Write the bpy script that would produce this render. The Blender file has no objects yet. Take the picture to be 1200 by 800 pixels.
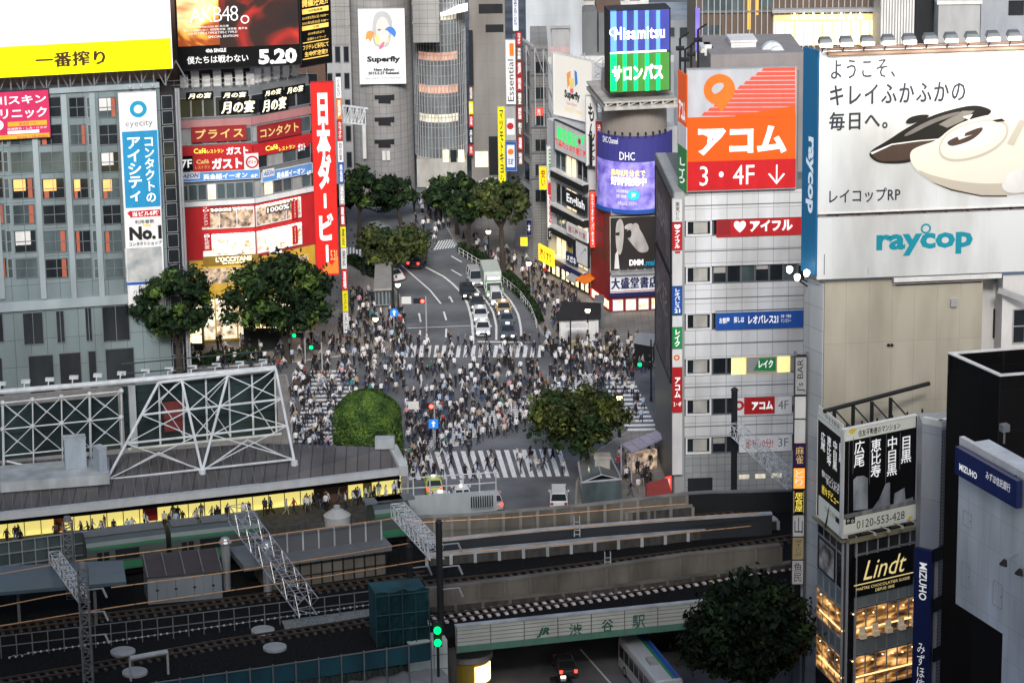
import bpy, bmesh, math, random
from mathutils import Vector, Matrix
random.seed(7)
R = math.radians
S = bpy.context.scene
COL = S.collection
# ---------------- camera ----------------
CAMH, PITCH, ROLL, FPX = 112.0, R(17.0), R(0.85), 3900.0
FW = Vector((0, math.cos(PITCH), -math.sin(PITCH)))
R0 = Vector((1, 0, 0)); U0 = Vector((0, math.sin(PITCH), math.cos(PITCH)))
RT = R0 * math.cos(ROLL) - U0 * math.sin(ROLL)
UP = R0 * math.sin(ROLL) + U0 * math.cos(ROLL)
EYE = Vector((0, 0, CAMH))
cd = bpy.data.cameras.new('camera'); cam = bpy.data.objects.new('camera', cd); COL.objects.link(cam)
cam.matrix_world = Matrix(((RT.x, UP.x, -FW.x, 0), (RT.y, UP.y, -FW.y, 0), (RT.z, UP.z, -FW.z, CAMH), (0, 0, 0, 1)))
cd.sensor_width = 36; cd.lens = 36 * FPX / 1200; cd.clip_start = 1; cd.clip_end = 6000
S.camera = cam
# ---------------- world, sun, exposure ----------------
w = bpy.data.worlds.new('World'); S.world = w; w.use_nodes = True
nt = w.node_tree; nt.nodes.clear()
sky = nt.nodes.new('ShaderNodeTexSky'); sky.sky_type = 'NISHITA'; sky.sun_disc = False
SUN_EL, SUN_ROT = R(30), R(180)
sky.sun_elevation = SUN_EL; sky.sun_rotation = SUN_ROT; sky.air_density = 1.0; sky.dust_density = 3.0; sky.ozone_density = 1.2
bg = nt.nodes.new('ShaderNodeBackground'); bg.inputs[1].default_value = 0.08
ow = nt.nodes.new('ShaderNodeOutputWorld')
hs = nt.nodes.new('ShaderNodeHueSaturation'); hs.inputs['Saturation'].default_value = 0.95
nt.links.new(sky.outputs[0], hs.inputs['Color']); nt.links.new(hs.outputs[0], bg.inputs[0]); nt.links.new(bg.outputs[0], ow.inputs[0])
sl = bpy.data.lights.new('sun', 'SUN'); sl.energy = 1.7; sl.angle = R(12); sl.color = (1, 0.975, 0.95)
so = bpy.data.objects.new('sun', sl); COL.objects.link(so)
sd = Vector((math.sin(SUN_ROT) * math.cos(SUN_EL), math.cos(SUN_ROT) * math.cos(SUN_EL), math.sin(SUN_EL)))
so.rotation_euler = sd.to_track_quat('Z', 'Y').to_euler(); so.location = (0, 100, 300)
S.view_settings.view_transform = 'Standard'; S.view_settings.look = 'None'
S.view_settings.gamma = 1.0; S.view_settings.exposure = 0.95; S.view_settings.use_curve_mapping = False
S.cycles.max_bounces = 5; S.cycles.diffuse_bounces = 1; S.cycles.glossy_bounces = 3

# ---------------- pixel helpers (photo is 1200 x 800) ----------------
def ray(px, py): return FW * FPX + RT * (px - 600) - UP * (py - 400)
def G(px, py, h=0.0):
    d = ray(px, py); t = (h - CAMH) / d.z
    return EYE + d * t
def atY(px, py, Y):
    d = ray(px, py); return EYE + d * (Y / d.y)
def scale_at(P): return FPX / ((P - EYE).dot(FW))

class Fac:
    """vertical facade plane through two ground points, A left and B right as seen from outside"""
    def __init__(s, A, B):
        s.A = Vector((A[0], A[1], 0)); s.B = Vector((B[0], B[1], 0))
        s.L = (s.B - s.A).length; s.u = (s.B - s.A) / s.L; s.n = Vector((s.u.y, -s.u.x, 0))
    def uv(s, px, py, d=0.0):
        r = ray(px, py); A = s.A + s.n * d
        t = (A - EYE).dot(s.n) / r.dot(s.n); P = EYE + r * t
        return (P - A).dot(s.u), P.z
    def P(s, u, z, d=0.0): return s.A + s.u * u + s.n * d + Vector((0, 0, z))
    def rect(s, x0, y0, x1, y1, d=0.0):
        xm, ym = (x0 + x1) / 2, (y0 + y1) / 2
        u0 = s.uv(x0, ym, d)[0]; u1 = s.uv(x1, ym, d)[0]; z1 = s.uv(xm, y0, d)[1]; z0 = s.uv(xm, y1, d)[1]
        return u0, z0, u1, z1
    def off(s, d):
        f = Fac(s.A + s.n * d, s.B + s.n * d); return f
def FY(x0, x1, ybase):
    """camera-facing facade along X whose base lies at pixel (x0..x1, ybase)"""
    a = G(x0, ybase); return Fac(a, (G(x1, ybase).x, a.y))

# ---------------- materials ----------------
MATS = {}
def mat(name, col, rough=0.7, metal=0.0, var=0.12, scale=3.0, emit=0.0, ecol=None, spec=0.4, bump=0.0):
    if name in MATS: return MATS[name]
    m = bpy.data.materials.new(name); m.use_nodes = True; t = m.node_tree; b = t.nodes['Principled BSDF']
    col = tuple(col) + (1,)
    b.inputs['Roughness'].default_value = rough; b.inputs['Metallic'].default_value = metal
    b.inputs['Specular IOR Level'].default_value = spec
    b.inputs['Base Color'].default_value = col
    if var > 0:
        tc = t.nodes.new('ShaderNodeTexCoord'); n = t.nodes.new('ShaderNodeTexNoise'); n.inputs['Scale'].default_value = scale
        n.inputs['Detail'].default_value = 6
        mp = t.nodes.new('ShaderNodeMapping'); mp.inputs['Scale'].default_value = (0.35, 0.35, 0.12)
        r = t.nodes.new('ShaderNodeValToRGB'); r.color_ramp.elements[0].position = .3; r.color_ramp.elements[1].position = .7
        r.color_ramp.elements[0].color = tuple(c * (1 - var) for c in col[:3]) + (1,)
        r.color_ramp.elements[1].color = tuple(min(1, c * (1 + var * .7)) for c in col[:3]) + (1,)
        t.links.new(tc.outputs['Object'], mp.inputs[0]); t.links.new(mp.outputs[0], n.inputs['Vector']); t.links.new(n.outputs[0], r.inputs[0]); t.links.new(r.outputs[0], b.inputs['Base Color'])
        if bump:
            bp = t.nodes.new('ShaderNodeBump'); bp.inputs['Strength'].default_value = bump; t.links.new(n.outputs[0], bp.inputs['Height']); t.links.new(bp.outputs[0], b.inputs['Normal'])
    if emit > 0:
        b.inputs['Emission Color'].default_value = tuple(ecol or col[:3]) + (1,); b.inputs['Emission Strength'].default_value = emit
    MATS[name] = m; return m
def tile(name, col, joint, wu, wz, u=(1, 0, 0), rough=0.5, mort=0.03, var=0.06, off=0.0, spec=.4):
    """wall of panels with thin joints, laid along direction u and height"""
    if name in MATS: return MATS[name]
    m = bpy.data.materials.new(name); m.use_nodes = True; t = m.node_tree; b = t.nodes['Principled BSDF']
    b.inputs['Roughness'].default_value = rough; b.inputs['Specular IOR Level'].default_value = spec
    tc = t.nodes.new('ShaderNodeTexCoord'); dt = t.nodes.new('ShaderNodeVectorMath'); dt.operation = 'DOT_PRODUCT'; dt.inputs[1].default_value = tuple(u)[:2] + (0,)
    sp = t.nodes.new('ShaderNodeSeparateXYZ'); cb = t.nodes.new('ShaderNodeCombineXYZ'); br = t.nodes.new('ShaderNodeTexBrick')
    br.offset = off; br.squash = 1; br.inputs['Scale'].default_value = 1; br.inputs['Mortar Size'].default_value = mort; br.inputs['Mortar Smooth'].default_value = .2
    br.inputs['Brick Width'].default_value = wu; br.inputs['Row Height'].default_value = wz
    c = tuple(col)
    br.inputs['Color1'].default_value = tuple(x * (1 - var) for x in c) + (1,); br.inputs['Color2'].default_value = tuple(min(1, x * (1 + var)) for x in c) + (1,)
    br.inputs['Mortar'].default_value = tuple(joint) + (1,)
    n = t.nodes.new('ShaderNodeTexNoise'); n.inputs['Scale'].default_value = .25; n.inputs['Detail'].default_value = 8
    mp = t.nodes.new('ShaderNodeMapping'); mp.inputs['Scale'].default_value = (1, 1, .25)
    mx = t.nodes.new('ShaderNodeMix'); mx.data_type = 'RGBA'; mx.blend_type = 'MULTIPLY'; mx.inputs[0].default_value = 1
    rp = t.nodes.new('ShaderNodeValToRGB'); rp.color_ramp.elements[0].position = .35; rp.color_ramp.elements[0].color = (.68, .67, .65, 1); rp.color_ramp.elements[1].position = .6
    L = t.links.new
    L(tc.outputs['Object'], dt.inputs[0]); L(tc.outputs['Object'], sp.inputs[0]); L(dt.outputs['Value'], cb.inputs[0]); L(sp.outputs[2], cb.inputs[1]); L(cb.outputs[0], br.inputs['Vector'])
    L(tc.outputs['Object'], mp.inputs[0]); L(mp.outputs[0], n.inputs['Vector']); L(n.outputs[0], rp.inputs[0]); L(br.outputs[0], mx.inputs[6]); L(rp.outputs[0], mx.inputs[7]); L(mx.outputs[2], b.inputs['Base Color'])
    MATS[name] = m; return m
def blotch(name, stops, scale=.5, emit=0.0, rough=.5, detail=5, dist=0.0, stretch=(1, 1, 1), spec=.4):
    """printed picture made of drifting colour fields"""
    if name in MATS: return MATS[name]
    m = bpy.data.materials.new(name); m.use_nodes = True; t = m.node_tree; b = t.nodes['Principled BSDF']; b.inputs['Roughness'].default_value = rough
    b.inputs['Specular IOR Level'].default_value = spec
    tc = t.nodes.new('ShaderNodeTexCoord'); mp = t.nodes.new('ShaderNodeMapping'); mp.inputs['Scale'].default_value = stretch
    n = t.nodes.new('ShaderNodeTexNoise'); n.inputs['Scale'].default_value = scale; n.inputs['Detail'].default_value = detail; n.inputs['Distortion'].default_value = dist
    r = t.nodes.new('ShaderNodeValToRGB'); els = r.color_ramp.elements
    while len(els) < len(stops): els.new(.5)
    for e, (p, c) in zip(els, stops): e.position = p; e.color = tuple(c) + (1,)
    L = t.links.new; L(tc.outputs['Object'], mp.inputs[0]); L(mp.outputs[0], n.inputs['Vector']); L(n.outputs[0], r.inputs[0]); L(r.outputs[0], b.inputs['Base Color'])
    if emit: L(r.outputs[0], b.inputs['Emission Color']); b.inputs['Emission Strength'].default_value = emit
    MATS[name] = m; return m
def glass(name, col=(.02, .025, .03), rough=.08, var=.5, emit=0, ecol=None):
    return mat(name, col, rough, 0, var, 1.5, emit, ecol, .6)

M = dict(
 white=mat('white_paint', (.78, .79, .8), .5), offw=mat('off_white_panel', (.68, .68, .67), .55), grey=mat('grey_paint', (.36, .37, .38), .6),
 mid=mat('mid_grey_metal', (.15, .165, .175), .5), dark=mat('dark_metal', (.02, .022, .025), .6, spec=.2), black=mat('black_panel', (.006, .006, .007), .5, spec=.15),
 steel=mat('galvanised_steel', (.55, .57, .6), .4, .6), wsteel=mat('white_steel', (.6, .64, .67), .45, 0, .2, 3), concrete=mat('concrete', (.24, .24, .235), .85, bump=.1, scale=6),
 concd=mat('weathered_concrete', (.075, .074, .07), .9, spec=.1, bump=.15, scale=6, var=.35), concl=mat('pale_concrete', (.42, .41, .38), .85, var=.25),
 red=mat('red_panel', (.52, .02, .025), .45), redd=mat('deep_red_panel', (.3, .02, .025), .5), gold=mat('gold_lettering', (.75, .55, .18), .4, emit=.15), yellow=mat('yellow_panel', (.85, .76, .0), .5),
 glass=glass('dark_glass'), glass2=glass('blue_grey_glass', (.08, .11, .12)), glass3=glass('pale_blind_glass', (.35, .37, .37), .3),
 navy=mat('navy_panel', (.012, .022, .11), .4), blue=mat('blue_panel', (.02, .1, .42), .45), teal=mat('teal_panel', (.01, .3, .5), .45), ink=mat('ink_lettering', (.012, .012, .014), .6, var=0),
 wlet=mat('white_lettering', (.85, .85, .85), .5, var=0, emit=.25), green=mat('green_panel', (.02, .3, .08), .5), orange=mat('orange_panel', (.85, .2, .015), .5),
 warm=mat('warm_light_panel', (1, .75, .42), .6, emit=2.6, ecol=(1, .62, .28)), lampw=mat('lamp_lens', (1, 1, 1), .4, emit=5, ecol=(1, .93, .8), var=0),
 rlamp=mat('red_lamp_lens', (1, .02, .02), .4, emit=9, ecol=(1, .03, .02), var=0), glamp=mat('green_lamp_lens', (.0, .5, .12), .4, emit=2.2, ecol=(.0, .7, .1), var=0),
 lit=mat('lit_shop_interior', (.9, .75, .5), .6, emit=.5, ecol=(1, .78, .45), var=.6, scale=8), brown=mat('brown_panel', (.12, .07, .05), .6),
)

# ---------------- object helpers ----------------
BASE = {}
def tag(o, label=None, cat=None, group=None, kind=None):
    if label: o['label'] = label
    if cat: o['category'] = cat
    if group: o['group'] = group
    if kind: o['kind'] = kind
    return o
def thing(name, label, cat, loc, group=None):
    o = bpy.data.objects.new(name, None); COL.objects.link(o); o.location = Vector(loc); o.empty_display_size = .5
    BASE[o.name] = Vector(loc); return tag(o, label, cat, group)
def mesh_from(bm, name, mats, base=None, smooth=False):
    if base is not None: bmesh.ops.translate(bm, verts=bm.verts, vec=-base)
    me = bpy.data.meshes.new(name); bm.to_mesh(me); bm.free()
    for m in (mats if isinstance(mats, (list, tuple)) else [mats]): me.materials.append(M[m] if isinstance(m, str) else m)
    if smooth: me.polygons.foreach_set('use_smooth', [True] * len(me.polygons))
    return me
def part(name, bm, mats, parent, label=None, smooth=False, kind=None):
    b = BASE[parent.name]
    o = bpy.data.objects.new(name, mesh_from(bm, name, mats, b, smooth)); COL.objects.link(o); o.parent = parent; BASE[o.name] = b
    if label: o['label'] = label
    if kind: o['kind'] = kind
    return o
def solo(name, bm, mats, label=None, cat=None, group=None, kind=None, smooth=False):
    xs = [v.co for v in bm.verts]; mn = Vector([min(c[i] for c in xs) for i in range(3)]); mx = Vector([max(c[i] for c in xs) for i in range(3)])
    b = Vector(((mn.x + mx.x) / 2, (mn.y + mx.y) / 2, mn.z))
    o = bpy.data.objects.new(name, mesh_from(bm, name, mats, b, smooth)); COL.objects.link(o); o.location = b; BASE[o.name] = b
    return tag(o, label, cat, group, kind)
def struct(name, bm, mats, kind='structure'):
    return solo(name, bm, mats, kind=kind)
ORD = ['first', 'second', 'third', 'fourth', 'fifth', 'sixth', 'seventh', 'eighth', 'ninth', 'tenth', 'eleventh', 'twelfth']
def each(name, label, cat, m, makers, group):
    for i, f in enumerate(makers):
        bm = B(); f(bm); solo(name, bm, m, label % ORD[i], cat, group)
def copy_tree(o, loc, rz=0.0, parent=None):
    c = o.copy(); COL.objects.link(c)
    if parent is None: c.location = loc; c.rotation_euler = (0, 0, rz)
    else: c.parent = parent
    for ch in list(o.children): copy_tree(ch, None, 0, c)
    return c
B = bmesh.new
def quadbox(bm, pts, mi=0):
    """8 points: bottom ring of 4 then top ring of 4"""
    v = [bm.verts.new(p) for p in pts]
    for f in ((0, 3, 2, 1), (4, 5, 6, 7), (0, 1, 5, 4), (1, 2, 6, 5), (2, 3, 7, 6), (3, 0, 4, 7)):
        fc = bm.faces.new([v[i] for i in f]); fc.material_index = mi
def fbox(bm, F, u0, z0, u1, z1, d0, d1, mi=0):
    quadbox(bm, [F.P(u0, z0, d0), F.P(u1, z0, d0), F.P(u1, z0, d1), F.P(u0, z0, d1), F.P(u0, z1, d0), F.P(u1, z1, d0), F.P(u1, z1, d1), F.P(u0, z1, d1)][:], mi)
def box(bm, x0, y0, z0, x1, y1, z1, mi=0):
    quadbox(bm, [(x0, y0, z0), (x1, y0, z0), (x1, y1, z0), (x0, y1, z0), (x0, y0, z1), (x1, y0, z1), (x1, y1, z1), (x0, y1, z1)], mi)
def prism(bm, pts, z0, z1, mi=0):
    a = [bm.verts.new((p[0], p[1], z0)) for p in pts]; b = [bm.verts.new((p[0], p[1], z1)) for p in pts]; n = len(pts)
    fs = [bm.faces.new(a[::-1]), bm.faces.new(b)] + [bm.faces.new((a[i], a[(i + 1) % n], b[(i + 1) % n], b[i])) for i in range(n)]
    for f in fs: f.material_index = mi
    bmesh.ops.recalc_face_normals(bm, faces=fs)
def tube(bm, p, q, r, r2=None, n=6, mi=0):
    p, q = Vector(p), Vector(q); d = (q - p)
    if d.length < 1e-5: return
    z = d.normalized(); x = z.orthogonal().normalized(); y = z.cross(x); r2 = r if r2 is None else r2
    a = [bm.verts.new(p + (x * math.cos(t) + y * math.sin(t)) * r) for t in [2 * math.pi * i / n for i in range(n)]]
    b = [bm.verts.new(q + (x * math.cos(t) + y * math.sin(t)) * r2) for t in [2 * math.pi * i / n for i in range(n)]]
    fs = [bm.faces.new((a[i], a[(i + 1) % n], b[(i + 1) % n], b[i])) for i in range(n)] + [bm.faces.new(a[::-1]), bm.faces.new(b)]
    for f in fs: f.material_index = mi
def cyl(bm, c, r, z0, z1, n=24, r2=None, mi=0): tube(bm, (c[0], c[1], z0), (c[0], c[1], z1), r, r2, n, mi)
def sheet(bm, pts, mi=0):
    f = bm.faces.new([bm.verts.new(p) for p in pts]); f.material_index = mi
    f.normal_update()
    if f.normal.z < -.001: f.normal_flip()
def lattice(bm, p, q, w, h, n, r=.06, side=None):
    """square lattice beam from p to q"""
    p, q = Vector(p), Vector(q); d = (q - p).normalized(); up = Vector((0, 0, 1)) if abs(d.z) < .8 else Vector((0, 1, 0))
    s = d.cross(up).normalized(); up = s.cross(d)
    cs = [s * (w / 2) * a + up * (h / 2) * b for a, b in ((-1, -1), (1, -1), (1, 1), (-1, 1))]
    for c in cs: tube(bm, p + c, q + c, r, n=4)
    for i in range(n):
        a = p.lerp(q, i / n); b = p.lerp(q, (i + 1) / n)
        for k in range(4):
            c0, c1 = cs[k], cs[(k + 1) % 4]
            tube(bm, a + c0, a + c1, r * .6, n=4)
            if i % 2 == 0: tube(bm, a + c0, b + c1, r * .7, n=4)
            else: tube(bm, a + c1, b + c0, r * .7, n=4)

# ---------------- lettering ----------------
TX = {}
def text2d(body, bold=0.0, vertical=False, shear=0.0, sp=1.0):
    k = (body, bold, vertical, shear, sp)
    if k in TX: return TX[k]
    c = bpy.data.curves.new('lettering', 'FONT'); c.body = '\n'.join(body) if vertical else body
    c.size = 1; c.resolution_u = 2; c.offset = bold; c.shear = shear; c.fill_mode = 'FRONT'; c.space_character = sp
    if vertical: c.align_x = 'CENTER'; c.space_line = .95
    o = bpy.data.objects.new('lettering', c); COL.objects.link(o)
    dg = bpy.context.evaluated_depsgraph_get(); dg.update()
    e = o.evaluated_get(dg); me = e.to_mesh()
    vs = [v.co.copy() for v in me.vertices]; fs = [tuple(p.vertices) for p in me.polygons]
    e.to_mesh_clear(); bpy.data.objects.remove(o); bpy.data.curves.remove(c)
    if vs:
        x0 = min(v.x for v in vs); x1 = max(v.x for v in vs); y0 = min(v.y for v in vs); y1 = max(v.y for v in vs)
        vs = [((v.x - x0) / (x1 - x0 or 1), (v.y - y0) / (y1 - y0 or 1)) for v in vs]
    TX[k] = (vs, fs); return TX[k]
def put_text(bm, F, r, d, body, bold=0.0, vertical=False, shear=0.0, rot=0, sp=1.0, mi=0, fat=0):
    if fat:
        h = (r[3] - r[1]) * fat
        for k, (a, b) in enumerate(((1, 0), (-1, 0), (0, 1), (0, -1), (.7, .7), (-.7, -.7), (.7, -.7), (-.7, .7))): put_text(bm, F, (r[0] + a * h, r[1] + b * h, r[2] + a * h, r[3] + b * h), d - .0012 * (k + 1), body, bold, vertical, shear, rot, sp, mi)
    u0, z0, u1, z1 = r; vs, fs = text2d(body, bold, vertical, shear, sp); out = []
    for x, y in vs:
        if rot == 90: x, y = y, 1 - x      # reads downwards, tops to the right
        elif rot == -90: x, y = 1 - y, x
        out.append(bm.verts.new(F.P(u0 + (u1 - u0) * x, z0 + (z1 - z0) * y, d)))
    for f in fs:
        try: bm.faces.new([out[i] for i in f]).material_index = mi
        except ValueError: pass
def disc_on(bm, F, u, z, r, d, n=20, rin=0.0, rz=None):
    rz = rz or r
    a = [bm.verts.new(F.P(u + r * math.cos(t), z + rz * math.sin(t), d)) for t in [2 * math.pi * i / n for i in range(n)]]
    if rin <= 0: bm.faces.new(a); return
    k = rin / r
    b = [bm.verts.new(F.P(u + r * k * math.cos(t), z + rz * k * math.sin(t), d)) for t in [2 * math.pi * i / n for i in range(n)]]
    for i in range(n): bm.faces.new((a[i], a[(i + 1) % n], b[(i + 1) % n], b[i]))
def chaikin(P, n=3):
    for _ in range(n): P = [q for a, b in zip(P, P[1:] + P[:1]) for q in ((a[0] * .75 + b[0] * .25, a[1] * .75 + b[1] * .25), (a[0] * .25 + b[0] * .75, a[1] * .25 + b[1] * .75))]
    return P
def poly_on(bm, F, pix, d, mi=0):
    f = bm.faces.new([bm.verts.new(F.P(*F.uv(x, y, d), d)) for x, y in pix]); f.normal_update(); f.material_index = mi
    if f.normal.dot(F.n) < 0: f.normal_flip()
def sign(name, label, cat, F, rect, face, items=(), d=.25, th=.2, frame='dark', group=None, fr=.08, z0=None):
    """a sign board on facade F; rect and items are photo pixels. items: ('t', text, mat, rect, opts) / ('r', mat, rect) / ('p', mat, polygon) / ('o', mat, cx, cy, r, rin)"""
    u0, za, u1, zb = F.rect(*rect, d + th)
    t = thing(name, label, cat, F.P((u0 + u1) / 2, za, d), group)
    bm = B(); fbox(bm, F, u0, za, u1, zb, d, d + th); part('board', bm, face, t)
    if frame:
        bm = B(); e = .06
        for a in ((u0 - fr, zb, u1 + fr, zb + fr), (u0 - fr, za - fr, u1 + fr, za), (u0 - fr, za, u0, zb), (u1, za, u1 + fr, zb)): fbox(bm, F, *a, d - .02, d + th + e)
        part('frame', bm, frame, t)
    k = 0
    for it in items:
        k += 1; dd = d + th + .004 * k; bm = B()
        if it[0] == 't':
            o = it[4] if len(it) > 4 else {}
            put_text(bm, F, F.rect(*it[3], dd), dd, it[1], **o); nm, mm = 'lettering', it[2]
        elif it[0] == 'r':
            a = F.rect(*it[2], dd); fbox(bm, F, *a, d + th - .05, dd); nm, mm = 'colour_field', it[1]
        elif it[0] in 'ps':
            poly_on(bm, F, it[2] if it[0] == 'p' else chaikin(it[2]), dd); nm, mm = 'printed_shape', it[1]
        elif it[0] == 'o':
            u, z = F.uv(it[2], it[3], dd); s = scale_at(F.P(u, z)); disc_on(bm, F, u, z, it[4] / s, dd, 24, (it[5] if len(it) > 5 else 0) / s); nm, mm = 'emblem', it[1]
        if len(bm.verts): part(nm, bm, mm, t)
        else: bm.free()
    return t
def window(parent, F, u0, z0, u1, z1, pane='glass', frame='grey', d=0.0, nu=1, nz=1, fr=.07, dep=.14, label=None):
    bm = B()
    for a in ((u0, z1 - fr, u1, z1), (u0, z0, u1, z0 + fr), (u0, z0 + fr, u0 + fr, z1 - fr), (u1 - fr, z0 + fr, u1, z1 - fr)): fbox(bm, F, *a, d, d + dep)
    for i in range(1, nu):
        u = u0 + (u1 - u0) * i / nu; fbox(bm, F, u - fr / 2, z0 + fr, u + fr / 2, z1 - fr, d, d + dep - .01)
    for i in range(1, nz):
        z = z0 + (z1 - z0) * i / nz; fbox(bm, F, u0 + fr, z - fr / 2, u1 - fr, z + fr / 2, d, d + dep - .02)
    wo = part('window', bm, frame, parent, label)
    bm = B(); fbox(bm, F, u0 + fr * .6, z0 + fr * .6, u1 - fr * .6, z1 - fr * .6, d + .005, d + .03); part('pane', bm, pane, wo)
    return wo
# ---------------- ground, pavements, painted markings ----------------
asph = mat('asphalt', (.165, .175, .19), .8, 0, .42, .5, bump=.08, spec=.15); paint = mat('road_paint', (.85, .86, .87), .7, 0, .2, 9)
pav = tile('paving_blocks', (.2, .19, .175), (.12, .115, .11), 1.2, 1.2, rough=.8)
def ground_tile(name, c, j, w):
    m = tile(name, c, j, w, w, rough=.8); t = m.node_tree
    cb = [n for n in t.nodes if n.type == 'COMBXYZ'][0]; sp = [n for n in t.nodes if n.type == 'SEPXYZ'][0]
    t.links.new(sp.outputs[1], cb.inputs[1]); return m
pav2 = ground_tile('plaza_paving', (.28, .265, .25), (.19, .18, .17), .9)
kerbm = mat('kerb_stone', (.36, .35, .33), .8)
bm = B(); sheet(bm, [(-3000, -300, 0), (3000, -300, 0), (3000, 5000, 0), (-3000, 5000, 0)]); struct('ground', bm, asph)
def pavement(pix, name='pavement'):
    P = [G(x, y) for x, y in pix]; bm = B(); prism(bm, P, -.05, .13)
    struct(name, bm, pav2)
    bm = B(); n = len(P)
    for i in range(n):
        a, b = P[i], P[(i + 1) % n]; d = (b - a).normalized(); s = Vector((d.y, -d.x, 0)) * .1
        quadbox(bm, [a - s, b - s, b + s, a + s] and [(q.x, q.y, -.04) for q in (a - s, b - s, b + s, a + s)] + [(q.x, q.y, .136 + .002 * (i % 2)) for q in (a - s, b - s, b + s, a + s)])
    struct('kerb', bm, kerbm)
PAVR = [(516, 240), (524, 268), (540, 296), (572, 314), (590, 328), (612, 346), (626, 366), (634, 390), (650, 404), (700, 417), (775, 430), (830, 420), (830, 280), (640, 215)]
PAVL = [(300, 310), (420, 314), (436, 324), (460, 337), (468, 347), (474, 375), (472, 398), (450, 410), (395, 418), (330, 426), (150, 436), (150, 380)]
PAVH = [(-40, 470), (150, 452), (335, 440), (342, 470), (342, 522), (395, 538), (478, 545), (478, 600), (-40, 700)]
PAVB = [(672, 640), (676, 566), (690, 535), (735, 507), (772, 505), (815, 512), (815, 640)]
for q in (PAVR, PAVL, PAVH, PAVB): pavement(q)
ZP = .006
def stripe(bm, pix): sheet(bm, [G(x, y, ZP) for x, y in pix])
bm = B()
for i in range(19):
    x = 473 + i * 8.7; stripe(bm, [(x, 418.5), (x + 4.6, 418.5), (x + 6.6, 404.5), (x + 2.2, 404.5)])
struct('crosswalk', bm, paint)
bm = B()
for i in range(19):
    x = 478 + i * 10.2; y = 562 - i * .25; stripe(bm, [(x, y), (x + 5.6, y), (x - 4.2, y - 32), (x - 9.8, y - 32)])
struct('crosswalk', bm, paint)
bm = B()
for i in range(18):
    y = 434 + i * 4.8; x0 = 364 - i * 1.2; stripe(bm, [(x0, y + 2.4), (x0 + 54, y + 1.4), (x0 + 54.5, y - .8), (x0 + .5, y)])
struct('crosswalk', bm, paint)
bm = B()
for i in range(26):
    t = i / 25; cx = 506 + t * 196; cy = 524 - t * 86; stripe(bm, [(cx - 32, cy + 4), (cx + 32, cy - 2), (cx + 31, cy - 4), (cx - 33, cy + 2)])
struct('crosswalk', bm, paint)
bm = B()
for i in range(13):
    y = 442 + i * 5; x0 = 706 + i * 2.4; stripe(bm, [(x0, y + 2.5), (x0 + 36, y + 1.8), (x0 + 35, y - .7), (x0 - 1, y)])
struct('crosswalk', bm, paint)
bm = B()
for i in range(8):
    x = 508 + i * 3.2; y = 293 - i * .4; stripe(bm, [(x, y), (x + 1.8, y), (x + 8, y - 11), (x + 6.2, y - 11)])
struct('crosswalk', bm, paint)
bm = B()
for i in range(9):
    x = 402 + i * 3.8; stripe(bm, [(x, 301), (x + 2, 301), (x + 2, 290), (x, 290)])
struct('crosswalk', bm, paint)
def z5(p): return [(420 + x / 5, 270 + y / 5) for x, y in p]
def line(pix, wd=.2, name='lane_line'):
    P = [G(x, y, ZP + .004) for x, y in pix]; bm = B()
    for a, b in zip(P, P[1:]):
        d = (b - a).normalized(); s = Vector((d.y, -d.x, 0)) * wd / 2; e = d * .02
        sheet(bm, [a - s - e, b - s + e, b + s + e, a + s - e])
    struct(name, bm, paint)
line(z5([(245, 195), (265, 215), (340, 280), (420, 350), (483, 428)]), .22)
line(z5([(395, 215), (500, 270), (550, 310), (590, 350), (620, 390), (640, 430), (655, 480), (665, 530), (670, 590), (672, 665)]), .3)
line(z5([(680, 330), (740, 400), (770, 440), (790, 480), (800, 520), (808, 560), (808, 640)]), .26)
line(z5([(835, 350), (890, 410), (915, 450), (935, 490), (945, 530), (952, 570), (955, 625)]), .26)
for q in ([(500, 475), (515, 525)], [(515, 575), (513, 625)], [(355, 485), (365, 535)], [(362, 585), (360, 635)], [(545, 230), (605, 265)], [(545, 150), (605, 185)], [(535, 385), (552, 420)], [(535, 385), (531, 396)]): line(z5(q), .22, 'lane_dash')
line(z5([(700, 650), (1010, 655)]), .4, 'stop_line'); line(z5([(285, 572), (660, 557)]), .16, 'stop_line')
line([(566, 640), (540, 562)], .3)
line([(680, 760), (720, 805)], .2)
yel = mat('tactile_paving', (.5, .36, .05), .8)
P = [G(x, y, .142) for x, y in [(640, 412), (665, 400), (700, 410), (745, 400), (760, 404)]]; bm = B()
for a, b in zip(P[1:], P[2:]):
    d = (b - a).normalized(); s = Vector((d.y, -d.x, 0)) * .3; sheet(bm, [a - s, b - s, b + s, a + s])
struct('tactile_strip', bm, yel)

# unseen blocks added round the viewpoint to put the railway in shade
twm = tile('shade_block_cladding', (.2, .22, .24), (.06, .07, .08), 3.2, 4.0, (1, 0, 0), .3)
for lab, a in (('unseen tall grey tower at the viewpoint, added to shade the railway', (-75, -60, -1, 75, -3, 186)), ('unseen long block below the view, added to shade the railway', (-130, 95, -1, 60, 188, 27)), ('unseen block beyond the left edge of the view, added for shade', (-125, 190, -1, -60, 300, 46))):
    bm = B(); box(bm, a[0], a[1], a[2], a[3], a[4], a[5]); t = thing('tower' if a[5] > 100 else 'building', lab, 'building', ((a[0] + a[3]) / 2, a[4], 0)); part('wall', bm, twm, t)
    bm = B(); box(bm, a[0] - .4, a[1] - .4, a[5] + .003, a[3] + .4, a[4] + .4, a[5] + .9); part('parapet', bm, 'grey', t)
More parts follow.
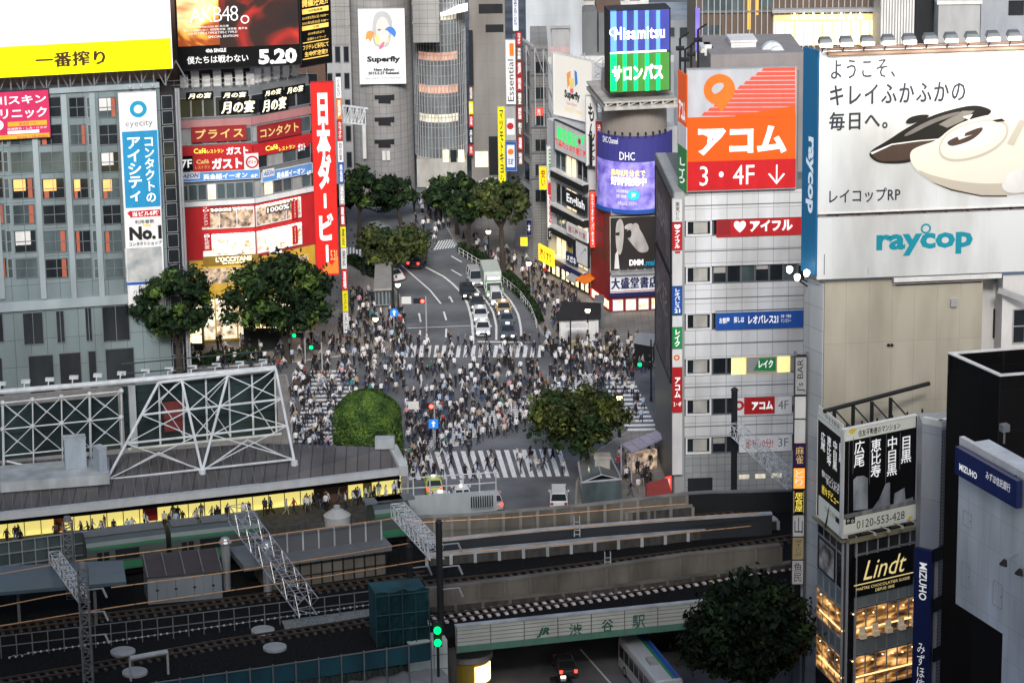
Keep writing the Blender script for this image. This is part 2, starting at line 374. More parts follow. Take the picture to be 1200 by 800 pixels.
# ---------------- left half of the buildings ----------------
def bldg(name, label, F, x0, x1, ytop, depth, wallmat, cat='building', group=None, z1=None):
    """block with its front on facade F between pixel columns x0..x1 (read at height ytop)"""
    u0 = F.uv(x0, ytop)[0]; u1 = F.uv(x1, ytop)[0]; z1 = z1 or F.uv((x0 + x1) / 2, ytop)[1]
    t = thing(name, label, cat, F.P((u0 + u1) / 2, 0, 0), group)
    bm = B(); fbox(bm, F, u0, -.1, u1, z1, -depth, 0); part('wall', bm, wallmat, t)
    t['zz'] = z1; del t['zz']
    return t, u0, u1, z1
def panel(parent, F, m, rect, d0, d1, name='panel', label=None):
    bm = B(); fbox(bm, F, *F.rect(*rect, d1), d0, d1); return part(name, bm, m, parent, label)
def winpx(parent, F, rect, pane='glass', frame='grey', d=0.0, nu=1, nz=1, fr=.07, dep=.14):
    u0, z0, u1, z1 = F.rect(*rect, d + dep); return window(parent, F, u0, z0, u1, z1, pane, frame, d, nu, nz, fr, dep)

# --- grey office block with a window grid, far left ---
FL = Fac(G(-34, 466), G(205, 449))
wl = tile('grey_concrete_panels', (.2, .26, .28), (.08, .1, .11), 1.75, 3.1, FL.u, .55)
t, a, b_, zt = bldg('office_block', 'grey concrete office block with a grid of windows and orange curtains, far left', FL, -34, 187, 108, 22, wl)
orange_curtain = mat('orange_curtain', (.42, .12, .07), .8); warm_room = mat('warm_room_glass', (.3, .14, .05), .4, 0, .8, 5, .8, (1, .5, .15))
rw = random.Random(3)
for r, (ya, yb) in enumerate([(114, 138), (146, 170), (178, 202), (209, 233), (240, 263), (270, 296), (303, 326)]):
    for c, (xa, xb) in enumerate([(-22, 4), (14, 40), (49, 76), (85, 104), (119, 141)]):
        xs = .045 * (ya - 210); rc = (xa + xs, ya, xb + xs, yb)
        wo = winpx(t, FL, rc, rw.choice(['glass', 'glass', 'glass2', 'glass', 'glass2']), 'mid', 0.0, 2, 2)
        if rw.random() < .62:
            u0, z0, u1, z1 = FL.rect(*rc, .05); k = rw.random() < .5
            bm = B(); cu = u1 - (u1 - u0) * .28 if k else u0 + (u1 - u0) * .1
            fbox(bm, FL, cu, z0 + .1, cu + (u1 - u0) * .2, z1 - .1, .03, .05); part('curtain', bm, orange_curtain, wo)
        if r == 3 or rw.random() < .1:
            u0, z0, u1, z1 = FL.rect(*rc, .05); bm = B(); fbox(bm, FL, u0 + .2, z0 + .9, u1 - .9, z1 - .12, .031, .052); part('lit_room', bm, warm_room, wo)
        if rw.random() < .28:
            u0, z0, u1, z1 = FL.rect(*rc, .05); bm = B(); fbox(bm, FL, u0 + .15, z0 + (z1 - z0) * .35, u1 - .6, z1 - .1, .031, .056); part('blind', bm, 'offw', wo)
    for xa, xb in ((5, 11), (63 + 16, 83), (106, 112)):
        xs = .045 * (ya - 210); winpx(t, FL, (xa + xs, ya, xb + xs, yb), 'glass2', 'grey', 0, 1, 2, .05, .08)
for i, x in enumerate((-5, 44, 80, 113)):     # slim white piers between the bays
    u = FL.uv(x, 220)[0]; bm = B(); fbox(bm, FL, u - .3, FL.uv(x, 350)[1], u + .3, zt - .2, .003, .3); part('pier', bm, mat('blue_grey_pier', (.3, .36, .385), .55, 0, .2, 1), t)
for rc in ((-20, 368, 4, 402), (27, 366, 51, 404), (66, 364, 76, 402), (100, 360, 108, 400), (120, 358, 152, 400)): winpx(t, FL, rc, 'glass', 'mid', 0, 2, 1)
for rc in ((-24, 420, 4, 470), (34, 416, 64, 466), (70, 413, 96, 462), (104, 411, 114, 460), (124, 408, 158, 452)): winpx(t, FL, rc, 'glass', 'mid', 0, 1, 1)

panel(t, FL, mat('blue_grey_pier', (.36, .41, .44)), (-34, 350, 186, 361), 0.003, .35, 'string_course'); panel(t, FL, mat('blue_grey_pier', (.36, .41, .44)), (-34, 103, 187, 109), 0.003, .3, 'parapet')
# dark glazed stair strip at its right edge
bs, a2, b2, z2 = bldg('stair_tower', 'dark glass stair tower with thin horizontal mullions beside the eye clinic banner', FL, 187.5, 203, 108, 16, 'dark')
for i in range(18):
    y = 112 + i * 18; xs = .045 * (y - 110); winpx(bs, FL, (189 + xs, y, 202 + xs, y + 16), 'glass', 'steel', .003, 1, 1, .05, .06)
bm = B()
for k in (0, 1): u = FL.uv(205 + 3 * k, 110)[0]; tube(bm, FL.P(u, 0, 1.2), FL.P(u, zt, 1.2), .13)
solo('drain_pipe', bm, 'steel', 'pair of steel pipes running up between the dark stair tower and red shop building', 'pipe')
# roof plant under the beer billboard
bm = B(); 
for x in range(-30, 205, 14): u = FL.uv(x, 100)[0]; fbox(bm, FL, u, zt, u + .15, zt + 3, -.6, -.45)
for k in range(-30, 195, 28): tube(bm, FL.P(FL.uv(k, 100)[0], zt, -.9), FL.P(FL.uv(k + 14, 100)[0], zt + 2.6, -.9), .08); tube(bm, FL.P(FL.uv(k + 28, 100)[0], zt, -.9), FL.P(FL.uv(k + 14, 100)[0], zt + 2.6, -.9), .08)
solo('billboard_framework', bm, 'mid', 'grey steel framework carrying the white and yellow roof billboard', 'framework')
bm = B(); fbox(bm, FL, FL.uv(-30, 100)[0], zt, FL.uv(200, 100)[0], zt + 9, -12, -4); solo('roof_plant_room', bm, 'brown', 'long brown plant room behind the white and yellow roof billboard', 'building')
screen = mat('bright_screen', (.8, .76, .78), .4, 0, .03, .4, .3, (1, .93, .95)); yscr = mat('bright_yellow_screen', (.86, .86, 0), .4, 0, .02, .4, .32, (1, .98, 0))
sign('roof_billboard', 'huge white and yellow roof billboard reading 一番搾り, top left', 'billboard', FL, (-40, -45, 200, 87), screen,
     [('r', yscr, (-40, 51, 201, 87)), ('t', '一番搾り', mat('dark_brown_ink', (.06, .02, .01), .5, var=0), (42, 61, 123, 78), dict(bold=0, fat=.05))], d=.3, th=.5)
pink = mat('crimson_panel', (.6, .03, .12), .45)
sign('clinic_sign', 'crimson and yellow clinic sign reading 川スキンクリニック at the left edge', 'sign', FL, (-24, 107, 58, 163), pink,
     [('r', mat('amber_panel', (.75, .42, .03), .5), (-24, 158, 58, 163)), ('t', '渋川スキン', 'wlet', (-22, 112, 54, 123), dict(bold=.02)), ('t', 'クリニック', 'wlet', (-16, 127, 55, 139), dict(bold=.02)),
      ('r', mat('amber_panel', (.75, .42, .03), .5), (9, 142, 55, 147.5)), ('t', '美容皮フ科', pink, (22, 143, 43, 147)), ('o', 'wlet', -2, 147, 6), ('t', '医療脱毛・しみ・にきび', 'wlet', (9, 149, 55, 151.5)), ('r', 'wlet', (9, 153, 46, 156.5)), ('t', '渋谷スキンクリニック', 'ink', (10, 153.6, 40, 156.2)), ('t', '0120-239-0000', pink, (20, 159, 56, 162))], d=.3)
sky_b = mat('sky_blue_banner', (.02, .27, .52), .5)
sign('eye_clinic_banner', 'tall white and blue eye clinic banner hanging on the grey office block', 'banner', FL, (145, 108, 188, 362), 'white', [
    ('o', 'teal', 162, 128, 10, 5.2), ('o', 'teal', 157.5, 122, 2.6), ('t', 'eyecity', 'mid', (147, 141, 179, 150), dict(bold=-.004)),
    ('r', sky_b, (145, 153.5, 188, 243)), ('t', 'コンタクトの', 'wlet', (170, 161, 181.5, 237), dict(vertical=True, bold=.02)), ('t', 'アイシティ', 'wlet', (150, 161, 166, 236), dict(vertical=True, bold=.025)),
    ('r', 'red', (152.5, 246.5, 188, 254)), ('p', 'red', [(153, 246.5), (149, 250), (153, 254)]), ('t', '当ビル5階', 'wlet', (155, 247.5, 186, 253), dict(bold=.02)),
    ('t', '利用者数', 'ink', (158, 257.5, 181, 262), dict(bold=.01)), ('t', 'No.1', 'ink', (151.5, 265, 189.5, 281), dict(bold=.05)), ('p', 'gold', [(168, 265), (176, 265), (177, 262), (174, 263), (172, 261.5), (170, 263), (167, 262)]), ('t', 'コンタクトショップ', 'ink', (151.5, 283, 189.5, 287.5), dict(bold=.02)),
    ('r', blotch('grey_portrait_print', [(.3, (.12, .2, .24)), (.5, (.4, .42, .42)), (.65, (.55, .56, .55))], .5), (147, 290, 190, 329)), ('r', 'blue', (148, 330, 190, 333)), ('t', 'ハチ公口', 'ink', (156, 339, 178, 344), dict(bold=.01)), ('t', '駅前4F', 'ink', (158, 346, 180, 351), dict(bold=.01))], d=.5, frame='white', fr=.05)
u, z = FL.uv(165, 104, .8)
def spot_a(k): return lambda bm: (tube(bm, FL.P(u + k * 1.2, zt, .2), FL.P(u + k * 1.2, zt + .5, 1.4), .05), tube(bm, FL.P(u + k * 1.2, zt + .5, 1.4), FL.P(u + k * 1.2, zt + .3, 1.4), .2))
each('spotlight', 'small spotlight on the parapet over the blue eye clinic banner, %s from the left', 'spotlight', 'steel', [spot_a(k) for k in (-1, 0, 1)], 'spotlights over the eye clinic banner')

# --- red corner shop building ---
FA = Fac(G(207, 404), G(304, 398)); FB = Fac(G(304, 398), G(371, 382))
zr = FA.uv(255, 104)[1]
t = thing('shop_building', 'corner building with red shop floors and a gold framed ground floor behind the trees', 'building', FA.B)
bm = B(); back = [FB.B - FB.n * 14, FA.A - FA.n * 16]
prism(bm, [FA.A, FA.B, FB.B] + back, -.1, zr); part('wall', bm, 'mid', t)
both = (FA, FB)
pinkb = mat('pink_tile_band', (.42, .2, .2), .6)
def band2(m, ya, yb, d1, name, xa=208, xb=366, tilt=(0, -8)):
    """band round both faces; yb/ya are read at the corner x=304"""
    z1 = FA.uv(304, ya)[1]; z0 = FA.uv(304, yb)[1]
    bm = B(); fbox(bm, FA, FA.uv(xa, ya)[0], z0, FA.L, z1, .003, d1); fbox(bm, FB, 0, z0, FB.uv(xb, ya)[0], z1, .003, d1); part(name, bm, m, t)
def row2(ya, yb, nA, nB, pane, frame, xa=209, xb=364, nz=1, d=0.003, skip=()):
    z1 = FA.uv(304, ya)[1]; z0 = FA.uv(304, yb)[1]
    a0 = FA.uv(xa, ya)[0]; b1 = FB.uv(xb, ya)[0]; k = 0
    for F, n, s, e in ((FA, nA, a0, FA.L), (FB, nB, 0, b1)):
        for i in range(n):
            if k not in skip: window(t, F, s + (e - s) * i / n + .03, z0, s + (e - s) * (i + 1) / n - .03, z1, pane if not isinstance(pane, (list, tuple)) else random.choice(pane), frame, d, 1, nz, .06, .1)
            k += 1
row2(111, 134, 6, 4, 'glass', 'steel'); band2(pinkb, 137, 146, .1, 'band'); row2(148, 166, 6, 4, ['glass2', 'glass3'], 'steel')
band2('red', 169, 180, .18, 'band'); row2(181, 198, 6, 4, ['glass2', 'glass3', 'glass'], 'steel'); row2(212, 231, 8, 6, ['glass2', 'glass2', 'glass3', 'lit'], 'steel'); band2('white', 232, 237, .4, 'ledge', 210, 367)
band2('red', 239, 300, .1, 'red_cladding', 212, 369)
shopi = blotch('lit_boutique_interior', [(.35, (.25, .16, .1)), (.5, (.95, .8, .55)), (.62, (1, .93, .8)), (.75, (.5, .3, .2))], 1.2, .5)
shop2 = blotch('dim_boutique_interior', [(.35, (.05, .04, .04)), (.5, (.35, .25, .18)), (.62, (.6, .45, .3)), (.75, (.1, .08, .08))], 1.6, .4)
for ya, yb, m in ((241, 265, shop2), (271, 297, shopi)):
    z1 = FA.uv(304, ya)[1]; z0 = FA.uv(304, yb)[1]
    for F, s, e in ((FA, FA.uv(236, 255)[0], FA.L - .05), (FB, .05, FB.uv(352, 250)[0])):
        window(t, F, s, z0, e, z1, m, 'white', .1, 3, 1, .1, .12)
        for i in range(12): bm = B(); p = F.P(s + (e - s) * (i + .5) / 12, z1 - .2, .3); tube(bm, p, p + Vector((0, 0, .16)), .09); part('downlight', bm, mat('shop_downlight', (1, .9, .7), .4, emit=6, ecol=(1, .85, .6), var=0), t)
goldw = mat('gold_cladding', (.62, .38, .05), .45, 0, .25, 2, .04, (1, .6, .1))
z1 = FA.uv(304, 301)[1]
for F, s, e in ((FA, FA.uv(222, 318)[0], FA.L), (FB, 0, FB.L)):
    bm = B(); fbox(bm, F, s, .14, e, z1, .003, .22); part('gold_cladding', bm, goldw, t)
row2(310, 329, 2, 2, shop2, 'gold', 236, 360, 1, .22)
row2(345, 394, 3, 3, shopi, 'gold', 226, 364, 1, .22)
# people-like dress forms in the first floor window
for i, x in enumerate((255, 265, 280, 319, 327)):
    F = FA if x < 304 else FB; u, z = F.uv(x, 296, .3); bm = B(); tube(bm, F.P(u, z, .35), F.P(u, z + .8, .35), .36, .1, 8); tube(bm, F.P(u, z + .8, .35), F.P(u, z + 1.25, .35), .13, .16, 8); tube(bm, F.P(u, z + 1.3, .35), F.P(u, z + 1.5, .35), .07, .06, 6)
    part('dress_form', bm, 'wlet', t)
def s2(name, label, F, rect, face, items, **k): return sign(name, label, 'sign', F, rect, face, items, **k)
for i, (F, rc, big) in enumerate([(FA, (218, 108, 250, 117), 0), (FA, (259, 107, 291, 116), 0), (FB, (308, 104, 332, 113), 0), (FB, (334, 100, 358, 110), 0), (FA, (257, 117, 301, 134), 1), (FB, (305, 114, 338, 131), 1)]):
    w = rc[2] - rc[0]
    s2('restaurant_sign', ['small black restaurant sign reading 月の宴, first from the left in the top row', 'small black restaurant sign reading 月の宴, second from the left in the top row', 'small black restaurant sign reading 月の宴, third from the left in the top row', 'small black restaurant sign reading 月の宴, rightmost in the top row',
        'large black restaurant sign reading 月の宴 on the left face of the corner building', 'large black restaurant sign reading 月の宴 on the right face of the corner building'][i], F, rc, 'black', [('t', '月の宴', mat('cream_lettering', (.9, .85, .6), .5, var=0, emit=.6), (rc[0] + 2.5, rc[1] + 1.5, rc[2] - 2.5, rc[3] - 1.5), dict(bold=0, fat=.035, shear=.15))], d=.12, th=.1, frame=None, group='black restaurant signs')
s2('contact_lens_sign', 'dark red sign on the left face with gold price lettering プライス', FA, (225, 149, 288, 165), 'redd', [('t', 'プライス', 'gold', (229, 151, 285, 162), dict(bold=.02, sp=1.2))], d=.12, frame='redd')
s2('contact_lens_sign', 'dark red sign on the right face with gold contact lens lettering コンタクト', FB, (303, 144, 352, 161), 'redd', [('t', 'コンタクト', 'gold', (305, 147, 350, 158), dict(bold=.02))], d=.12, frame='redd')
for F, x0, y0, lab in ((FA, 227, 177, 'left'), (FB, 311, 173, 'right')):
    s2('cafe_fascia', f'long red café fascia reading ガスト on the {lab} face of the corner building', F, (x0 - 14, y0 - 7, x0 + 68 if F is FA else 362, y0 + 5), 'red', [('t', 'Café', mat('yellow_lettering', (.95, .75, .1), .5, var=0, emit=.4), (x0, y0 - 3, x0 + 15, y0 + 3), dict(bold=.02)), ('t', 'レストラン', mat('yellow_lettering', (.95, .75, .1), .5), (x0 + 16, y0 - 2, x0 + 35, y0 + 2.5), dict(bold=.02)), ('t', 'ガスト', 'wlet', (x0 + 38, y0 - 5, x0 + 64 if F is FA else 358, y0 + 4), dict(bold=.05))], d=.2, th=.1, frame=None, group='red café fascias')
s2('floor_sign', 'black sign reading 7F beside the red café sign', FA, (211, 183, 226, 200), 'black', [('t', '7F', 'wlet', (212.5, 187, 225, 197), dict(bold=.02))], d=.12, frame=None)
s2('cafe_sign', 'red café sign reading Café レストラン ガスト with gold and white lettering', FA, (226.5, 182, 285, 200), 'red', [('t', 'Café', 'gold', (230, 187, 245, 192), dict(bold=.02)), ('t', 'レストラン', 'gold', (229, 194, 246, 198)), ('t', 'ガスト', 'wlet', (248, 185, 284, 198), dict(bold=.05))], d=.12, frame=None)
s2('cafe_roundel_sign', 'white square sign with a red ring reading ガスト', FA, (286, 180, 303, 200), 'white', [('o', 'red', 295.5, 190, 7.6, 5.6), ('t', 'ガスト', 'red', (290.5, 188, 300.5, 192), dict(bold=.04))], d=.12, frame=None)
bl2 = mat('english_school_blue', (.12, .32, .72), .5)
for F, x0, x1, lab in ((FA, 211, 304, 'left'), (FB, 307, 366, 'right')):
    ya, yb = (201, 211) if F is FA else (197, 208)
    k = (x1 - x0) / 93
    s2('english_school_sign', f'blue and white English school sign with AEON lettering on the {lab} face', F, (x0, ya, x1, yb), bl2, [('r', 'white', (x0 + 1, ya + 1, x0 + 23 * k, yb - 1)), ('t', 'AEON', 'blue', (x0 + 3 * k, ya + 2.5, x0 + 22 * k, yb - 2.5), dict(bold=.03, shear=.2)), ('t', '英会話イーオン', 'wlet', (x0 + 27 * k, ya + 2, x0 + 79 * k, yb - 1.5), dict(bold=.03)), ('t', '6F', 'wlet', (x0 + 83 * k, ya + 3, x0 + 91 * k, yb - 3), dict(bold=.02))], d=.15, frame='white', fr=.04, group='English school signs')
for i, (F, rc) in enumerate([(FA, (236, 241, 246, 266)), (FA, (237, 272, 248, 294)), (FB, (342, 233, 349, 257)), (FB, (343, 264, 349, 286))]):
    s2('hanging_banner', ['narrow red shop banner left of the upper 1000% window', 'narrow red shop banner left of the bridal window', 'narrow red shop banner right of the upper 1000% window', 'narrow red shop banner right of the bridal window'][i], F, rc, 'red', [('t', 'ファッション' if i % 2 == 0 else '婚礼衣裳', 'wlet', (rc[0] + 2.5, rc[1] + 2, rc[2] - 2.5, rc[3] - 2), dict(vertical=True))], d=.3, th=.08, frame=None)
for F, rc, lab in ((FA, (247, 243, 272, 249), 'left'), (FB, (312, 240, 340, 248), 'right')):
    s2('window_lettering_board', f'dark board reading 1000% in the {lab} upper shop window', F, rc, 'brown', [('t', '1000%', 'wlet', (rc[0] + 1, rc[1] + 1, rc[2] - 1, rc[3] - 1), dict(bold=.03))], d=.26, th=.05, frame=None)
s2('perfume_shop_sign', "dark gold shop fascia reading L'OCCITANE above the trees", FA, (238, 299.5, 303, 309.5), mat('dark_gold_fascia', (.3, .19, .03), .5), [('t', "L'OCCITANE", mat('pale_gold_lettering', (1, .92, .6), .5, emit=1.2, ecol=(1, .9, .55), var=0), (253, 300.5, 295, 306), dict(bold=.02)), ('t', 'EN PROVENCE', mat('pale_gold_lettering', (1, .92, .6)), (261, 307, 287, 309))], d=.26, frame=None)
# roof machinery and the two pop music boards
def ac_(F, x, h):
    def f(bm): u = F.uv(x, 96)[0]; fbox(bm, F, u, zr, u + .9, zr + h, -2.2, -1.2); c = F.P(u + .45, zr + h * .6, -1.2); tube(bm, c, c + F.n * .06, .32, n=12)
    return f
each('air_conditioner', 'white air conditioning unit under the music billboards, %s from the left', 'air conditioner', 'offw', [ac_(FA, 212 + i * 13, 1.3 + .4 * (i % 2)) for i in range(7)] + [ac_(FB, 306 + i * 11, 1.6) for i in range(5)], 'air conditioners under the music billboards')
bm = B()
for F, n, L in ((FA, 9, FA.L), (FB, 6, FB.L)):
    for i in range(n + 1): u = L * i / n; tube(bm, F.P(u, zr, -.3), F.P(u, zr + 1.1, -.3), .05, n=4)
    for h in (.55, 1.1): tube(bm, F.P(0, zr + h, -.3), F.P(L, zr + h, -.3), .05, n=4)
solo('roof_railing', bm, 'steel', 'steel railing along the roof edge of the red corner building', 'railing')
bm = B(); prism(bm, [FA.P(0, 0, -4), FA.P(FA.L, 0, -4), FB.P(FB.L, 0, -4), FB.P(FB.L, 0, -13), FA.P(0, 0, -13)], zr, zr + 16)
solo('roof_plant_room', bm, 'brown', 'brown plant room on the red corner building, behind the music billboard', 'building')
FK = Fac(FA.P(0, 0, .4), FA.P(FA.L, 0, .4))
flare = blotch('fiery_album_print', [(.25, (.03, .008, .006)), (.42, (.3, .06, .01)), (.5, (.85, .4, .06)), (.58, (1, .75, .35)), (.68, (.5, .08, .02)), (.85, (.04, .01, .01))], .16, .35, dist=.6, detail=3, stretch=(1, 1, 1.4))
redf = blotch('red_smoke_print', [(.3, (.015, .01, .01)), (.45, (.03, .012, .01)), (.6, (.35, .02, .015)), (.72, (.7, .1, .03))], .22, .25, dist=.8, detail=2)
sign('music_billboard', 'dark music billboard with fiery print reading AKB48 and 5.20', 'billboard', FK, (206, -40, 351, 79), 'black', [
    ('r', flare, (207, -38, 256, 54)), ('r', redf, (256, -38, 349, 54)), ('t', 'AKB48', 'wlet', (222, 8, 279, 26), dict(bold=-.012, sp=.85)), ('o', 'wlet', 287, 23, 5, 3.6),
    ('t', 'PRODUCED BY 秋元康', 'wlet', (232, 30, 268, 32.5)), ('t', '僕たちは戦わない  初回限定盤  通常盤  握手会', 'wlet', (215, 33.5, 290, 36)), ('t', 'ALBUM TYPE-A TYPE-B TYPE-C TYPE-D', 'wlet', (220, 37.5, 278, 40)), ('t', 'SPECIAL EDITION', 'wlet', (244, 41.5, 279, 44)), ('t', '40th SINGLE', 'wlet', (241, 57, 265, 61.5), dict(bold=.03)),
    ('t', '僕たちは戦わない', 'wlet', (219, 65, 291, 74), dict(bold=.01)), ('t', '5.20', 'wlet', (303, 57, 348, 75), dict(bold=.05))], d=.6, th=.4, frame='dark')
FK2 = Fac(FB.P(FB.uv(350, 40)[0], 0, .8), FB.P(FB.uv(350, 40)[0] + 5.2, 0, .8))
gl = mat('gold_print', (.85, .55, .12), .5, var=0, emit=.35)
sign('event_board', 'black event board with gold lettering 開催決定!! beside the fiery music billboard', 'billboard', FK2, (352, -40, 387, 76), 'black', [
    ('t', '開催決定!!', gl, (354, -2, 384, 7), dict(bold=.03)), ('r', gl, (354, 9, 385, 15)), ('t', '大井競馬場', 'ink', (361, 10.5, 378, 13.5), dict(bold=.02)), ('t', '2015年5月31日 10:00〜', gl, (354, 18, 385, 21.5)), ('t', '2015年5月30日 9:00〜', gl, (354, 24, 385, 27.5)), ('r', gl, (354, 29, 385, 34)), ('t', '発売', 'ink', (366, 30, 374, 33), dict(bold=.02)),
    ('t', '2015年5月より', gl, (361, 37, 380, 40)), ('t', '全国ネットワーク', gl, (360, 43, 382, 46)), ('r', gl, (355, 48, 385, 49)), ('t', 'フジテレビ系列にて', gl, (355, 51, 385, 57), dict(bold=.02)), ('t', '生中継決定!!', gl, (357, 59, 384, 65), dict(bold=.03)), ('r', gl, (355, 67, 385, 68))], d=.3, th=.3)
FV = Fac(G(371, 394), G(400, 393))
sign('vertical_banner', 'tall red vertical sign reading 日本ダービー at the corner of the red building', 'sign', FV, (368, 97, 393.5, 322), mat('bright_red_panel', (.62, .015, .012), .45, emit=.12, ecol=(1, .03, .02)), [
    ('p', mat('orange_flame_print', (.8, .2, .03), .5, emit=.15), [(374, 321), (397, 320), (396, 300), (389, 311), (384, 306), (379, 314)]),
    ('t', '日本ダ', 'wlet', (371, 109, 387.5, 222), dict(vertical=True, bold=.05)), ('t', '｜', 'wlet', (379.5, 227, 382.5, 244), dict(bold=.05)), ('t', 'ビ', 'wlet', (374, 250, 391, 282), dict(bold=.05)), ('t', '｜', 'wlet', (382, 287, 385, 307), dict(bold=.05)), ('t', '5.31', 'gold', (387.5, 293, 395, 305), dict(bold=.01))], d=.2, th=.5, frame='red')
FV2 = Fac(FV.P(FV.uv(393, 210)[0] + .55, 0, -.5), FV.P(FV.uv(402, 210)[0] + .55, 0, -.5))
cols = ['white', 'orange', 'red', 'white', 'blue', 'grey', 'redd', 'yellow', 'offw', 'red', 'yellow', 'white']
names = ['ぐるなび', '居酒屋', 'カラオケ', '目の宴', '英会話', '渋谷', '眼鏡', '薬局', '歯科', '酒場', 'ガスト', '入口']
for i in range(12):
    ya = 91 + i * 25; x0 = 393.5 + i * .8
    sign('tenant_sign', f'{["white", "orange", "red", "second white", "blue", "grey", "deep red", "yellow", "cream", "lower red", "lower yellow", "lowest white"][i]} tenant sign reading {names[i]} in the stack beside the red vertical banner', 'sign', FV2, (x0, ya, x0 + 6.2, ya + 24), cols[i], [('t', names[i], 'ink' if cols[i] in ('white', 'yellow', 'offw') else 'wlet', (x0 + 1.4, ya + 2, x0 + 5, ya + 22), dict(vertical=True, bold=.01))], d=0, th=.3, frame=None, group='stacked tenant signs by the red banner')
bm = B(); lattice(bm, FV.P(FV.uv(396, 135)[0], FV.uv(396, 135)[1], -1), FV.P(FV.uv(430, 140)[0], FV.uv(430, 140)[1], -1.5), .6, 1.9, 8, .06)
solo('catwalk_bracket', bm, 'wsteel', 'white lattice bracket reaching from the red banner toward the grey drum tower', 'bracket')

# --- grey drum tower (fashion tower) ---
def drum(name, m, c, r, z0, z1, parent, n=40):
    bm = B(); cyl(bm, c, r, z0, z1, n); return part(name, bm, m, parent)
c9 = G(449, 224); s9 = scale_at(c9); r9 = 37.5 / s9
t = thing('drum_tower', 'grey tiled drum tower with box shaped side wings and a music poster, top centre', 'building', c9)
drum('wall', tile('grey_drum_tiles', (.3, .3, .3), (.17, .17, .17), .9, .9, (1, 0, 0), .6), c9, r9, -.1, 62, t)
F9 = Fac((c9.x - 10, c9.y - r9), (c9.x + 10, c9.y - r9))
tileg = tile('grey_wing_tiles', (.36, .36, .355), (.2, .2, .2), 1.1, 1.1, (1, 0, 0), .6)
for x0, x1, y in ((386, 409, 56), (484, 515, 53)):
    bm = B(); u0 = F9.uv(x0, y)[0]; u1 = F9.uv(x1, y)[0]; z = F9.uv(x0, y)[1]
    fbox(bm, F9, u0, z, u1, 62, -12, -1.5); fbox(bm, F9, u0 - .12, z + 2.6, u1 + .12, z + 2.75, -12, -1.4); fbox(bm, F9, u0 - .12, z + 5.2, u1 + .12, z + 5.35, -12, -1.4); part('wing', bm, tileg, t)
for y in (112, 138, 164):
    u0, z0, u1, z1 = F9.rect(439, y, 462, y + 9, .1); bm = B()
    fbox(bm, F9, u0, z0 + .55, u1, z1, -.9, .12); fbox(bm, F9, u0 + .5, z0, u1 - .5, z0 + .55, -.9, .12); part('slot_window', bm, 'dark', t)
for x, y0, y1 in ((425, 148, 186), (448, 177, 188), (453, 177, 188)):
    bm = B(); fbox(bm, F9, *F9.rect(x, y0, x + 4, y1, .2), -2, .25); part('light_strip', bm, 'offw', t)
def poster_face(F, x0, y0, k):
    """pale abstract print: warm and blue paint splashes"""
    P = lambda *q: [(x0 + a * k, y0 + b * k) for a, b in q]
    a = mat('paint_orange', (.8, .3, .08), .6, emit=.1); bl = mat('paint_blue', (.05, .2, .6), .6, emit=.1); pk = mat('paint_pink', (.8, .2, .3), .6); yl = mat('paint_yellow', (.9, .75, .25), .6); hair = mat('pale_hair_print', (.5, .51, .52), .6); sk = mat('pale_skin_print', (.74, .7, .66), .6)
    return [('s', hair, P((18, 22), (20, 8), (27, 2), (36, 3), (43, 10), (45, 24), (42, 40), (38, 50), (22, 50), (18, 38))), ('s', sk, P((22, 24), (26, 12), (32, 9), (38, 14), (41, 26), (37, 44), (31, 50), (25, 44))),
            ('s', a, P((10, 30), (15, 27), (22, 31), (18, 36), (16, 44), (13, 38), (9, 41))), ('s', bl, P((35, 24), (44, 22), (50, 30), (47, 38), (44, 33), (39, 30))), ('s', yl, P((20, 36), (26, 32), (28, 40), (24, 48))), ('s', pk, P((26, 50), (31, 43), (35, 42), (32, 50), (28, 53))), ('s', yl, P((36, 40), (40, 36), (39, 46))), ('p', mat('grey_eye_print', (.2, .24, .3), .6), P((24, 27), (28, 25.5), (30, 27), (27, 28.5))), ('p', mat('grey_eye_print', (.2, .24, .3), .6), P((34, 26.5), (36, 25), (39, 26), (37, 28)))]
post = mat('backlit_paper', (.72, .75, .76), .5, 0, .04, .5, .12)
sign('music_poster', 'pale backlit poster with paint splashed face reading Superfly on the drum tower', 'poster', F9, (421, 11, 474.5, 98), post, poster_face(F9, 420, 11, .9) + [('t', 'Superfly', 'ink', (430, 66, 469, 74.5), dict(bold=.05)), ('t', 'New Album', 'ink', (438, 80, 462, 83.5), dict(bold=.05)), ('t', '2015.5.27 Release!', 'ink', (431.5, 84, 468, 87.5), dict(bold=.05)), ('t', 'NEW ALBUM WHITE STANDARD', 'mid', (428, 91, 470, 92.5))], d=.25, th=.25, frame='white', fr=.06)
# curved glass stair beside it
cg = G(518, 212); rg = 30 / scale_at(cg); t = thing('glass_drum', 'curved glass stair drum with white frames beside the grey drum tower', 'building', cg)
gm = mat('curtain_glass', (.16, .18, .19), .15, 0, .6, 1.2); drum('glazing', gm, cg, rg, 4, 34, t); ztop = atY(518, 22, cg.y - rg).z
drum('core', 'mid', cg, rg * .7, 0, 50, t)
bm = B()
for i in range(24):
    a = math.pi * (1 + i / 23); p = Vector((cg.x + math.cos(a) * (rg + .05), cg.y + math.sin(a) * (rg + .05), 0)); tube(bm, p + Vector((0, 0, 4)), p + Vector((0, 0, 34.2)), .07, n=4)
part('mullions', bm, 'steel', t); bm = B()
for k in range(22):
    z = 4 + k * 1.42; pts = [Vector((cg.x + math.cos(math.pi * (1 + i / 16)) * (rg + .05), cg.y + math.sin(math.pi * (1 + i / 16)) * (rg + .05), z)) for i in range(17)]
    for p, q in zip(pts, pts[1:]): tube(bm, p, q, .05, n=4)
part('transoms', bm, 'steel', t)
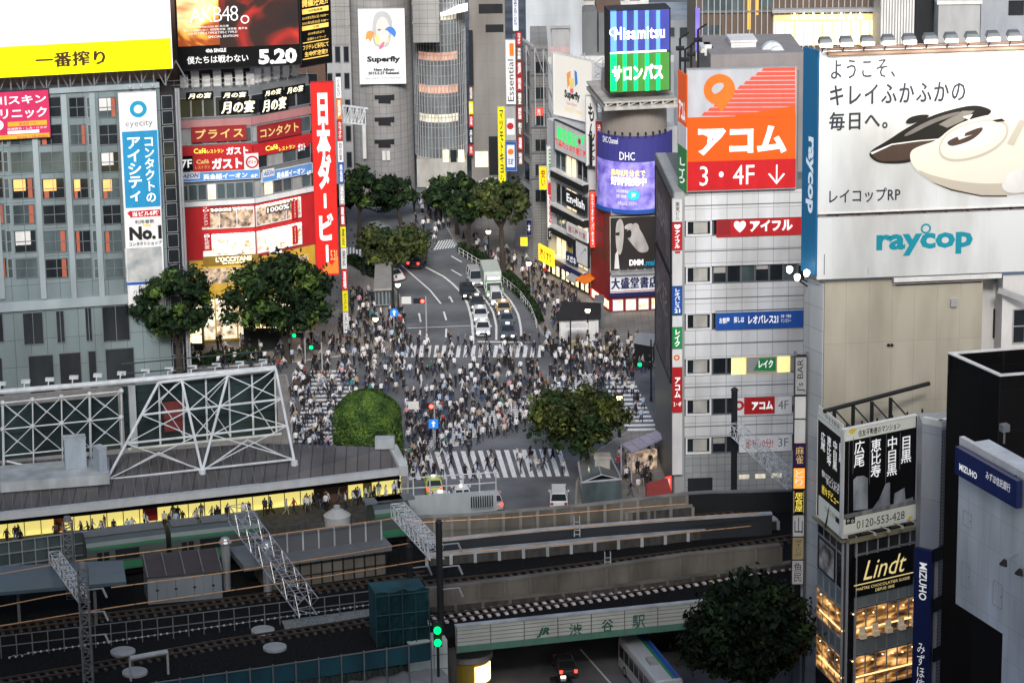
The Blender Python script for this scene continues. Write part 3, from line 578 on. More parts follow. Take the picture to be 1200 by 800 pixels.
for k, (z, m) in enumerate(((13, 'pinkb'), (17.5, 'pinkb'), (23, 'lit'), (9, 'lit'))):
    pts = []; bm = B()
    for i in range(9):
        a = math.pi * (1.2 + .55 * i / 8); pts.append((cg.x + math.cos(a) * (rg + .02), cg.y + math.sin(a) * (rg + .02)))
    for p, q in zip(pts, pts[1:]): sheet(bm, [(p[0], p[1], z), (q[0], q[1], z), (q[0], q[1], z + 1.1), (p[0], p[1], z + 1.1)])
    part('lit_floor', bm, mat('dim_lit_floor', (.5, .3, .22), .6, emit=.25, ecol=(1, .5, .35), var=.7, scale=6) if m == 'pinkb' else mat('pale_lit_floor', (.7, .65, .5), .6, emit=.3, var=.6, scale=6), t)
bm = B(); FGg = Fac((cg.x - rg, cg.y - rg), (cg.x + rg, cg.y - rg)); fbox(bm, FGg, .2, .1, 2 * rg, 4, -3, .2); part('entrance', bm, 'concl', t)
for i in range(3): panel(t, FGg, 'lit' if i != 1 else 'glass', (519 + i * 9, 176, 526 + i * 9, 190), .15, .3, 'shop_window')
bm = B(); p0, p1 = atY(516, 20, cg.y - rg), atY(548, 13, cg.y - rg - 3); quadbox(bm, [p0, p1, p1 + Vector((0, 3, 0)), p0 + Vector((0, 3, 0))] + [q + Vector((0, 0, .5)) for q in (p0, p1, p1 + Vector((0, 3, 0)), p0 + Vector((0, 3, 0)))]); part('canopy', bm, mat('glowing_canopy', (.9, .88, .85), .5, emit=.5, ecol=(1, .93, .88)), t)
# plain grey block with two dark slots
FQ = FY(549, 594, 214); conb = tile('smooth_grey_concrete', (.27, .26, .25), (.21, .2, .19), 2.4, 2.4, (1, 0, 0), .8, .02, .03)
t, a, b_, z_ = bldg('plain_tower', 'plain grey concrete block with two dark slot windows, right of the glass drum', FQ, 551, 593, 100, 20, conb, z1=70)
for rc in ((561, 5, 589, 16), (569, 29, 590, 38)): panel(t, FQ, 'dark', rc, .003, .06, 'slot_window')
panel(t, FQ, 'lit', (557, 178, 572, 196), .003, .2, 'shop_window'); panel(t, FQ, 'dark', (573, 160, 592, 205), .003, .1, 'shop_window')
FQ2 = FQ.off(1.0)
for i, (m, ya, yb, nm, ttx) in enumerate([('dark', 36, 100, 'black', ''), ('brown', 101, 118, 'brown', '居酒屋'), ('yellow', 119, 134, 'yellow and green', '焼肉'), ('red', 135, 149, 'red', '酒場'), ('dark', 150, 169, 'dark', '麻雀'), ('red', 170, 182, 'lower red', '寿司')]):
    sign('street_sign', f'{nm} blade sign in the narrow column beside the plain grey block', 'sign', FQ2, (549.5, ya, 554.5, yb), m, [('t', ttx, 'wlet', (550.5, ya + 2, 553.5, yb - 2), dict(vertical=True))] if ttx else (), d=.1, th=.3, frame=None)
# dim buildings further behind on the left
FZ = FY(300, 420, 232)
for i, (x0, x1, y, m, lab) in enumerate([(382, 412, -60, 'grey', 'grey office tower in the gap between the music billboard and the drum tower'), (-80, 205, -120, 'mid', 'mid grey office tower behind the white and yellow roof billboard'), (205, 384, -120, 'brown', 'brown office tower behind the music billboard')]):
    t, a, b_, z_ = bldg('office_tower', lab, FZ, x0, x1, 100, 18, m, z1=75)
    for r in range(9):
        for c in range(3): uu = a + (b_ - a) * (c + .15) / 3; window(t, FZ, uu, 4 + r * 3.6, uu + (b_ - a) * .22, 6.2 + r * 3.6, 'glass', 'mid', .003)
# ---------------- right half of the buildings ----------------
class CFac:
    """curved facade: cylinder about c with radius r, u is arc length measured from the side facing the camera"""
    def __init__(s, c, r): s.c = Vector((c[0], c[1], 0)); s.r = r; s.n = Vector((0, -1, 0))
    def P(s, u, z, d=0.0):
        a = u / s.r; q = s.r + d; return s.c + Vector((math.sin(a) * q, -math.cos(a) * q, z))
    def uv(s, px, py, d=0.0):
        r = ray(px, py); q = s.r + d; o = EYE - s.c; a = r.x ** 2 + r.y ** 2; b = 2 * (o.x * r.x + o.y * r.y); c = o.x ** 2 + o.y ** 2 - q * q
        D = max(0, b * b - 4 * a * c); t = (-b - math.sqrt(D)) / (2 * a); P = EYE + r * t; v = P - s.c
        return math.atan2(v.x, -v.y) * s.r, P.z
    rect = Fac.rect
def cpanel(bm, F, u0, z0, u1, z1, d0, d1, n=14):
    for i in range(n): fbox(bm, F, u0 + (u1 - u0) * i / n, z0, u0 + (u1 - u0) * (i + 1) / n, z1, d0, d1)

# --- row of shops along the street on the right ---
FS = Fac(G(632, 315), G(694, 349)); pale = mat('pale_facade', (.5, .52, .54), .6, 0, .15, .6)
t, a, b_, zs = bldg('shop_row_building', 'pale shop building with open balcony floors below the white music billboard', FS, 641, 689, 150, 12, pale)
for k, (ya, yb) in enumerate([(183, 205), (221, 246), (249, 272), (283, 307)]):     # read at x=668
    z1 = FS.uv(668, ya)[1]; z0 = FS.uv(668, yb)[1]; e = FS.uv(652, 240)[0]; f = FS.uv(690, 240)[0]
    for i in range(3): window(t, FS, e + (f - e) * i / 3 + .05, z0, e + (f - e) * (i + 1) / 3 - .05, z1, ['glass2', 'lit', 'glass', 'lit', 'glass2'][(k * 2 + i) % 5], 'grey', .003, 2, 1, .06, .12)
    bm = B(); fbox(bm, FS, e - .2, z0 - 1.0, f, z0 - .05, .003, .7); part('balcony_band', bm, 'dark' if k < 3 else 'navy', t)
    bm = B(); fbox(bm, FS, e - .2, z0 - .12, f, z0 + .1, .003, .85); part('balcony_ledge', bm, 'offw', t)
z1 = FS.uv(668, 322)[1]; e = FS.uv(636, 320)[0]; f = FS.uv(692, 345)[0]
shopl = blotch('bright_shopfront', [(.3, (.35, .16, .06)), (.45, (1, .72, .35)), (.58, (1, .88, .65)), (.7, (.75, .3, .12)), (.8, (.2, .2, .15))], 2.2, 1.0)
for i in range(5): window(t, FS, e + (f - e) * i / 5 + .1, .3, e + (f - e) * (i + 1) / 5 - .1, max(2.9, z1), shopl, 'dark', .003, 2, 1, .08, .2)
def s3(*a_, **k): return sign(*a_, **k)
FS1 = FS.off(1.0)
s3('shop_fascia', 'white balcony sign with lettering English beside the drum shaped screen', 'sign', FS1, (663, 228, 686, 246), 'dark', [('t', 'English', 'wlet', (664, 231, 685, 244), dict(bold=.03))], d=.1, frame=None)
s3('shop_fascia', 'red and white balcony sign reading 居酒屋 below the English sign', 'sign', FS1, (664, 266, 688, 279), 'white', [('t', '居酒屋 個室', 'red', (666, 269, 686, 276), dict(bold=.02))], d=.1, frame=None)
s3('shop_fascia', 'white sign with black characters hung at the end of the lowest balcony', 'sign', FS1, (675, 285, 689, 310), 'white', [('t', '御用', 'ink', (677, 289, 687, 306), dict(bold=.03, vertical=True))], d=.1, frame='dark')
s3('shop_fascia', 'blue and white sign over the ground floor shops, beside the hung white sign', 'sign', FS1, (663, 298, 676, 310), 'navy', [('t', 'メガネ', 'wlet', (664, 300, 675, 308), dict(bold=.03))], d=.1, frame=None)
s3('shop_fascia', 'glowing yellow drugstore fascia at the far end of the shop row', 'sign', FS1, (631, 290, 648, 309), mat('glowing_yellow', (.9, .6, .02), .5, emit=.7), [('t', '薬くすり', 'red', (633, 294, 646, 305), dict(bold=.03))], d=.1, frame=None)
for i, (x, y, c, nm) in enumerate([(668, 325, 'grey', 'grey'), (681, 327, 'orange', 'orange')]):
    u, z = FS.uv(x, y, 1.5); bm = B(); quadbox(bm, [FS.P(u - 1.3, z - .4, 1.6), FS.P(u + 1.3, z - .4, 1.6), FS.P(u + 1.3, z + .3, .1), FS.P(u - 1.3, z + .3, .1)] + [FS.P(u - 1.3, z - .3, 1.6), FS.P(u + 1.3, z - .3, 1.6), FS.P(u + 1.3, z + .45, .1), FS.P(u - 1.3, z + .45, .1)])
    solo('awning', bm, c, f'{nm} sloping awning over the shop row pavement', 'awning')
# billboard with the second pale poster
FSB = Fac(FS.P(-4.4, 0, 0), FS.P(-4.4, 0, 0) + Vector((.65, -.76, 0)) * 12)
sl_ = [('p', mat('paint_orange', (.8, .3, .08)), [(664, 86), (669, 83), (668, 98), (665, 104)]), ('p', mat('paint_blue', (.05, .2, .6)), [(673, 82), (676, 85), (677, 98), (674, 102)]), ('p', mat('paint_yellow', (.9, .75, .25)), [(667, 92), (673, 92), (672, 104), (668, 105)]), ('p', mat('paint_pink', (.8, .2, .3)), [(668, 104), (672, 104), (672, 109), (668, 110)]), ('t', 'Superfly', 'ink', (661.5, 107, 679.5, 119), dict(bold=.05)), ('t', 'New Album', mat('paint_pink', (.8, .2, .3)), (664, 120, 676, 124)), ('t', '2015.5.27 Release', 'gold', (662, 127, 682, 132))]
s3('music_billboard', 'slanted white billboard with a small paint splash and Superfly lettering', 'billboard', FSB, (649, 67, 694, 139), mat('backlit_cream_paper', (.74, .72, .66), .5, 0, .05, .5, .12), sl_, d=.3, th=.3, frame='offw')
zb = FSB.uv(670, 67)[1]; za = FSB.uv(670, 139)[1]
bm = B()
for k in range(5):
    q0 = FSB.P(.6 + k * 1.6, za, -.3); q1 = FSB.P(.6 + k * 1.6, zb, -.3)
    tube(bm, q0 - Vector((0, 0, 2)), q1, .09, n=4); tube(bm, q0 - Vector((0, 0, 2)) - FSB.n * 4, q1, .09, n=4); tube(bm, q0 - FSB.n * 3, q1 - FSB.n * .1, .07, n=4)
lattice(bm, FSB.P(8.8, zs - 2, -1.5), FSB.P(8.8, zb, -1.5), 1.6, 1.6, 7, .08); lattice(bm, FSB.P(8.8, zs - 2, -4.5), FSB.P(8.8, zb - 1, -4.5), 1.6, 1.6, 7, .08)
solo('billboard_framework', bm, 'steel', 'steel lattice framework standing behind the slanted white Superfly billboard', 'framework')
u0, z0, u1, z1 = FSB.rect(650, 136, 692, 146, 1.0)
def spot_b(k):
    p = FSB.P(u0 + (u1 - u0) * (k + .3) / 5, z0, 1.3); return lambda bm: (tube(bm, p - FSB.n * 1.2, p, .05, n=4), tube(bm, p, p - Vector((0, 0, .35)), .12, .25))
each('spotlight', 'small white spotlight under the slanted Superfly billboard, %s from the left', 'spotlight', 'wsteel', [spot_b(k) for k in range(5)], 'spotlights under the slanted billboard')
FSC = FSB
grl = mat('bright_green_lettering', (.02, .6, .12), .5, emit=.35, ecol=(.05, .9, .2), var=0)
s3('restaurant_sign', 'white restaurant sign with green characters and a red tomato under the slanted billboard', 'sign', FS.off(.1), (650, 150, 691, 184), 'offw', [('t', '農家厨房', grl, (653, 153, 676, 169), dict(fat=.04)), ('o', 'red', 679, 166, 3.4), ('p', grl, [(676, 158), (682, 161), (685, 157), (684, 167), (681, 171), (682, 164)]), ('t', '野菜たっぷり居酒屋', mat('glow_red_lettering', (.8, .03, .03), .5, emit=.3, var=0), (650.5, 169.5, 687, 178), dict(bold=.03))], d=.1, th=.3, frame='dark')
pm_ = FS.P(FS.uv(688, 160)[0], 0, 1.3); FM = Fac(pm_, pm_ + Vector((2, -.5, 0)))
s3('vertical_banner', 'white vertical sign with brush lettering もんじゃ', 'sign', FM, (687, 113, 699, 194), 'offw', [('t', 'もん', 'ink', (689, 121, 697, 166), dict(vertical=True, bold=.03)), ('t', 'じゃ', 'ink', (689, 168, 697.5, 191), dict(vertical=True, bold=.03))], d=.2, th=.3, frame='grey')
FM2 = Fac(G(698, 352), G(706, 352))
s3('vertical_banner', 'narrow brown and white vertical sign beside the drum shaped screen', 'sign', FM2, (698.5, 142, 705.5, 215), 'redd', [('t', '渋谷カラオケ館', 'wlet', (700, 146, 704, 212), dict(vertical=True))], d=0, th=.3, frame='grey')
s3('vertical_banner', 'narrow red lit vertical sign on the brick coloured corner', 'sign', FM2, (691.5, 224, 697, 290), mat('lit_red_sign', (.8, .05, .03), .5, emit=.6), [('t', 'カラオケパセラ', 'wlet', (693, 227, 695.7, 287), dict(vertical=True, bold=.02))], d=.4, th=.3, frame='dark')
# blade signs of the shops further up the street
FN = Fac(G(586, 305), G(650, 305)); 
for nm, lab, rc, m, ttx, tm in [
    ('vertical_banner', 'tall yellow vertical sign with black lettering beside the white Essential sign', (584, 125, 592, 220), 'yellow', 'マツモトキヨシ', 'ink'),
    ('vertical_banner', 'tall white vertical sign reading Essential', (593, 47, 604, 122), 'white', 'Essential', 'ink'),
    ('vertical_banner', 'white and blue sign at the top of the narrow sign column, above the Essential sign', (601, -20, 607, 36), 'white', '美容外科', 'blue'),
    ('vertical_banner', 'grey panel sign under the Essential sign with a red emblem', (592, 125, 604, 164), 'grey', '', 'ink'),
    ('vertical_banner', 'blue framed sign with an orange and yellow emblem above the street trees', (592, 166, 605, 200), 'blue', '', 'ink'),
    ('vertical_banner', 'yellow sign in the street beside the brick red vertical strip', (632, 195, 641, 222), 'yellow', '安い', 'red'),
    ('vertical_banner', 'green and white narrow sign with a white ball on top beside the pale shop building', (641, 171, 648, 212), 'offw', '目薬', 'green'),
    ('vertical_banner', 'white narrow sign with a red field in its middle beside the pale shop building', (641.5, 213, 648.5, 266), 'white', '東進', 'red'),
    ('vertical_banner', 'dark narrow sign at the foot of the white sign column', (642, 267, 649, 281), 'dark', '酒', 'wlet'),
    ('vertical_banner', 'blue hanging sign above the crowd by the street trees', (617, 258, 623, 276), 'navy', '本', 'wlet'),
    ('vertical_banner', 'plain yellow hanging sign above the crowd next to the blue one', (610, 278, 618, 288), mat('glowing_yellow', (.9, .6, .02)), '', 'ink')]:
    it = []
    w = rc[2] - rc[0]
    if ttx == 'Essential': it = [('r', 'orange', (597, 51, 602, 66)), ('t', ttx, tm, (595, 70, 602, 119), dict(rot=-90))]
    elif ttx: it = [('t', ttx, tm, (rc[0] + w * .22, rc[1] + 4, rc[2] - w * .22, rc[3] - 4), dict(vertical=True, bold=.02))]
    if 'red emblem' in lab: it = [('r', 'white', (594, 139, 603, 158)), ('o', 'red', 598, 148, 4)]
    if 'orange' in lab: it = [('r', 'white', (594, 170, 603, 196)), ('o', 'orange', 598.5, 178, 3.5), ('t', '王将', 'blue', (595, 186, 602, 193), dict(bold=.03))]
    if 'red field' in lab: it += [('r', 'red', (642, 214, 648, 228))]
    s3(nm, lab, 'sign', FN if rc[0] < 630 else Fac(G(625, 322), G(660, 322)), rc, m, it, d=0, th=.4, frame='grey', fr=.05)
bm = B(); Ft = Fac(G(600, 306), G(620, 306))
reds = ['redd', 'brown', 'redd', 'red', 'brown', 'redd', 'brown', 'redd', 'brown']
for i in range(9):
    ya = 37 + i * 17.5; nm = ['カラオケ', '渋谷館', '居酒屋', '焼鳥', '個室', '鍋料理', '和食', '酒場', '地酒'][i]
    sign('tenant_sign', f'{["topmost", "second", "third", "fourth", "fifth", "sixth", "seventh", "eighth", "lowest"][i]} deep red tenant sign of the narrow vertical strip, reading {nm}', 'sign', Ft, (604.6 + i * .2, ya, 611.6 + i * .2, ya + 17), reds[i], [('t', nm, 'wlet', (606.3 + i * .2, ya + 2, 610 + i * .2, ya + 15), dict(vertical=True, bold=.01))], d=0, th=.4, frame='dark', fr=.03, group='deep red tenant sign strip')
# grey ribbed office
FO = FY(612, 643, 306); rib = tile('ribbed_grey_cladding', (.24, .24, .24), (.1, .1, .1), 30, .36, FO.u, .5)
t, a, b_, z_ = bldg('ribbed_office', 'grey ribbed office with dark windows beside the deep red sign strip', FO, 622, 642, 54, 12, rib)
for y in (72, 102, 133, 163, 192, 222): winpx(t, FO, (627, y, 640, y + 15), 'glass', 'mid', .003, 2, 1)
for y in (62, 92, 122, 153, 183, 213): panel(t, FO, 'mid', (622, y - 5, 642, y - 3.5), .003, .25, 'ledge')
FOs = Fac(FO.P(a, 0, 0) + Vector((-2.2, 7, 0)), FO.P(a, 0, 0)); bm = B(); fbox(bm, FOs, 0, 0, FOs.L - .01, z_ + .05, -.5, 0); part('side_wall', bm, 'grey', t)
for y in (75, 103, 133, 160, 190, 220):
    u0, z0, u1, z1 = FOs.rect(614, y, 621, y + 22, .1); window(t, FOs, u0, z0, u1, z1, 'glass', 'mid', .003)
s3('lit_sign', 'small red lit sign in a window of the ribbed office', 'sign', FO, (627, 127, 636, 136), mat('lit_red_sign', (.8, .05, .03)), [('t', '売', 'wlet', (629.5, 128, 633.5, 135))], d=.2, th=.1, frame=None)
# big pale department store behind
FD = FY(612, 830, 246); palew = tile('pale_blue_wall', (.5, .55, .6), (.42, .47, .52), 3.4, 5.2, (1, 0, 0), .6, .02, .02)
t, a, b_, z_ = bldg('department_store', 'large pale blue windowless store wall behind the Superfly billboard', FD, 616, 682, 0, 24, palew, z1=80)
t2, a, b_, z_ = bldg('store_annex', 'lower pale store wing with a parapet behind the green and blue screen', FD.off(4), 642, 790, 74, 20, palew)
bm = B(); F4 = FD.off(4); fbox(bm, F4, a, z_, b_, z_ + .9, -.3, .05); part('parapet', bm, 'offw', t2)
for rc in ((643, 55, 655, 62), (656, 55, 668, 62)): panel(t2, F4, mat('pale_pink_panel', (.5, .36, .36), .6), rc, .003, .1, 'panel')
bm = B(); F5 = F4.off(-3); fbox(bm, F5, F5.uv(647, 40)[0], z_ - 2, F5.uv(667, 40)[0], F5.uv(657, 33)[1], -4, 0); fbox(bm, F5, F5.uv(646, 40)[0], F5.uv(657, 33)[1], F5.uv(668, 40)[0], F5.uv(657, 32)[1], -4.3, .3)
solo('roof_hut', bm, 'grey', 'small grey hut with a flat lid on the pale store roof', 'roof hut')
for x0, x1, y, l_ in ((683, 700, 18, 'wider'), (702, 714, 20, 'narrower')):
    bm = B(); fbox(bm, F5, F5.uv(x0, 30)[0], z_ - 2, F5.uv(x1, 30)[0], F5.uv(x0, y)[1], -6, -2); solo('roof_plant', bm, 'mid', l_ + ' dark grey plant box on the pale store roof behind the blue screen', 'roof plant')
FD6 = FY(690, 830, 238)
t, a, b_, z_ = bldg('far_building', 'brown topped far building behind the blue and green screen', FD6, 699, 728, 8, 12, 'brown'); t, a, b_, z_ = bldg('far_building', 'pale far building with roof units right of the blue and green screen', FD6, 740, 822, 24, 12, palew)
for i in range(4): winpx(t, FD6, (745 + i * 17, 32, 757 + i * 17, 44), 'glass2', 'grey', .003)
t, a, b_, z_ = bldg('far_building', 'grey far building between the pale store and the brown topped one', FD6.off(-8), 680, 760, -60, 12, 'offw', z1=85)
for i in range(4):
    for k in range(3): winpx(t, FD6.off(-8), (684 + i * 18, -20 + k * 13, 696 + i * 18, -12 + k * 13), 'glass2', 'grey', .003)

# --- corner bookshop building with the drum screen ---
cD = G(744, 357); rD = 39 / scale_at(cD); t = thing('corner_building', 'concrete topped corner building with a brick red side and bookshop ground floor', 'building', cD)
F1 = Fac(G(693, 350), G(716, 367)); F2 = Fac(G(716, 367), G(776, 364))
zd = CFac(cD, rD).uv(744, 250)[1]
bm = B(); prism(bm, [F1.A, F1.B, F2.B, F2.B + Vector((0, 16, 0)), F1.A + Vector((0, 14, 0))], -.1, zd); part('wall', bm, 'redd', t)
bm = B(); fbox(bm, F1, 0, 6, F1.L, zd, .003, .06); part('brick_face', bm, tile('brick_red_face', (.27, .05, .035), (.14, .04, .03), 1.2, .5, F1.u), t)
for i, (y0, nm) in enumerate([(246, '珈琲'), (270, '喫茶')]): panel(t, F1, 'redd', (696, y0, 706, y0 + 18), .07, .12, 'panel')
CD = CFac(cD, rD); ztopD = CD.uv(744, 100)[1]; zc0 = CD.uv(744, 168)[1]
bm = B(); cyl(bm, cD, rD - .15, zd - .2, ztopD + 1, 40); part('drum', bm, mat('drum_concrete', (.3, .27, .24), .85, 0, .25, .5), t)
bm = B(); fbox(bm, F2, 0, zd - .3, F2.L, zd + .4, -2, .4); part('ledge', bm, 'concrete', t)
# ground floor
zg = F2.uv(740, 347)[1]
for i in range(4): window(t, F2, .2 + i * F2.L / 4, .3, (i + 1) * F2.L / 4 - .1, zg - .3, shopl, 'white', .003, 1, 1, .1, .2)
for i in range(2): window(t, F1, .2 + i * F1.L / 2, .3, (i + 1) * F1.L / 2 - .1, zg - .4, shopl, 'red', .003, 1, 1, .1, .2)
def cboard(name, label, cat, F, px0, px1, ya, yb, face, items, d=.3, th=.25, xm=744):
    u0 = F.uv(px0, (ya + yb) / 2, 0)[0]; u1 = F.uv(px1, (ya + yb) / 2, 0)[0]; z1 = F.uv(xm, ya, d)[1]; z0 = F.uv(xm, yb, d)[1]
    t = thing(name, label, cat, F.P((u0 + u1) / 2, z0, d)); bm = B(); cpanel(bm, F, u0, z0, u1, z1, d, d + th); part('board', bm, face, t)
    for i, (body, m, rc, o) in enumerate(items): bm = B(); dd = d + th + .02 + .01 * i; put_text(bm, F, F.rect(*rc, dd), dd, body, **o); part('lettering', bm, m, t)
    return t
scr = blotch('violet_screen', [(.3, (.1, .08, .42)), (.5, (.24, .2, .62)), (.7, (.4, .35, .78))], .9, .22)
cboard('curved_sign', 'deep blue curved sign reading DHC Channel around the corner drum', 'sign', CD, 705.5, 782, 160, 190, mat('deep_blue_curved_board', (.04, .04, .2), .45, 0, .12, .5, .12), [('DHC', 'wlet', (726, 178.5, 744, 188), {}), ('DHC Channel', 'wlet', (706.5, 161, 724, 168), {})], d=.35)
t = cboard('curved_screen', 'glowing violet curved video screen reading 好評発売中 on the corner drum', 'screen', CD, 705.5, 782, 190, 246, scr, [('来年5月分まで', mat('yellow_screen_lettering', (1, .7, .2), .5, emit=.5, var=0), (716, 199.5, 756, 207), dict(fat=.03)), ('好評発売中', mat('white_screen_lettering', (1, 1, 1), .5, emit=.5, var=0), (716, 208, 757, 218), dict(fat=.035)), ('伝統の健康食品', 'wlet', (722, 222, 736, 226), {}), ('全国一律価格', 'wlet', (722, 228, 734, 232), {}), ('お申込みはこちらから', 'wlet', (724, 236, 746, 241), {})], d=.35)
bm = B(); u, z = CD.uv(742.5, 229, .66); disc_on(bm, CD, u, z, .62, .66); part('emblem', bm, mat('cyan_screen_spot', (.02, .45, .6), .5, emit=.35, var=0), t); bm = B(); put_text(bm, CD, CD.rect(739.5, 226, 745.5, 232, .68), .68, '海', bold=.02); part('lettering', bm, 'wlet', t)
bm = B(); z0 = CD.uv(744, 250, .4)[1]; z1 = CD.uv(744, 245.6, .4)[1]; cpanel(bm, CD, CD.uv(705.5, 230)[0], z0, CD.uv(782, 230)[0], z1, .2, .8); part('frame', bm, 'blue', t)
def spot_c(i):
    p = CD.P(-3 + i * .8, CD.uv(744, 159)[1] + .1, .6); return lambda bm: (tube(bm, p, p + Vector((0, -.5, .5)), .05, n=4), tube(bm, p + Vector((0, -.4, .4)), p + Vector((0, -.9, .3)), .14))
each('spotlight', 'small dark spotlight on top of the curved blue sign, %s from the left', 'spotlight', 'dark', [spot_c(i) for i in range(9)], 'spotlights over the curved blue sign')
# rooftop LED box
FH = Fac((cD.x - rD, cD.y - rD * .8), (cD.x + rD, cD.y - rD * .8 + 1.2))
stripb, stripg = mat('led_pale_blue', (.12, .3, .95), .4, 0, 0, 1, .55), mat('led_green', (0, .75, .16), .4, 0, 0, 1, .8)
ledb, ledg = mat('led_indigo', (.05, .06, .3), .4, 0, .3, 2, .25), mat('led_dark_green', (.06, .22, .04), .4, 0, .3, 2, .25)
it = [('r', ledb, (715, 12, 784.5, 61)), ('r', ledg, (715, 62.5, 784.5, 107))]
for k, x in enumerate((715.5, 730, 743, 756, 769)):
    w_ = 7 if k == 0 else 4.5
    it += [('r', stripb, (x, 12.5, x + w_, 60.5)), ('r', stripg, (x, 63, x + w_, 106.5))]
ledw = mat('led_white', (1, 1, 1), .4, 0, 0, 1, 1.3)
it += [('r', ledw, (715, 60.2, 781, 62)), ('t', 'Hisamitsu', ledw, (720, 31, 779, 46), dict(bold=.02, sp=1.1)), ('o', ledw, 719, 38, 5, 3.6), ('t', 'サロンパス', ledw, (717.5, 76, 777, 94.5), dict(bold=.04))]
s3('led_sign', 'blue over green glowing roof sign reading Hisamitsu and サロンパス', 'sign', FH, (714.5, 12, 785, 107), 'black', it, d=.2, th=3, frame='dark')
zbt = FH.uv(750, 107)[1]; bm = B(); fbox(bm, FH, -.3, zbt - 1.3, FH.L + .3, zbt - .9, -8, 3.6); fbox(bm, FH, -.3, zbt - .5, FH.L + .3, zbt - .3, -8, 3.4)
for i in range(7): u = FH.L * i / 6; fbox(bm, FH, u - .1, zbt - .9, u + .1, zbt - .5, -1, 3.3); tube(bm, FH.P(u, zbt - .9, 3.2), FH.P(u + 1, zbt - .5, 3.2), .08)
solo('sign_platform', bm, 'concl', 'grey steel platform carrying the glowing Hisamitsu roof sign', 'platform')
# poster and bookshop fascia
FP = F2.off(.3)
skin = mat('grey_skin_print', (.45, .42, .4), .5, var=.3, scale=4); face_it = [('s', skin, [(721, 262), (727, 255), (731, 262), (731, 280), (728, 300), (722, 296)]), ('s', skin, [(733, 276), (737, 264), (745, 262), (752, 272), (756, 280), (762, 294), (750, 297), (742, 288)]),
    ('s', skin, [(733, 270), (731, 265), (739, 261), (743, 264)]), ('s', skin, [(742, 264), (743, 261), (748, 262), (750, 270)]), ('s', 'ink', [(733, 274), (736, 269), (740, 270), (740, 277), (736, 280)]), ('p', 'ink', [(721, 273), (726, 272), (726, 276), (722, 276)]), ('p', 'offw', [(721, 298), (724, 293), (726, 315), (720, 315)]), ('t', 'DMM', 'wlet', (737.5, 304, 754, 311), dict(bold=.05)), ('t', '.make', 'teal', (755, 304, 774, 311), dict(bold=.03))]
s3('portrait_poster', 'black and white poster of a man holding a hand to one eye, above the bookshop', 'poster', FP, (715.5, 254, 777, 316), mat('charcoal_print', (.03, .025, .024), .5, var=.5, scale=.5), face_it, d=.1, th=.2, frame='concl')
s3('bookshop_sign', 'white bookshop sign with dark blue characters 大盛堂書店', 'sign', FP, (715, 321, 777, 342), 'white', [('t', '大盛堂書店', 'navy', (716.5, 325, 771, 338), dict(bold=0, fat=.045, sp=1.1)), ('r', 'navy', (715, 342.8, 777, 347)), ('r', 'red', (715, 340.4, 777, 341.2))], d=.1, th=.35, frame='navy')
bm = B(); u0, z0, u1, z1 = FP.rect(716, 315, 777, 321, 1); fbox(bm, FP, u0, z0, u1, z0 + .3, .1, 1.2)
for i in range(5): p = FP.P(u0 + 1 + i, z0 + .3, 1.1); tube(bm, p, p + Vector((0, 0, .35)), .1)
solo('sign_ledge', bm, 'steel', 'steel lighting ledge between the portrait poster and the bookshop sign', 'ledge')

# --- white tiled consumer finance building ---
FC = Fac(G(788, 588), G(948, 582)); LW = FC.L
tilew = tile('white_tile_band', (.76, .78, .8), (.36, .38, .4), 1.52, 1.36, FC.u, .4, .03, .03)
t = thing('finance_building', 'white tiled building with ribbon windows and a big orange roof sign', 'building', FC.P(LW / 2, 0))
ux = FC.uv(802, 400)[0]; zc = FC.uv(870, 223)[1]
bm = B(); fbox(bm, FC, ux - 1.1, -.1, LW, zc, -16, -.35); part('core', bm, 'mid', t)
rows = [(258, 278), (312, 334), (367, 388), (420, 441), (467, 488), (512, 533)]   # window rows read at x=803
zz = [(FC.uv(803, y0)[1], FC.uv(803, y1)[1]) for y0, y1 in rows]
edges = [zc] + [v for p in zz for v in p]
for i in range(0, len(edges), 2):
    top = edges[i]; bot = edges[i + 1] if i + 1 < len(edges) else None
    if bot is None: break
    bm = B(); fbox(bm, FC, ux, bot, LW, top, -.3, .0); mid = (bot + top) / 2; fbox(bm, FC, ux, bot - .06, LW, bot + .04, .002, .1); part('tile_band', bm, tilew, t)
    bm = B(); fbox(bm, FC, ux, mid - .05, LW, mid + .05, .002, .02); part('joint', bm, 'mid', t)
bm = B(); fbox(bm, FC, ux, 0, LW, zz[-1][1], -.3, 0); part('tile_band', bm, tile('grey_tile_base', (.38, .4, .41), (.2, .21, .22), .8, .75, FC.u, .5), t)
for (z1, z0), pat in zip(zz, ['r', 'g', 'b', 'l', 'a', 'a']):
    w0 = .15; n = 9; wu = (LW - ux) / n
    window(t, FC, ux + .15, z0 + .06, ux + 2 * wu - .1, z1 - .02, 'glass', 'white', -.3, 1, 1, .16, .32, 'end window with white frame')
    bm = B(); fbox(bm, FC, ux + .9, z0 + .3, ux + 2 * wu - .5, z1 - .3, -.26, -.2); part('room_wall', bm, 'concl', t)
    for i in range(2, n):
        if pat in 'ag' and (i * 7 + int(z0)) % 3 == 0: bm = B(); fbox(bm, FC, ux + i * wu + .12, z1 - .35 - .25 * ((i * 5) % 4), ux + (i + 1) * wu - .12, z1 - .12, -.235, -.215); part('blind', bm, 'concl', t)
        window(t, FC, ux + i * wu + .03, z0 + .06, ux + (i + 1) * wu - .03, z1 - .02, {'g': ['glass', 'glass2', 'glass'][i % 3], 'l': 'glass3' if i > 3 else 'glass'}.get(pat, 'glass'), 'mid', -.28, 1, 1, .06, .14)
bm = B(); fbox(bm, FC, *FC.rect(806, 560, 835, 576, .1), -.25, .05); part('loading_door', bm, 'dark', t)
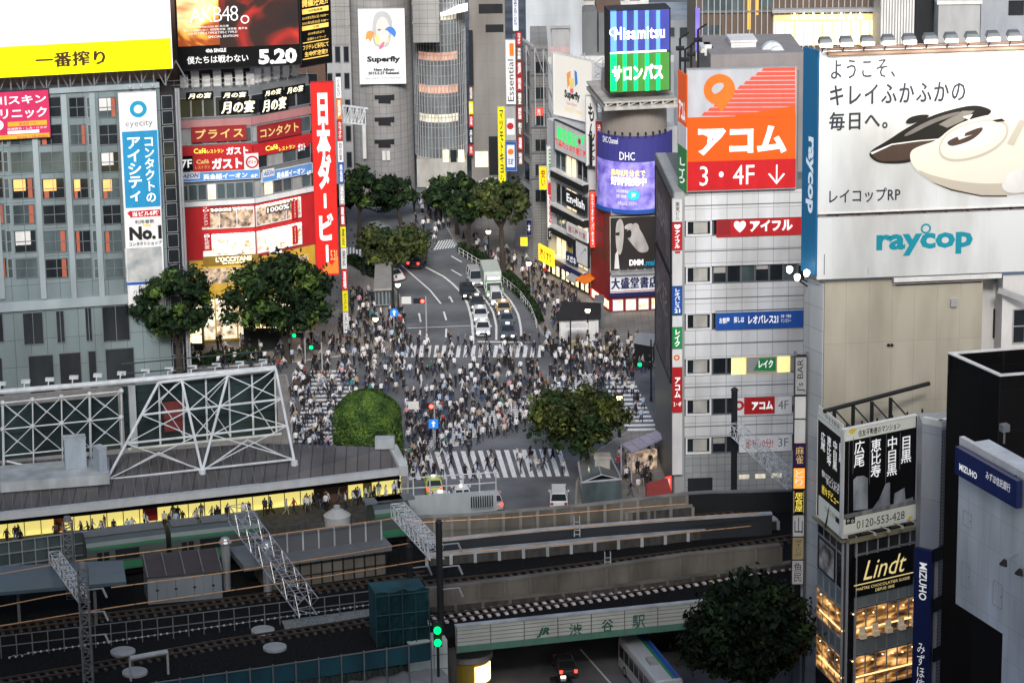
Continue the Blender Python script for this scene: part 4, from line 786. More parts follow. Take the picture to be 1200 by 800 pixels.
for i in range(3): panel(t, FC, mat('pale_lit_floor', (.7, .65, .5)), (866 + i * 19, 556 - i * .8, 878 + i * 19, 561 - i * .8), .003, .05, 'strip_window')
FCs = Fac(FC.A - FC.n * 16 + FC.u * .2, FC.A + FC.u * .2); zside = FC.uv(795, 225)[1]
bm = B(); fbox(bm, FCs, 0, -.1, FCs.L, zside, -1.0, 0); part('side_wall', bm, 'grey', t)
graf = blotch('dark_mural_print', [(.35, (.03, .028, .035)), (.5, (.07, .06, .085)), (.62, (.16, .14, .17)), (.7, (.04, .035, .05))], .35, 0, dist=1.2, detail=4)
for i, (y0, y1) in enumerate([(214, 300), (306, 425)]):
    s3('side_mural', f'dark purple advertising mural on the side of the white building, {["upper", "lower"][i]} one', 'billboard', FCs, (768, y0, 786, y1), graf, [('t', 'URBAN' if i == 0 else '火花', mat('grey_script', (.4, .38, .4), .6), (769.5, y0 + 20, 782, y0 + 52), dict(rot=0))], d=.05, th=.15, frame='dark')
# corner sign column
FCc = Fac(FC.P(-.15, 0, 0), FC.P(ux - .05, 0, 0))
def cs(label, ya, yb, m, items, tw='wlet'): return s3('tenant_sign', label, 'sign', FCc, (788, ya, 799.5, yb), m, items, d=.05, th=.5, frame=None, group='corner sign column of the white building')
cs('grey corner sign reading 栗東ビル at the top of the white building column', 234, 260, 'offw', [('t', '栗東ビル', 'ink', (791.5, 237, 796.5, 258), dict(vertical=True, bold=.01))])
cs('red corner sign reading アイフル with a white heart', 261, 293, 'red', [('t', '♥', 'wlet', (790, 263, 797.5, 269)), ('t', 'アイフル', 'wlet', (790.5, 270, 797, 291), dict(vertical=True, bold=.04))])
cs('blank pale corner sign between the red and blue ones', 294, 335, 'offw', [('r', 'red', (791, 294.6, 797, 297))])
cs('blue corner sign reading レオパレス21', 336, 368, 'blue', [('t', 'レオパレス', 'wlet', (790.5, 338, 797, 361), dict(vertical=True, bold=.02)), ('t', '21', 'wlet', (790.5, 362, 797, 366.5), dict(bold=.03))])
cs('white and green corner sign reading レイク', 370, 408, 'green', [('r', 'white', (788, 370, 799.5, 383)), ('t', 'レイク', 'wlet', (790.5, 386, 797, 406), dict(vertical=True, bold=.04))])
cs('red and white corner sign reading アコム', 409, 483, 'red', [('r', 'white', (788, 409, 799.5, 430)), ('o', 'orange', 793, 419, 3.6, 1.6), ('t', 'アコム', 'wlet', (790.5, 442, 797.5, 466), dict(vertical=True, bold=.04)), ('t', '3・4F', 'wlet', (789.5, 471, 798.5, 476), dict(bold=.02))])
cs('plain grey lower end of the white building sign column', 484, 556, 'offw', [])
# ribbon window signs
s3('window_sign', 'red ribbon window sign reading アイフル with a heart', 'sign', FC, (840, 256, 940, 276), 'red', [('r', 'redd', (841, 257, 856, 275.5)), ('o', 'wlet', 864.5, 265, 1), ('t', '♥', 'wlet', (860, 259, 874, 272.5)), ('t', 'アイフル', 'wlet', (879, 257.5, 929, 271), dict(bold=.05))], d=-.1, th=.15, frame='redd', fr=.04)
s3('window_sign', 'blue ribbon window sign reading レオパレス21', 'sign', FC, (839, 363, 941, 385), 'blue', [('t', 'お部屋', 'wlet', (843, 372, 855, 379), dict(bold=.02)), ('t', '探しは', 'wlet', (860, 371, 872, 378), dict(bold=.02)), ('t', 'レオパレス21', 'wlet', (877, 369, 912, 379), dict(bold=.03)), ('t', '賃貸・不動産', 'wlet', (915, 368.5, 927, 372)), ('t', 'マンスリー', 'wlet', (915, 373.5, 927, 378))], d=-.1, th=.15, frame='mid', fr=.04)
for i, rc in enumerate(((857, 419, 874, 439), (911, 416, 926, 436))): panel(t, FC, mat('lit_yellow_room', (.85, .72, .3), .5, 0, .3, 3, .5), rc, -.13, -.1, 'lit_window')
s3('window_sign', 'green and grey ribbon window sign reading レイク with yellow lit windows beside it', 'sign', FC, (875, 418, 910, 437), 'grey', [('p', 'green', [(883, 434), (890, 420), (909, 419), (909, 434)]), ('t', 'レイク', 'wlet', (889, 421.5, 906, 431), dict(bold=.04))], d=-.1, th=.15, frame='gold', fr=.04)
s3('window_sign', 'red and white ribbon window sign reading アコム 4F', 'sign', FC, (863, 464, 928, 486), 'white', [('r', 'red', (872, 465, 908, 485)), ('o', 'red', 866, 475, 6, 3), ('t', 'アコム', 'wlet', (881, 470, 906, 480), dict(bold=.05)), ('t', '4F', 'mid', (912, 469, 924, 479))], d=-.1, th=.15, frame='mid', fr=.04)
s3('window_sign', 'white ribbon window sign reading 3F above the base of the tiled building', 'sign', FC, (866, 509, 928, 529), 'white', [('t', '最短30分!', 'red', (874, 514, 906, 525), dict(bold=.01)), ('t', '3F', 'mid', (912, 513, 924, 523))], d=-.1, th=.15, frame='mid', fr=.04)
# roof sign
zr2 = FC.uv(870, 222)[1]
osun = mat('vivid_orange', (.78, .1, .008), .45, 0, .05, .6, .12); ogrey = mat('light_grey_field', (.5, .52, .56), .5)
stripes = []
for k in range(11):
    y = 79.5 + k * 5.2; x = 895 - k * 7.0
    stripes.append(('p', mat('salmon_stripe', (.8, .1, .06), .5, emit=.08), [(x, y), (932, y - .5), (932, y + 3.8), (x - 3, y + 4.2)]))
s3('roof_sign', 'orange and grey roof sign reading アコム and 3・4F with a white arrow', 'billboard', FC, (805.5, 80.5, 932.5, 222), osun,
   [('r', ogrey, (805.5, 80, 932.5, 136))] + stripes + [('p', osun, [(862, 135), (932, 124), (932, 137), (862, 137)]),
    ('o', mat('orange_ring', (.78, .17, .02), .5, emit=.08), 843, 105, 18.5), ('s', mat('orange_ring', (.85, .3, .03)), [(829, 116), (852, 119), (858, 112), (846, 133), (842, 126)]), ('s', ogrey, [(833, 105), (838, 98), (848, 97), (848, 103), (843, 108), (837, 111)]),
    ('t', 'アコム', 'wlet', (818, 148, 922, 181), dict(bold=.05)), ('r', mat('crimson_band', (.55, .015, .02), .45, emit=.06), (805.5, 188, 932.5, 222)), ('t', '3・4F', 'wlet', (820, 194, 884, 217), dict(bold=.0)), ('r', 'wlet', (909.4, 193, 911, 214)), ('p', 'wlet', [(900, 204), (902, 203), (910, 213), (918, 203), (920, 204), (910, 216)])], d=.1, th=.5, frame='grey')
FCl = Fac(FC.P(FC.uv(805, 150)[0] - 1.35, 0, -7), FC.P(FC.uv(805, 150)[0] - .1, 0, .55))
s3('roof_sign', 'narrow orange and green return face of the orange roof sign', 'billboard', FCl, (794.5, 85, 804.5, 222), osun, [('r', 'green', (794.5, 172, 804.5, 222)), ('r', 'white', (794.5, 146, 804.5, 172)), ('t', 'アコム', 'wlet', (795.5, 118, 803, 142), dict(bold=.04)), ('t', 'レイク', 'wlet', (795.5, 186, 803, 216), dict(vertical=True, bold=.03))], d=0, th=.12, frame=None)
bm = B(); fbox(bm, FC, ux, zc - .02, LW, zc + .9, -3, .05); pass
part('sill', bm, 'mid', t)
for i in range(8): bm = B(); u = ux + (LW - ux) * i / 8; tube(bm, FC.P(u, zc, -4), FC.P(u, FC.uv(870, 85)[1], -.1), .12, n=4); tube(bm, FC.P(u, FC.uv(870, 85)[1], -.1), FC.P(u, zc, -.2), .12, n=4); part('sign_strut', bm, 'mid', t)
bm = B(); fbox(bm, FC, FC.uv(842, 150)[0], zc, LW, FC.uv(870, 79)[1], -15, -6); part('roof_house', bm, mat('louvred_grey', (.25, .24, .24), .7), t)
zt2 = FC.uv(870, 79)[1]
for i, (x0, x1, y0) in enumerate(((857, 886, 50), (822, 836, 62))):
    F6 = FC.off(-9); bm = B(); u0 = F6.uv(x0, 60)[0]; u1 = F6.uv(x1, 60)[0]; z1 = F6.uv(x0, y0)[1]; fbox(bm, F6, u0, zt2, u1, z1, -3, 0); fbox(bm, F6, u0 - .1, z1, u1 + .1, z1 + .2, -3.1, .1); fbox(bm, F6, u0 + .3, zt2 + .4, u0 + 1, z1 - .3, .002, .05)
    solo('roof_plant', bm, 'offw', ['white air handling box on the roof behind the orange sign', 'smaller white box at the left end of the roof behind the orange sign'][i], 'roof plant')
F6 = FC.off(-8); bm = B(); u, z = F6.uv(905, 58); 
for k in range(2): c = F6.P(u + k * .4, z - .3, k * .5); tube(bm, c - F6.n * .4, c + F6.n * .4, 1.1 - .35 * k, n=20)
fbox(bm, F6, u - .2, zt2, u + .4, z, -.3, .3); solo('dish_fan', bm, 'wsteel', 'pair of white round fan housings on the roof behind the orange sign', 'fan')
FCo = FC.off(-7)
def ant(x, y):
    u, z = FCo.uv(x, y); return lambda bm: (tube(bm, FCo.P(u, zc, 0), FCo.P(u, z, 0), .12), tube(bm, FCo.P(u, z, 0), FCo.P(u + .8, z + .6, .3), .1), tube(bm, FCo.P(u - .4, z - 1, 0), FCo.P(u + .4, z - 1, 0), .25))
each('antenna_mast', 'dark antenna mast on the roof left of the orange sign, %s from the left', 'antenna', 'dark', [ant(*q) for q in ((797, 45), (803, 58), (810, 52), (818, 35))], 'antenna masts by the orange roof sign')

# --- far lattice fronted building, top right ---
FBr = FY(812, 1240, 330)
t, a, b_, z_ = bldg('lattice_building', 'brown glass fronted building with gold drapes behind the roof signs, top right', FBr, 816, 1045, 0, 20, mat('bronze_cladding', (.12, .085, .065), .5), z1=78)
zlo = FBr.uv(900, 70)[1]
bm = B()
for i in range(34): u = a + (b_ - a) * i / 33; fbox(bm, FBr, u - .06, zlo, u + .06, 78, .003, .35)
part('mullions', bm, 'grey', t); bm = B()
for k in range(9): z = zlo + k * 2.9; fbox(bm, FBr, a, z, b_, z + .22, .004, .3)
part('transoms', bm, 'mid', t)
for rc in ((876, -30, 880, 35), (885, -30, 889, 18)): panel(t, FBr, mat('gold_drape', (.75, .42, .06), .6, emit=.2), rc, .01, .2, 'drape')
for rc in ((822, 0, 870, 14), (890, -10, 905, 10), (822, 30, 846, 40)): panel(t, FBr, 'glass2', rc, .005, .05, 'pane')
panel(t, FBr, mat('led_violet_wall', (.15, .12, .6), .5, 0, .5, 6, .5), (832, 54, 852, 70), .4, .6, 'video_wall'); panel(t, FBr, mat('led_violet_wall', (.15, .12, .6)), (815, 10, 820, 60), .4, .6, 'video_wall')
panel(t, FBr, mat('lit_cream_panel', (.85, .72, .45), .5, 0, .1, 1, .75, (1, .8, .45)), (907, 25, 1029, 53), .4, .5, 'lit_panel'); panel(t, FBr, mat('lit_amber_strip', (.7, .5, .2), .5, 0, .1, 1, .5), (907, 17, 1029, 24.5), .4, .5, 'lit_strip')
panel(t, FBr, 'grey', (905, 11, 1031, 15), .4, 1.4, 'canopy')
for i in range(8): bm = B(); u, z = FBr.uv(931 + i * 11, 15, 1.3); p = FBr.P(u, z, 1.3); tube(bm, p, p - Vector((0, 0, .3)), .06); tube(bm, p - Vector((0, 0, .3)), p - Vector((0, 0, .7)), .12, .36, 10); part('lamp', bm, 'lampw', t)
bm = B()
for i in range(12): fbox(bm, FBr, FBr.uv(908 + i * 11, 30)[0], FBr.uv(960, 54)[1], FBr.uv(908 + i * 11, 30)[0] + .12, FBr.uv(960, 24)[1], .51, .6)
part('grid', bm, 'gold', t)
FBr2 = FY(1030, 1300, 350)
t, a, b_, z_ = bldg('grey_wing', 'grey panelled block with vertical ribs behind the floodlit billboard', FBr2, 1032, 1072, 0, 14, 'grey', z1=72)
bm = B()
for i in range(12): u = a + (b_ - a) * (i + .5) / 12; fbox(bm, FBr2, u - .1, 30, u + .1, 72, .003, .3)
part('ribs', bm, 'offw', t)
t, a, b_, z_ = bldg('dark_wing', 'dark ribbed block beside the plain grey penthouse, top right', FBr2, 1073, 1098, 0, 14, 'dark', z1=72)
t, a, b_, z_ = bldg('grey_penthouse', 'plain grey concrete penthouse behind the floodlit billboard', FBr2.off(4), 1100, 1149, 5, 10, 'grey'); bm = B(); fbox(bm, FBr2.off(4), a - .2, z_, b_ + .2, z_ + .4, -10, .2); part('parapet', bm, 'offw', t)
t, a, b_, z_ = bldg('far_building', 'grey blue far tower with one dark window in the top right corner', FBr2.off(-6), 1150, 1260, 0, 10, mat('slate_wall', (.3, .33, .37), .6), z1=80); winpx(t, FBr2.off(-6), (1182, 1, 1200, 18), 'glass', 'dark', .003)
t, a, b_, z_ = bldg('far_building', 'grey far tower behind the dark ribbed block, at the top edge', FBr2.off(-14), 1028, 1152, 0, 10, 'mid', z1=85)
# --- nearest buildings, right edge ---
FR = Fac(G(952, 814), G(1240, 799)); beige = tile('beige_wall_panels', (.46, .43, .35), (.36, .33, .27), 1.9, 5.2, FR.u, .75, .02, .05)
t = thing('beige_building', 'tall beige panelled building carrying the huge floodlit cleaner billboard', 'building', FR.P(10, 0))
zt = FR.uv(1050, 62)[1]; zb = FR.uv(1050, 326)[1]
uB = FR.uv(1150, 400)[0]
FRl = Fac(FR.P(.5, 0, 0) + Vector((-1.35, 2.3, 0)), FR.P(.5, 0, 0)); wt = tile('white_corner_tiles', (.58, .62, .65), (.35, .38, .4), 3, 1.9, FRl.u, .5)
bm = B(); prism(bm, [FRl.A + Vector((.1, .1, 0)), FR.P(.6, 0, 0), FR.P(uB, 0, 0), FR.P(uB, 0, -20), FRl.A + Vector((4.5, 19, 0))], -.1, zb); part('wall', bm, beige, t)
bm = B(); fbox(bm, FRl, 0, -.1, FRl.L - .01, zb - .2, -.04, .06); part('corner_face', bm, wt, t)
bm = B(); fbox(bm, FR, uB, -.1, uB + 1.6, zb - .4, -20, -2.2); fbox(bm, FR, uB + 1.6, -.1, FR.L, FR.uv(1180, 322)[1], -18, .3); part('stair_wing', bm, 'offw', t)
winpx(t, FR, (1187, 362, 1215, 402), 'glass', 'grey', .3, 2, 2); 
for rc in ((1164, 362, 1168, 396),): panel(t, FR, 'dark', rc, -2.1, -2.0, 'slot_window')
u, z = FR.uv(1117, 354); bm = B(); fbox(bm, FR, u - .25, z - .3, u + .25, z + .3, .003, .35); part('vent_hood', bm, 'steel', t)
for x, y in ((1041, 404), (1063, 455)):
    bm = B()
    for k in (0, 1): u, z = FR.uv(x + k * 4, y); tube(bm, FR.P(u, z, 0), FR.P(u, z, .15), .13, n=10)
    part('vent_pair', bm, 'dark', t)
bm = B(); fbox(bm, FR, *FR.rect(1046, 321, 1172, 326, .3), .003, .9); fbox(bm, FR, *FR.rect(1046, 330, 1152, 331.5, .3), .003, .3); part('gantry_beam', bm, 'offw', t); panel(t, FR, 'dark', (1050, 326.5, 1150, 333), .003, .06, 'gantry_shadow_gap')
part_ = B(); tube(part_, FR.P(uB + 1.2, zb - 1.2, .6), FR.P(uB + 3.8, zb - 1.9, 2.4), .3, n=4); part('strut', part_, 'grey', t)
bw = tile('billboard_vinyl', (.68, .71, .72), (.6, .63, .64), 4.3, 60, (1, 0, 0), .45, .012, .015)
cream = mat('cream_plastic_print', (.74, .7, .6), .4, 0, .06, .3); creamd = mat('shaded_cream_print', (.5, .46, .38), .4, 0, .1, .4); blk = mat('gloss_black_print', (.02, .018, .016), .35, 0, .4, .3); chr_ = mat('pale_chrome_print', (.72, .72, .7), .4); brn = mat('dark_brown_print', (.07, .045, .035), .4)
ink2 = mat('blue_black_ink', (.025, .03, .045), .6, var=0)
blackm = [(1018, 181), (1021, 176), (1040, 165), (1062, 150), (1090, 136), (1120, 127), (1142, 123), (1156, 126), (1164, 131), (1150, 140), (1110, 165), (1092, 178), (1075, 186), (1062, 192), (1032, 192), (1022, 187)]
side_m = [(1022, 180), (1045, 170), (1075, 166), (1100, 164), (1088, 176), (1070, 187), (1034, 190), (1024, 185)]
whitem = [(1066, 178), (1075, 172), (1098, 165), (1112, 152), (1130, 142), (1160, 134), (1185, 132), (1215, 132), (1215, 226), (1180, 229), (1150, 229), (1115, 222), (1090, 212), (1074, 200), (1067, 190)]
low = [(1072, 197), (1092, 206), (1130, 214), (1170, 216), (1215, 210), (1215, 226), (1180, 229), (1150, 229), (1115, 222), (1088, 211)]
FRb = FR
bb = sign('floodlit_billboard', 'huge floodlit billboard with a black and a cream cleaner and ようこそ lettering', 'billboard', FRb, (961, 57, 1238, 244), bw, [
    ('t', 'ようこそ、', ink2, (974, 70, 1049, 92), dict(sp=1.2, fat=.022)), ('t', 'キレイふかふかの', ink2, (973, 98, 1131, 121), dict(sp=1.15, fat=.022)), ('t', '毎日へ。', ink2, (972, 131, 1040, 152), dict(sp=1.15, fat=.022)), ('t', 'レイコップRP', ink2, (972, 221, 1055, 237), dict(sp=1.05, fat=.015)),
    ('s', blk, blackm), ('s', brn, side_m), ('p', chr_, [(1020, 179), (1045, 168.6), (1075, 164.6), (1100, 162.6), (1100, 163.8), (1075, 166), (1045, 170.2), (1022, 181)]), ('p', mat('grey_screen_print', (.2, .19, .17), .4), [(1100, 146), (1128, 130), (1142, 130), (1128, 142), (1110, 150)]), ('s', blk, [(1060, 146), (1064, 138), (1080, 134), (1092, 135), (1076, 144)]), ('p', chr_, [(1128, 137), (1140, 134), (1136, 140), (1140, 143)]),
    ('s', cream, whitem), ('s', creamd, low), ('s', creamd, [(1098, 176), (1106, 158), (1126, 146), (1158, 139), (1182, 143), (1182, 162), (1162, 180), (1130, 190), (1106, 189)]), ('s', cream, [(1100, 175), (1108, 159), (1127, 148), (1157, 141), (1179, 145), (1179, 161), (1160, 177), (1130, 187), (1108, 186)]), ('s', chr_, [(1106, 170), (1119, 153), (1140, 146), (1163, 144), (1172, 150), (1163, 164), (1140, 175), (1116, 177)]), ('p', brn, [(1090, 213), (1115, 223.4), (1150, 230.4), (1180, 230.6), (1180, 229), (1150, 229), (1115, 221.6)]), ('s', mat('grey_gloss_print', (.16, .15, .14), .35), [(1058, 158), (1090, 140), (1124, 130), (1126, 133), (1092, 145), (1062, 161)]), ('s', brn, [(1109, 166), (1122, 160), (1150, 148), (1153, 152), (1140, 164), (1120, 171), (1112, 171)]), ('p', chr_, [(1122, 160), (1132, 153), (1130, 160), (1140, 158), (1124, 164)]), ('p', blk, [(1163, 141), (1174, 139), (1178, 142), (1168, 143)]), ('p', creamd, [(1180, 168), (1195, 140), (1202, 142), (1188, 170)]), ('s', chr_, [(1172, 220), (1178, 206), (1190, 199), (1215, 200), (1215, 222), (1185, 228)])], d=.35, th=.5, frame='offw', fr=.12)
tq = mat('turquoise_lettering', (.01, .28, .38), .4, 0, .2, .4)
sign('floodlit_billboard', 'lower white billboard with turquoise raycop lettering under the cleaner picture', 'billboard', FRb, (958, 250, 1238, 322), bw, [('t', 'raycop', tq, (1027, 273, 1140, 299), dict(bold=.04)), ('o', tq, 1085, 268, 6.2, 4), ('r', tq, (1084, 273, 1086, 277)), ('r', 'mid', (965.5, 298, 966.5, 322)), ('r', 'grey', (1017, 313, 1018, 322))], d=.35, th=.5, frame=None)
bm = B(); z0 = FR.uv(1080, 250)[1]; z1 = FR.uv(1080, 244)[1]; fbox(bm, FR, .6, z0, FR.L - 3, z1, .1, .3)
for i in range(12): u = 1 + i * 1.8; tube(bm, FR.P(u, z0, .6), FR.P(u + .9, z1, .6), .07, n=4); fbox(bm, FR, u, z0, u + .12, z1, .4, .6)
solo('billboard_framework', bm, 'brown', 'dark framework in the gap between the two floodlit cleaner billboards', 'framework')
FRs = Fac(FRl.P(0, 0, .9), FRl.P(FRl.L - .02, 0, .9))
blp = mat('sea_blue_panel', (.02, .16, .34), .45, 0, .25, .15)
sign('blue_side_panel', 'tall sea blue side panel with sideways raycop lettering next to the floodlit billboard', 'billboard', FRs, (940, 57, 957, 321), blp, [('t', 'raycop', mat('pale_blue_lettering', (.6, .7, .78), .5, var=0, emit=.15), (944.5, 160, 953, 250), dict(rot=90, bold=.04))], d=.0, th=.25, frame=None)
# floodlights along the top
zf = FR.uv(1080, 54)[1]
for i in range(10):
    x = 966 + i * 24.5; u, z = FR.uv(x, 47 - i * .9, 1.8)
    fl = thing('floodlight', f'{["first", "second", "third", "fourth", "fifth", "sixth", "seventh", "eighth", "ninth", "tenth"][i]} bright floodlight from the left along the top of the cleaner billboard', 'floodlight', FR.P(u, zf, 1), 'floodlights on the billboard top')
    bm = B(); tube(bm, FR.P(u, zf - .3, .6), FR.P(u, z - .1, 2.0), .06, n=5); part('arm', bm, 'dark', fl)
    bm = B(); quadbox(bm, [FR.P(u - .55, z - .1, 1.7), FR.P(u + .55, z - .1, 1.7), FR.P(u + .6, z - .25, 2.7), FR.P(u - .6, z - .25, 2.7)] + [FR.P(u - .4, z + .3, 1.8), FR.P(u + .4, z + .3, 1.8), FR.P(u + .45, z + .2, 2.5), FR.P(u - .45, z + .2, 2.5)]); part('housing', bm, 'mid', fl)
    bm = B(); quadbox(bm, [FR.P(u - .45, z - .32, 1.75), FR.P(u + .45, z - .32, 1.75), FR.P(u + .5, z - .4, 2.75), FR.P(u - .5, z - .4, 2.75)] + [FR.P(u - .45, z - .12, 1.7), FR.P(u + .45, z - .12, 1.7), FR.P(u + .5, z - .12, 2.75), FR.P(u - .5, z - .12, 2.75)]); part('lens', bm, 'lampw', fl)
    if i % 2 == 1:
        L = bpy.data.lights.new('floodlight_lamp', 'AREA'); L.energy = 85 + 22 * i; L.size = 1; L.color = (1, .93, .8); lo = bpy.data.objects.new('floodlight_lamp', L); COL.objects.link(lo); lo.location = FR.P(u, z - .7, 3.2)
        tgt = FR.P(u, z - 9, .9); lo.rotation_euler = (tgt - lo.location).to_track_quat('-Z', 'Y').to_euler()
bm = B()
for h in (.5, .9): tube(bm, FR.P(.3, zf + h * .4, 1.0), FR.P(FR.L, zf + h * .4, 1.0), .07, n=5)
fbox(bm, FR, .3, zf - .2, FR.L, zf, .2, 1.6); solo('lighting_rail', bm, 'brown', 'dark catwalk rail along the top of the floodlit cleaner billboard', 'rail')
for i, (x, y) in enumerate([(925, 318), (934, 327), (945, 322)]):
    u, z = FRs.uv(x, y, 1.5); fl = thing('floodlight', ['left floodlight at the foot of the sea blue panel', 'lower floodlight at the foot of the sea blue panel', 'right floodlight at the foot of the sea blue panel'][i], 'floodlight', FRs.P(u, z, 1.5))
    p = FRs.P(u, z, 1.5); bm = B(); tube(bm, FRs.P(FRl.L * .6, z - 1, 0), p, .07); part('arm', bm, 'dark', fl); bm = B(); tube(bm, p, p + Vector((0, -.25, .3)), .2, .27, 10); part('lens', bm, 'lampw', fl)
# stacked bar signs hanging off the beige building
FRt = Fac(FRl.P(-1.5, 0, .15), FRl.P(-.15, 0, .15) + Vector((.05, -.8, 0)))
FRt = Fac(FRl.P(0, 0, 0) + Vector((-1.75, -.5, 0)), FRl.P(0, 0, 0) + Vector((-.35, -.5, 0)))
st = [(418, 462, 'grey', "J's BAR", 'ink', 'grey blade sign with slanted lettering J\'s BAR', -90), (464, 490, 'offw', '', 'ink', 'blank grey blade sign under the bar sign', 0), (491, 519, 'offw', '', 'ink', 'blank cream blade sign under the grey blank one', 0), (520, 546, mat('dark_purple_panel', (.05, .015, .1), .4), '麻雀', 'gold', 'dark purple blade sign with yellow characters 麻雀', 1), (548, 572, mat('glowing_orange_sign', (.9, .3, .05), .4, 0, .1, 2, .6), 'とり', 'wlet', 'glowing orange blade sign reading とり', 1), (574, 602, 'black', '居食屋', mat('yellow_lettering', (.95, .75, .1)), 'black blade sign with yellow framed characters 居食屋', 1), (603, 628, 'offw', '山', 'ink', 'white blade sign with a small emblem and 山', 1), (629, 655, mat('tan_panel', (.5, .4, .22), .5), 'ダイニング', 'ink', 'tan blade sign reading ダイニング', 1), (656, 684, 'offw', '魚民', 'ink', 'lowest white blade sign with brush characters 魚民', 1)]
for ya, yb, m, tt, tm, lab, rr in st:
    xo = -.016 * (ya - 420)
    it = []
    if tt: it = [('t', tt, tm, (934 + xo, ya + 3, 943.5 + xo, yb - 3), dict(bold=.0, vertical=rr == 1, rot=-90 if rr == -90 else 0))]
    if '居食屋' in lab: it.append(('r', 'gold', (932.5 + xo, ya + 1, 933.1 + xo, yb - 1))); it.append(('r', 'gold', (944 + xo, ya + 1, 944.6 + xo, yb - 1)))
    sign('blade_sign', lab, 'sign', FRt, (932 + xo, ya, 945 + xo, yb), m, it, d=0, th=.5, frame='dark', fr=.05, group='stacked blade signs on the beige building')
bm = B(); z0 = FRt.uv(938, 790)[1]; z1 = FRt.uv(938, 412)[1]; 
for x in (930.5, 944.2): e = FRt.uv(x, 550)[0]; fbox(bm, FRt, e - .1, max(0, z0 - 4), e + .1, z1, -.2, .3)
e = FRt.uv(944.2, 550)[0]
for k in range(9): z = z0 + (z1 - z0) * k / 9; tube(bm, FRt.P(e, z, 0), FRt.P(e + 1.2, z, -.6), .12)
solo('sign_column', bm, 'mid', 'grey steel column carrying the stacked blade signs on the beige building', 'sign column')

# --- chocolate shop corner building ---
FLa = Fac(G(955, 838), G(988, 872)); FLb = Fac(G(988, 872), G(1074, 850))
t = thing('glass_corner_shop', 'black glass corner building with warm lit café floors behind a black flat sale billboard', 'building', FLb.A)
zk = FLb.uv(1030, 622)[1]; bm = B(); prism(bm, [FLa.A, FLa.B, FLb.B, FLb.B + (FLa.A - FLa.B) * 1.0], -.1, zk); part('wall', bm, mat('black_glass_wall', (.008, .008, .01), .12), t)
ZB = [FLb.uv(990, y)[1] for y in (632, 653, 695, 716, 752, 771, 812, 830)]
warmr = blotch('warm_cafe_interior', [(.36, (.012, .006, .003)), (.48, (.1, .045, .014)), (.58, (.4, .19, .055)), (.7, (.85, .5, .18))], .8, .85, dist=.2, stretch=(.7, .7, 2.6)); fro = mat('frosted_glass', (.22, .26, .27), .35, 0, .15, 1)
for F, n, xs, xe in ((FLb, 6, .95, FLb.L - .05), (FLa, 4, .15, FLa.L - .6)):
    for k, m in ((2, fro), (3, warmr), (4, fro), (5, warmr)):
        for i in range(n): window(t, F, xs + (xe - xs) * i / n + .02, ZB[k + 1] + .05, xs + (xe - xs) * (i + 1) / n - .02, ZB[k] - .05, m, 'grey', .003, 1, 1, .04, .08)
    for k in range(2):
        for i in range(n): window(t, F, xs + (xe - xs) * i / n + .02, ZB[k + 1] + .04, xs + (xe - xs) * (i + 1) / n - .02, ZB[k] - .04, 'glass', 'grey', .003, 1, 1, .04, .07)
bm = B(); 
for F, u in ((FLb, .003), (FLb, .85), (FLa, FLa.L - .55)): fbox(bm, F, u, 0, u + .14, zk, .01, .18)
part('corner_post', bm, 'grey', t)
bm = B()
for F in (FLa, FLb): fbox(bm, F, 0, zk - .35, F.L, zk - .1, .01, .5)
part('roof_edge', bm, mat('dim_cream_edge', (.3, .27, .18), .5), t)
for i in range(5):
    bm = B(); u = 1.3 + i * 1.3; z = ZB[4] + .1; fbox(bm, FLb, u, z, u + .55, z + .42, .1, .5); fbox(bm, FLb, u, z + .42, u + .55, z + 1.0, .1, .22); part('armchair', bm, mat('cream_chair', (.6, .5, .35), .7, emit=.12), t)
gs = mat('gold_script', (.75, .6, .25), .35, .2, 0, 1, .3, (1, .8, .35))
for F, n in ((FLb, 7), (FLa, 3)):
    for zq in (ZB[3], ZB[5]):
        for i in range(n): bm = B(); p_ = F.P(F.L * (i + .7) / (n + .4), zq - .35 - .12 * (i % 3), .1); tube(bm, p_, p_ - F.n * -.08, .06, n=8); part('downlight', bm, mat('cafe_downlight', (1, .8, .5), .4, emit=1.6, ecol=(1, .7, .35), var=0), t)
        bm = B(); fbox(bm, F, F.L * .15, zq - 1.9, F.L * .95, zq - 1.78, .09, .14); part('lit_counter', bm, mat('cafe_counter_glow', (.9, .55, .2), .5, emit=1.0, ecol=(1, .6, .25), var=.5, scale=6), t)
sign('shop_sign', 'gold script sign reading Lindt on the black glass café building', 'sign', FLb, (1001, 646, 1070, 692), 'black', [('t', 'Lindt', gs, (1012, 652, 1062, 674), dict(shear=.35, bold=.0)), ('r', gs, (1001, 677.6, 1070, 678.8)), ('t', 'MAÎTRE CHOCOLATIER SUISSE', gs, (1004, 681, 1066, 685)), ('t', 'DEPUIS 1845', gs, (1026, 686.5, 1048, 690))], d=.06, th=.12, frame=None)
sign('portrait_poster', 'pale photo poster on the left face of the black café building', 'poster', FLa, (960, 637, 978, 672), blotch('pale_figures_print', [(.35, (.05, .05, .05)), (.5, (.4, .38, .36)), (.65, (.7, .68, .65))], .7), [], d=.05, th=.1, frame='dark')
zz0 = FLb.uv(1030, 611)[1]
wb = mat('pale_sale_band', (.72, .74, .66), .45, 0, .05, 1, .05)
twr = mat('printed_tower', (.3, .33, .36), .4, 0, .6, 3); 
itb = [('r', wb, (989, 496, 1073, 509)), ('p', mat('yellow_diamond', (.85, .65, .05), .5), [(994, 506), (999, 500), (1004, 503), (999, 509)]), ('t', '住友不動産のマンション', 'ink', (1006, 499, 1055, 507), dict(bold=.02))]
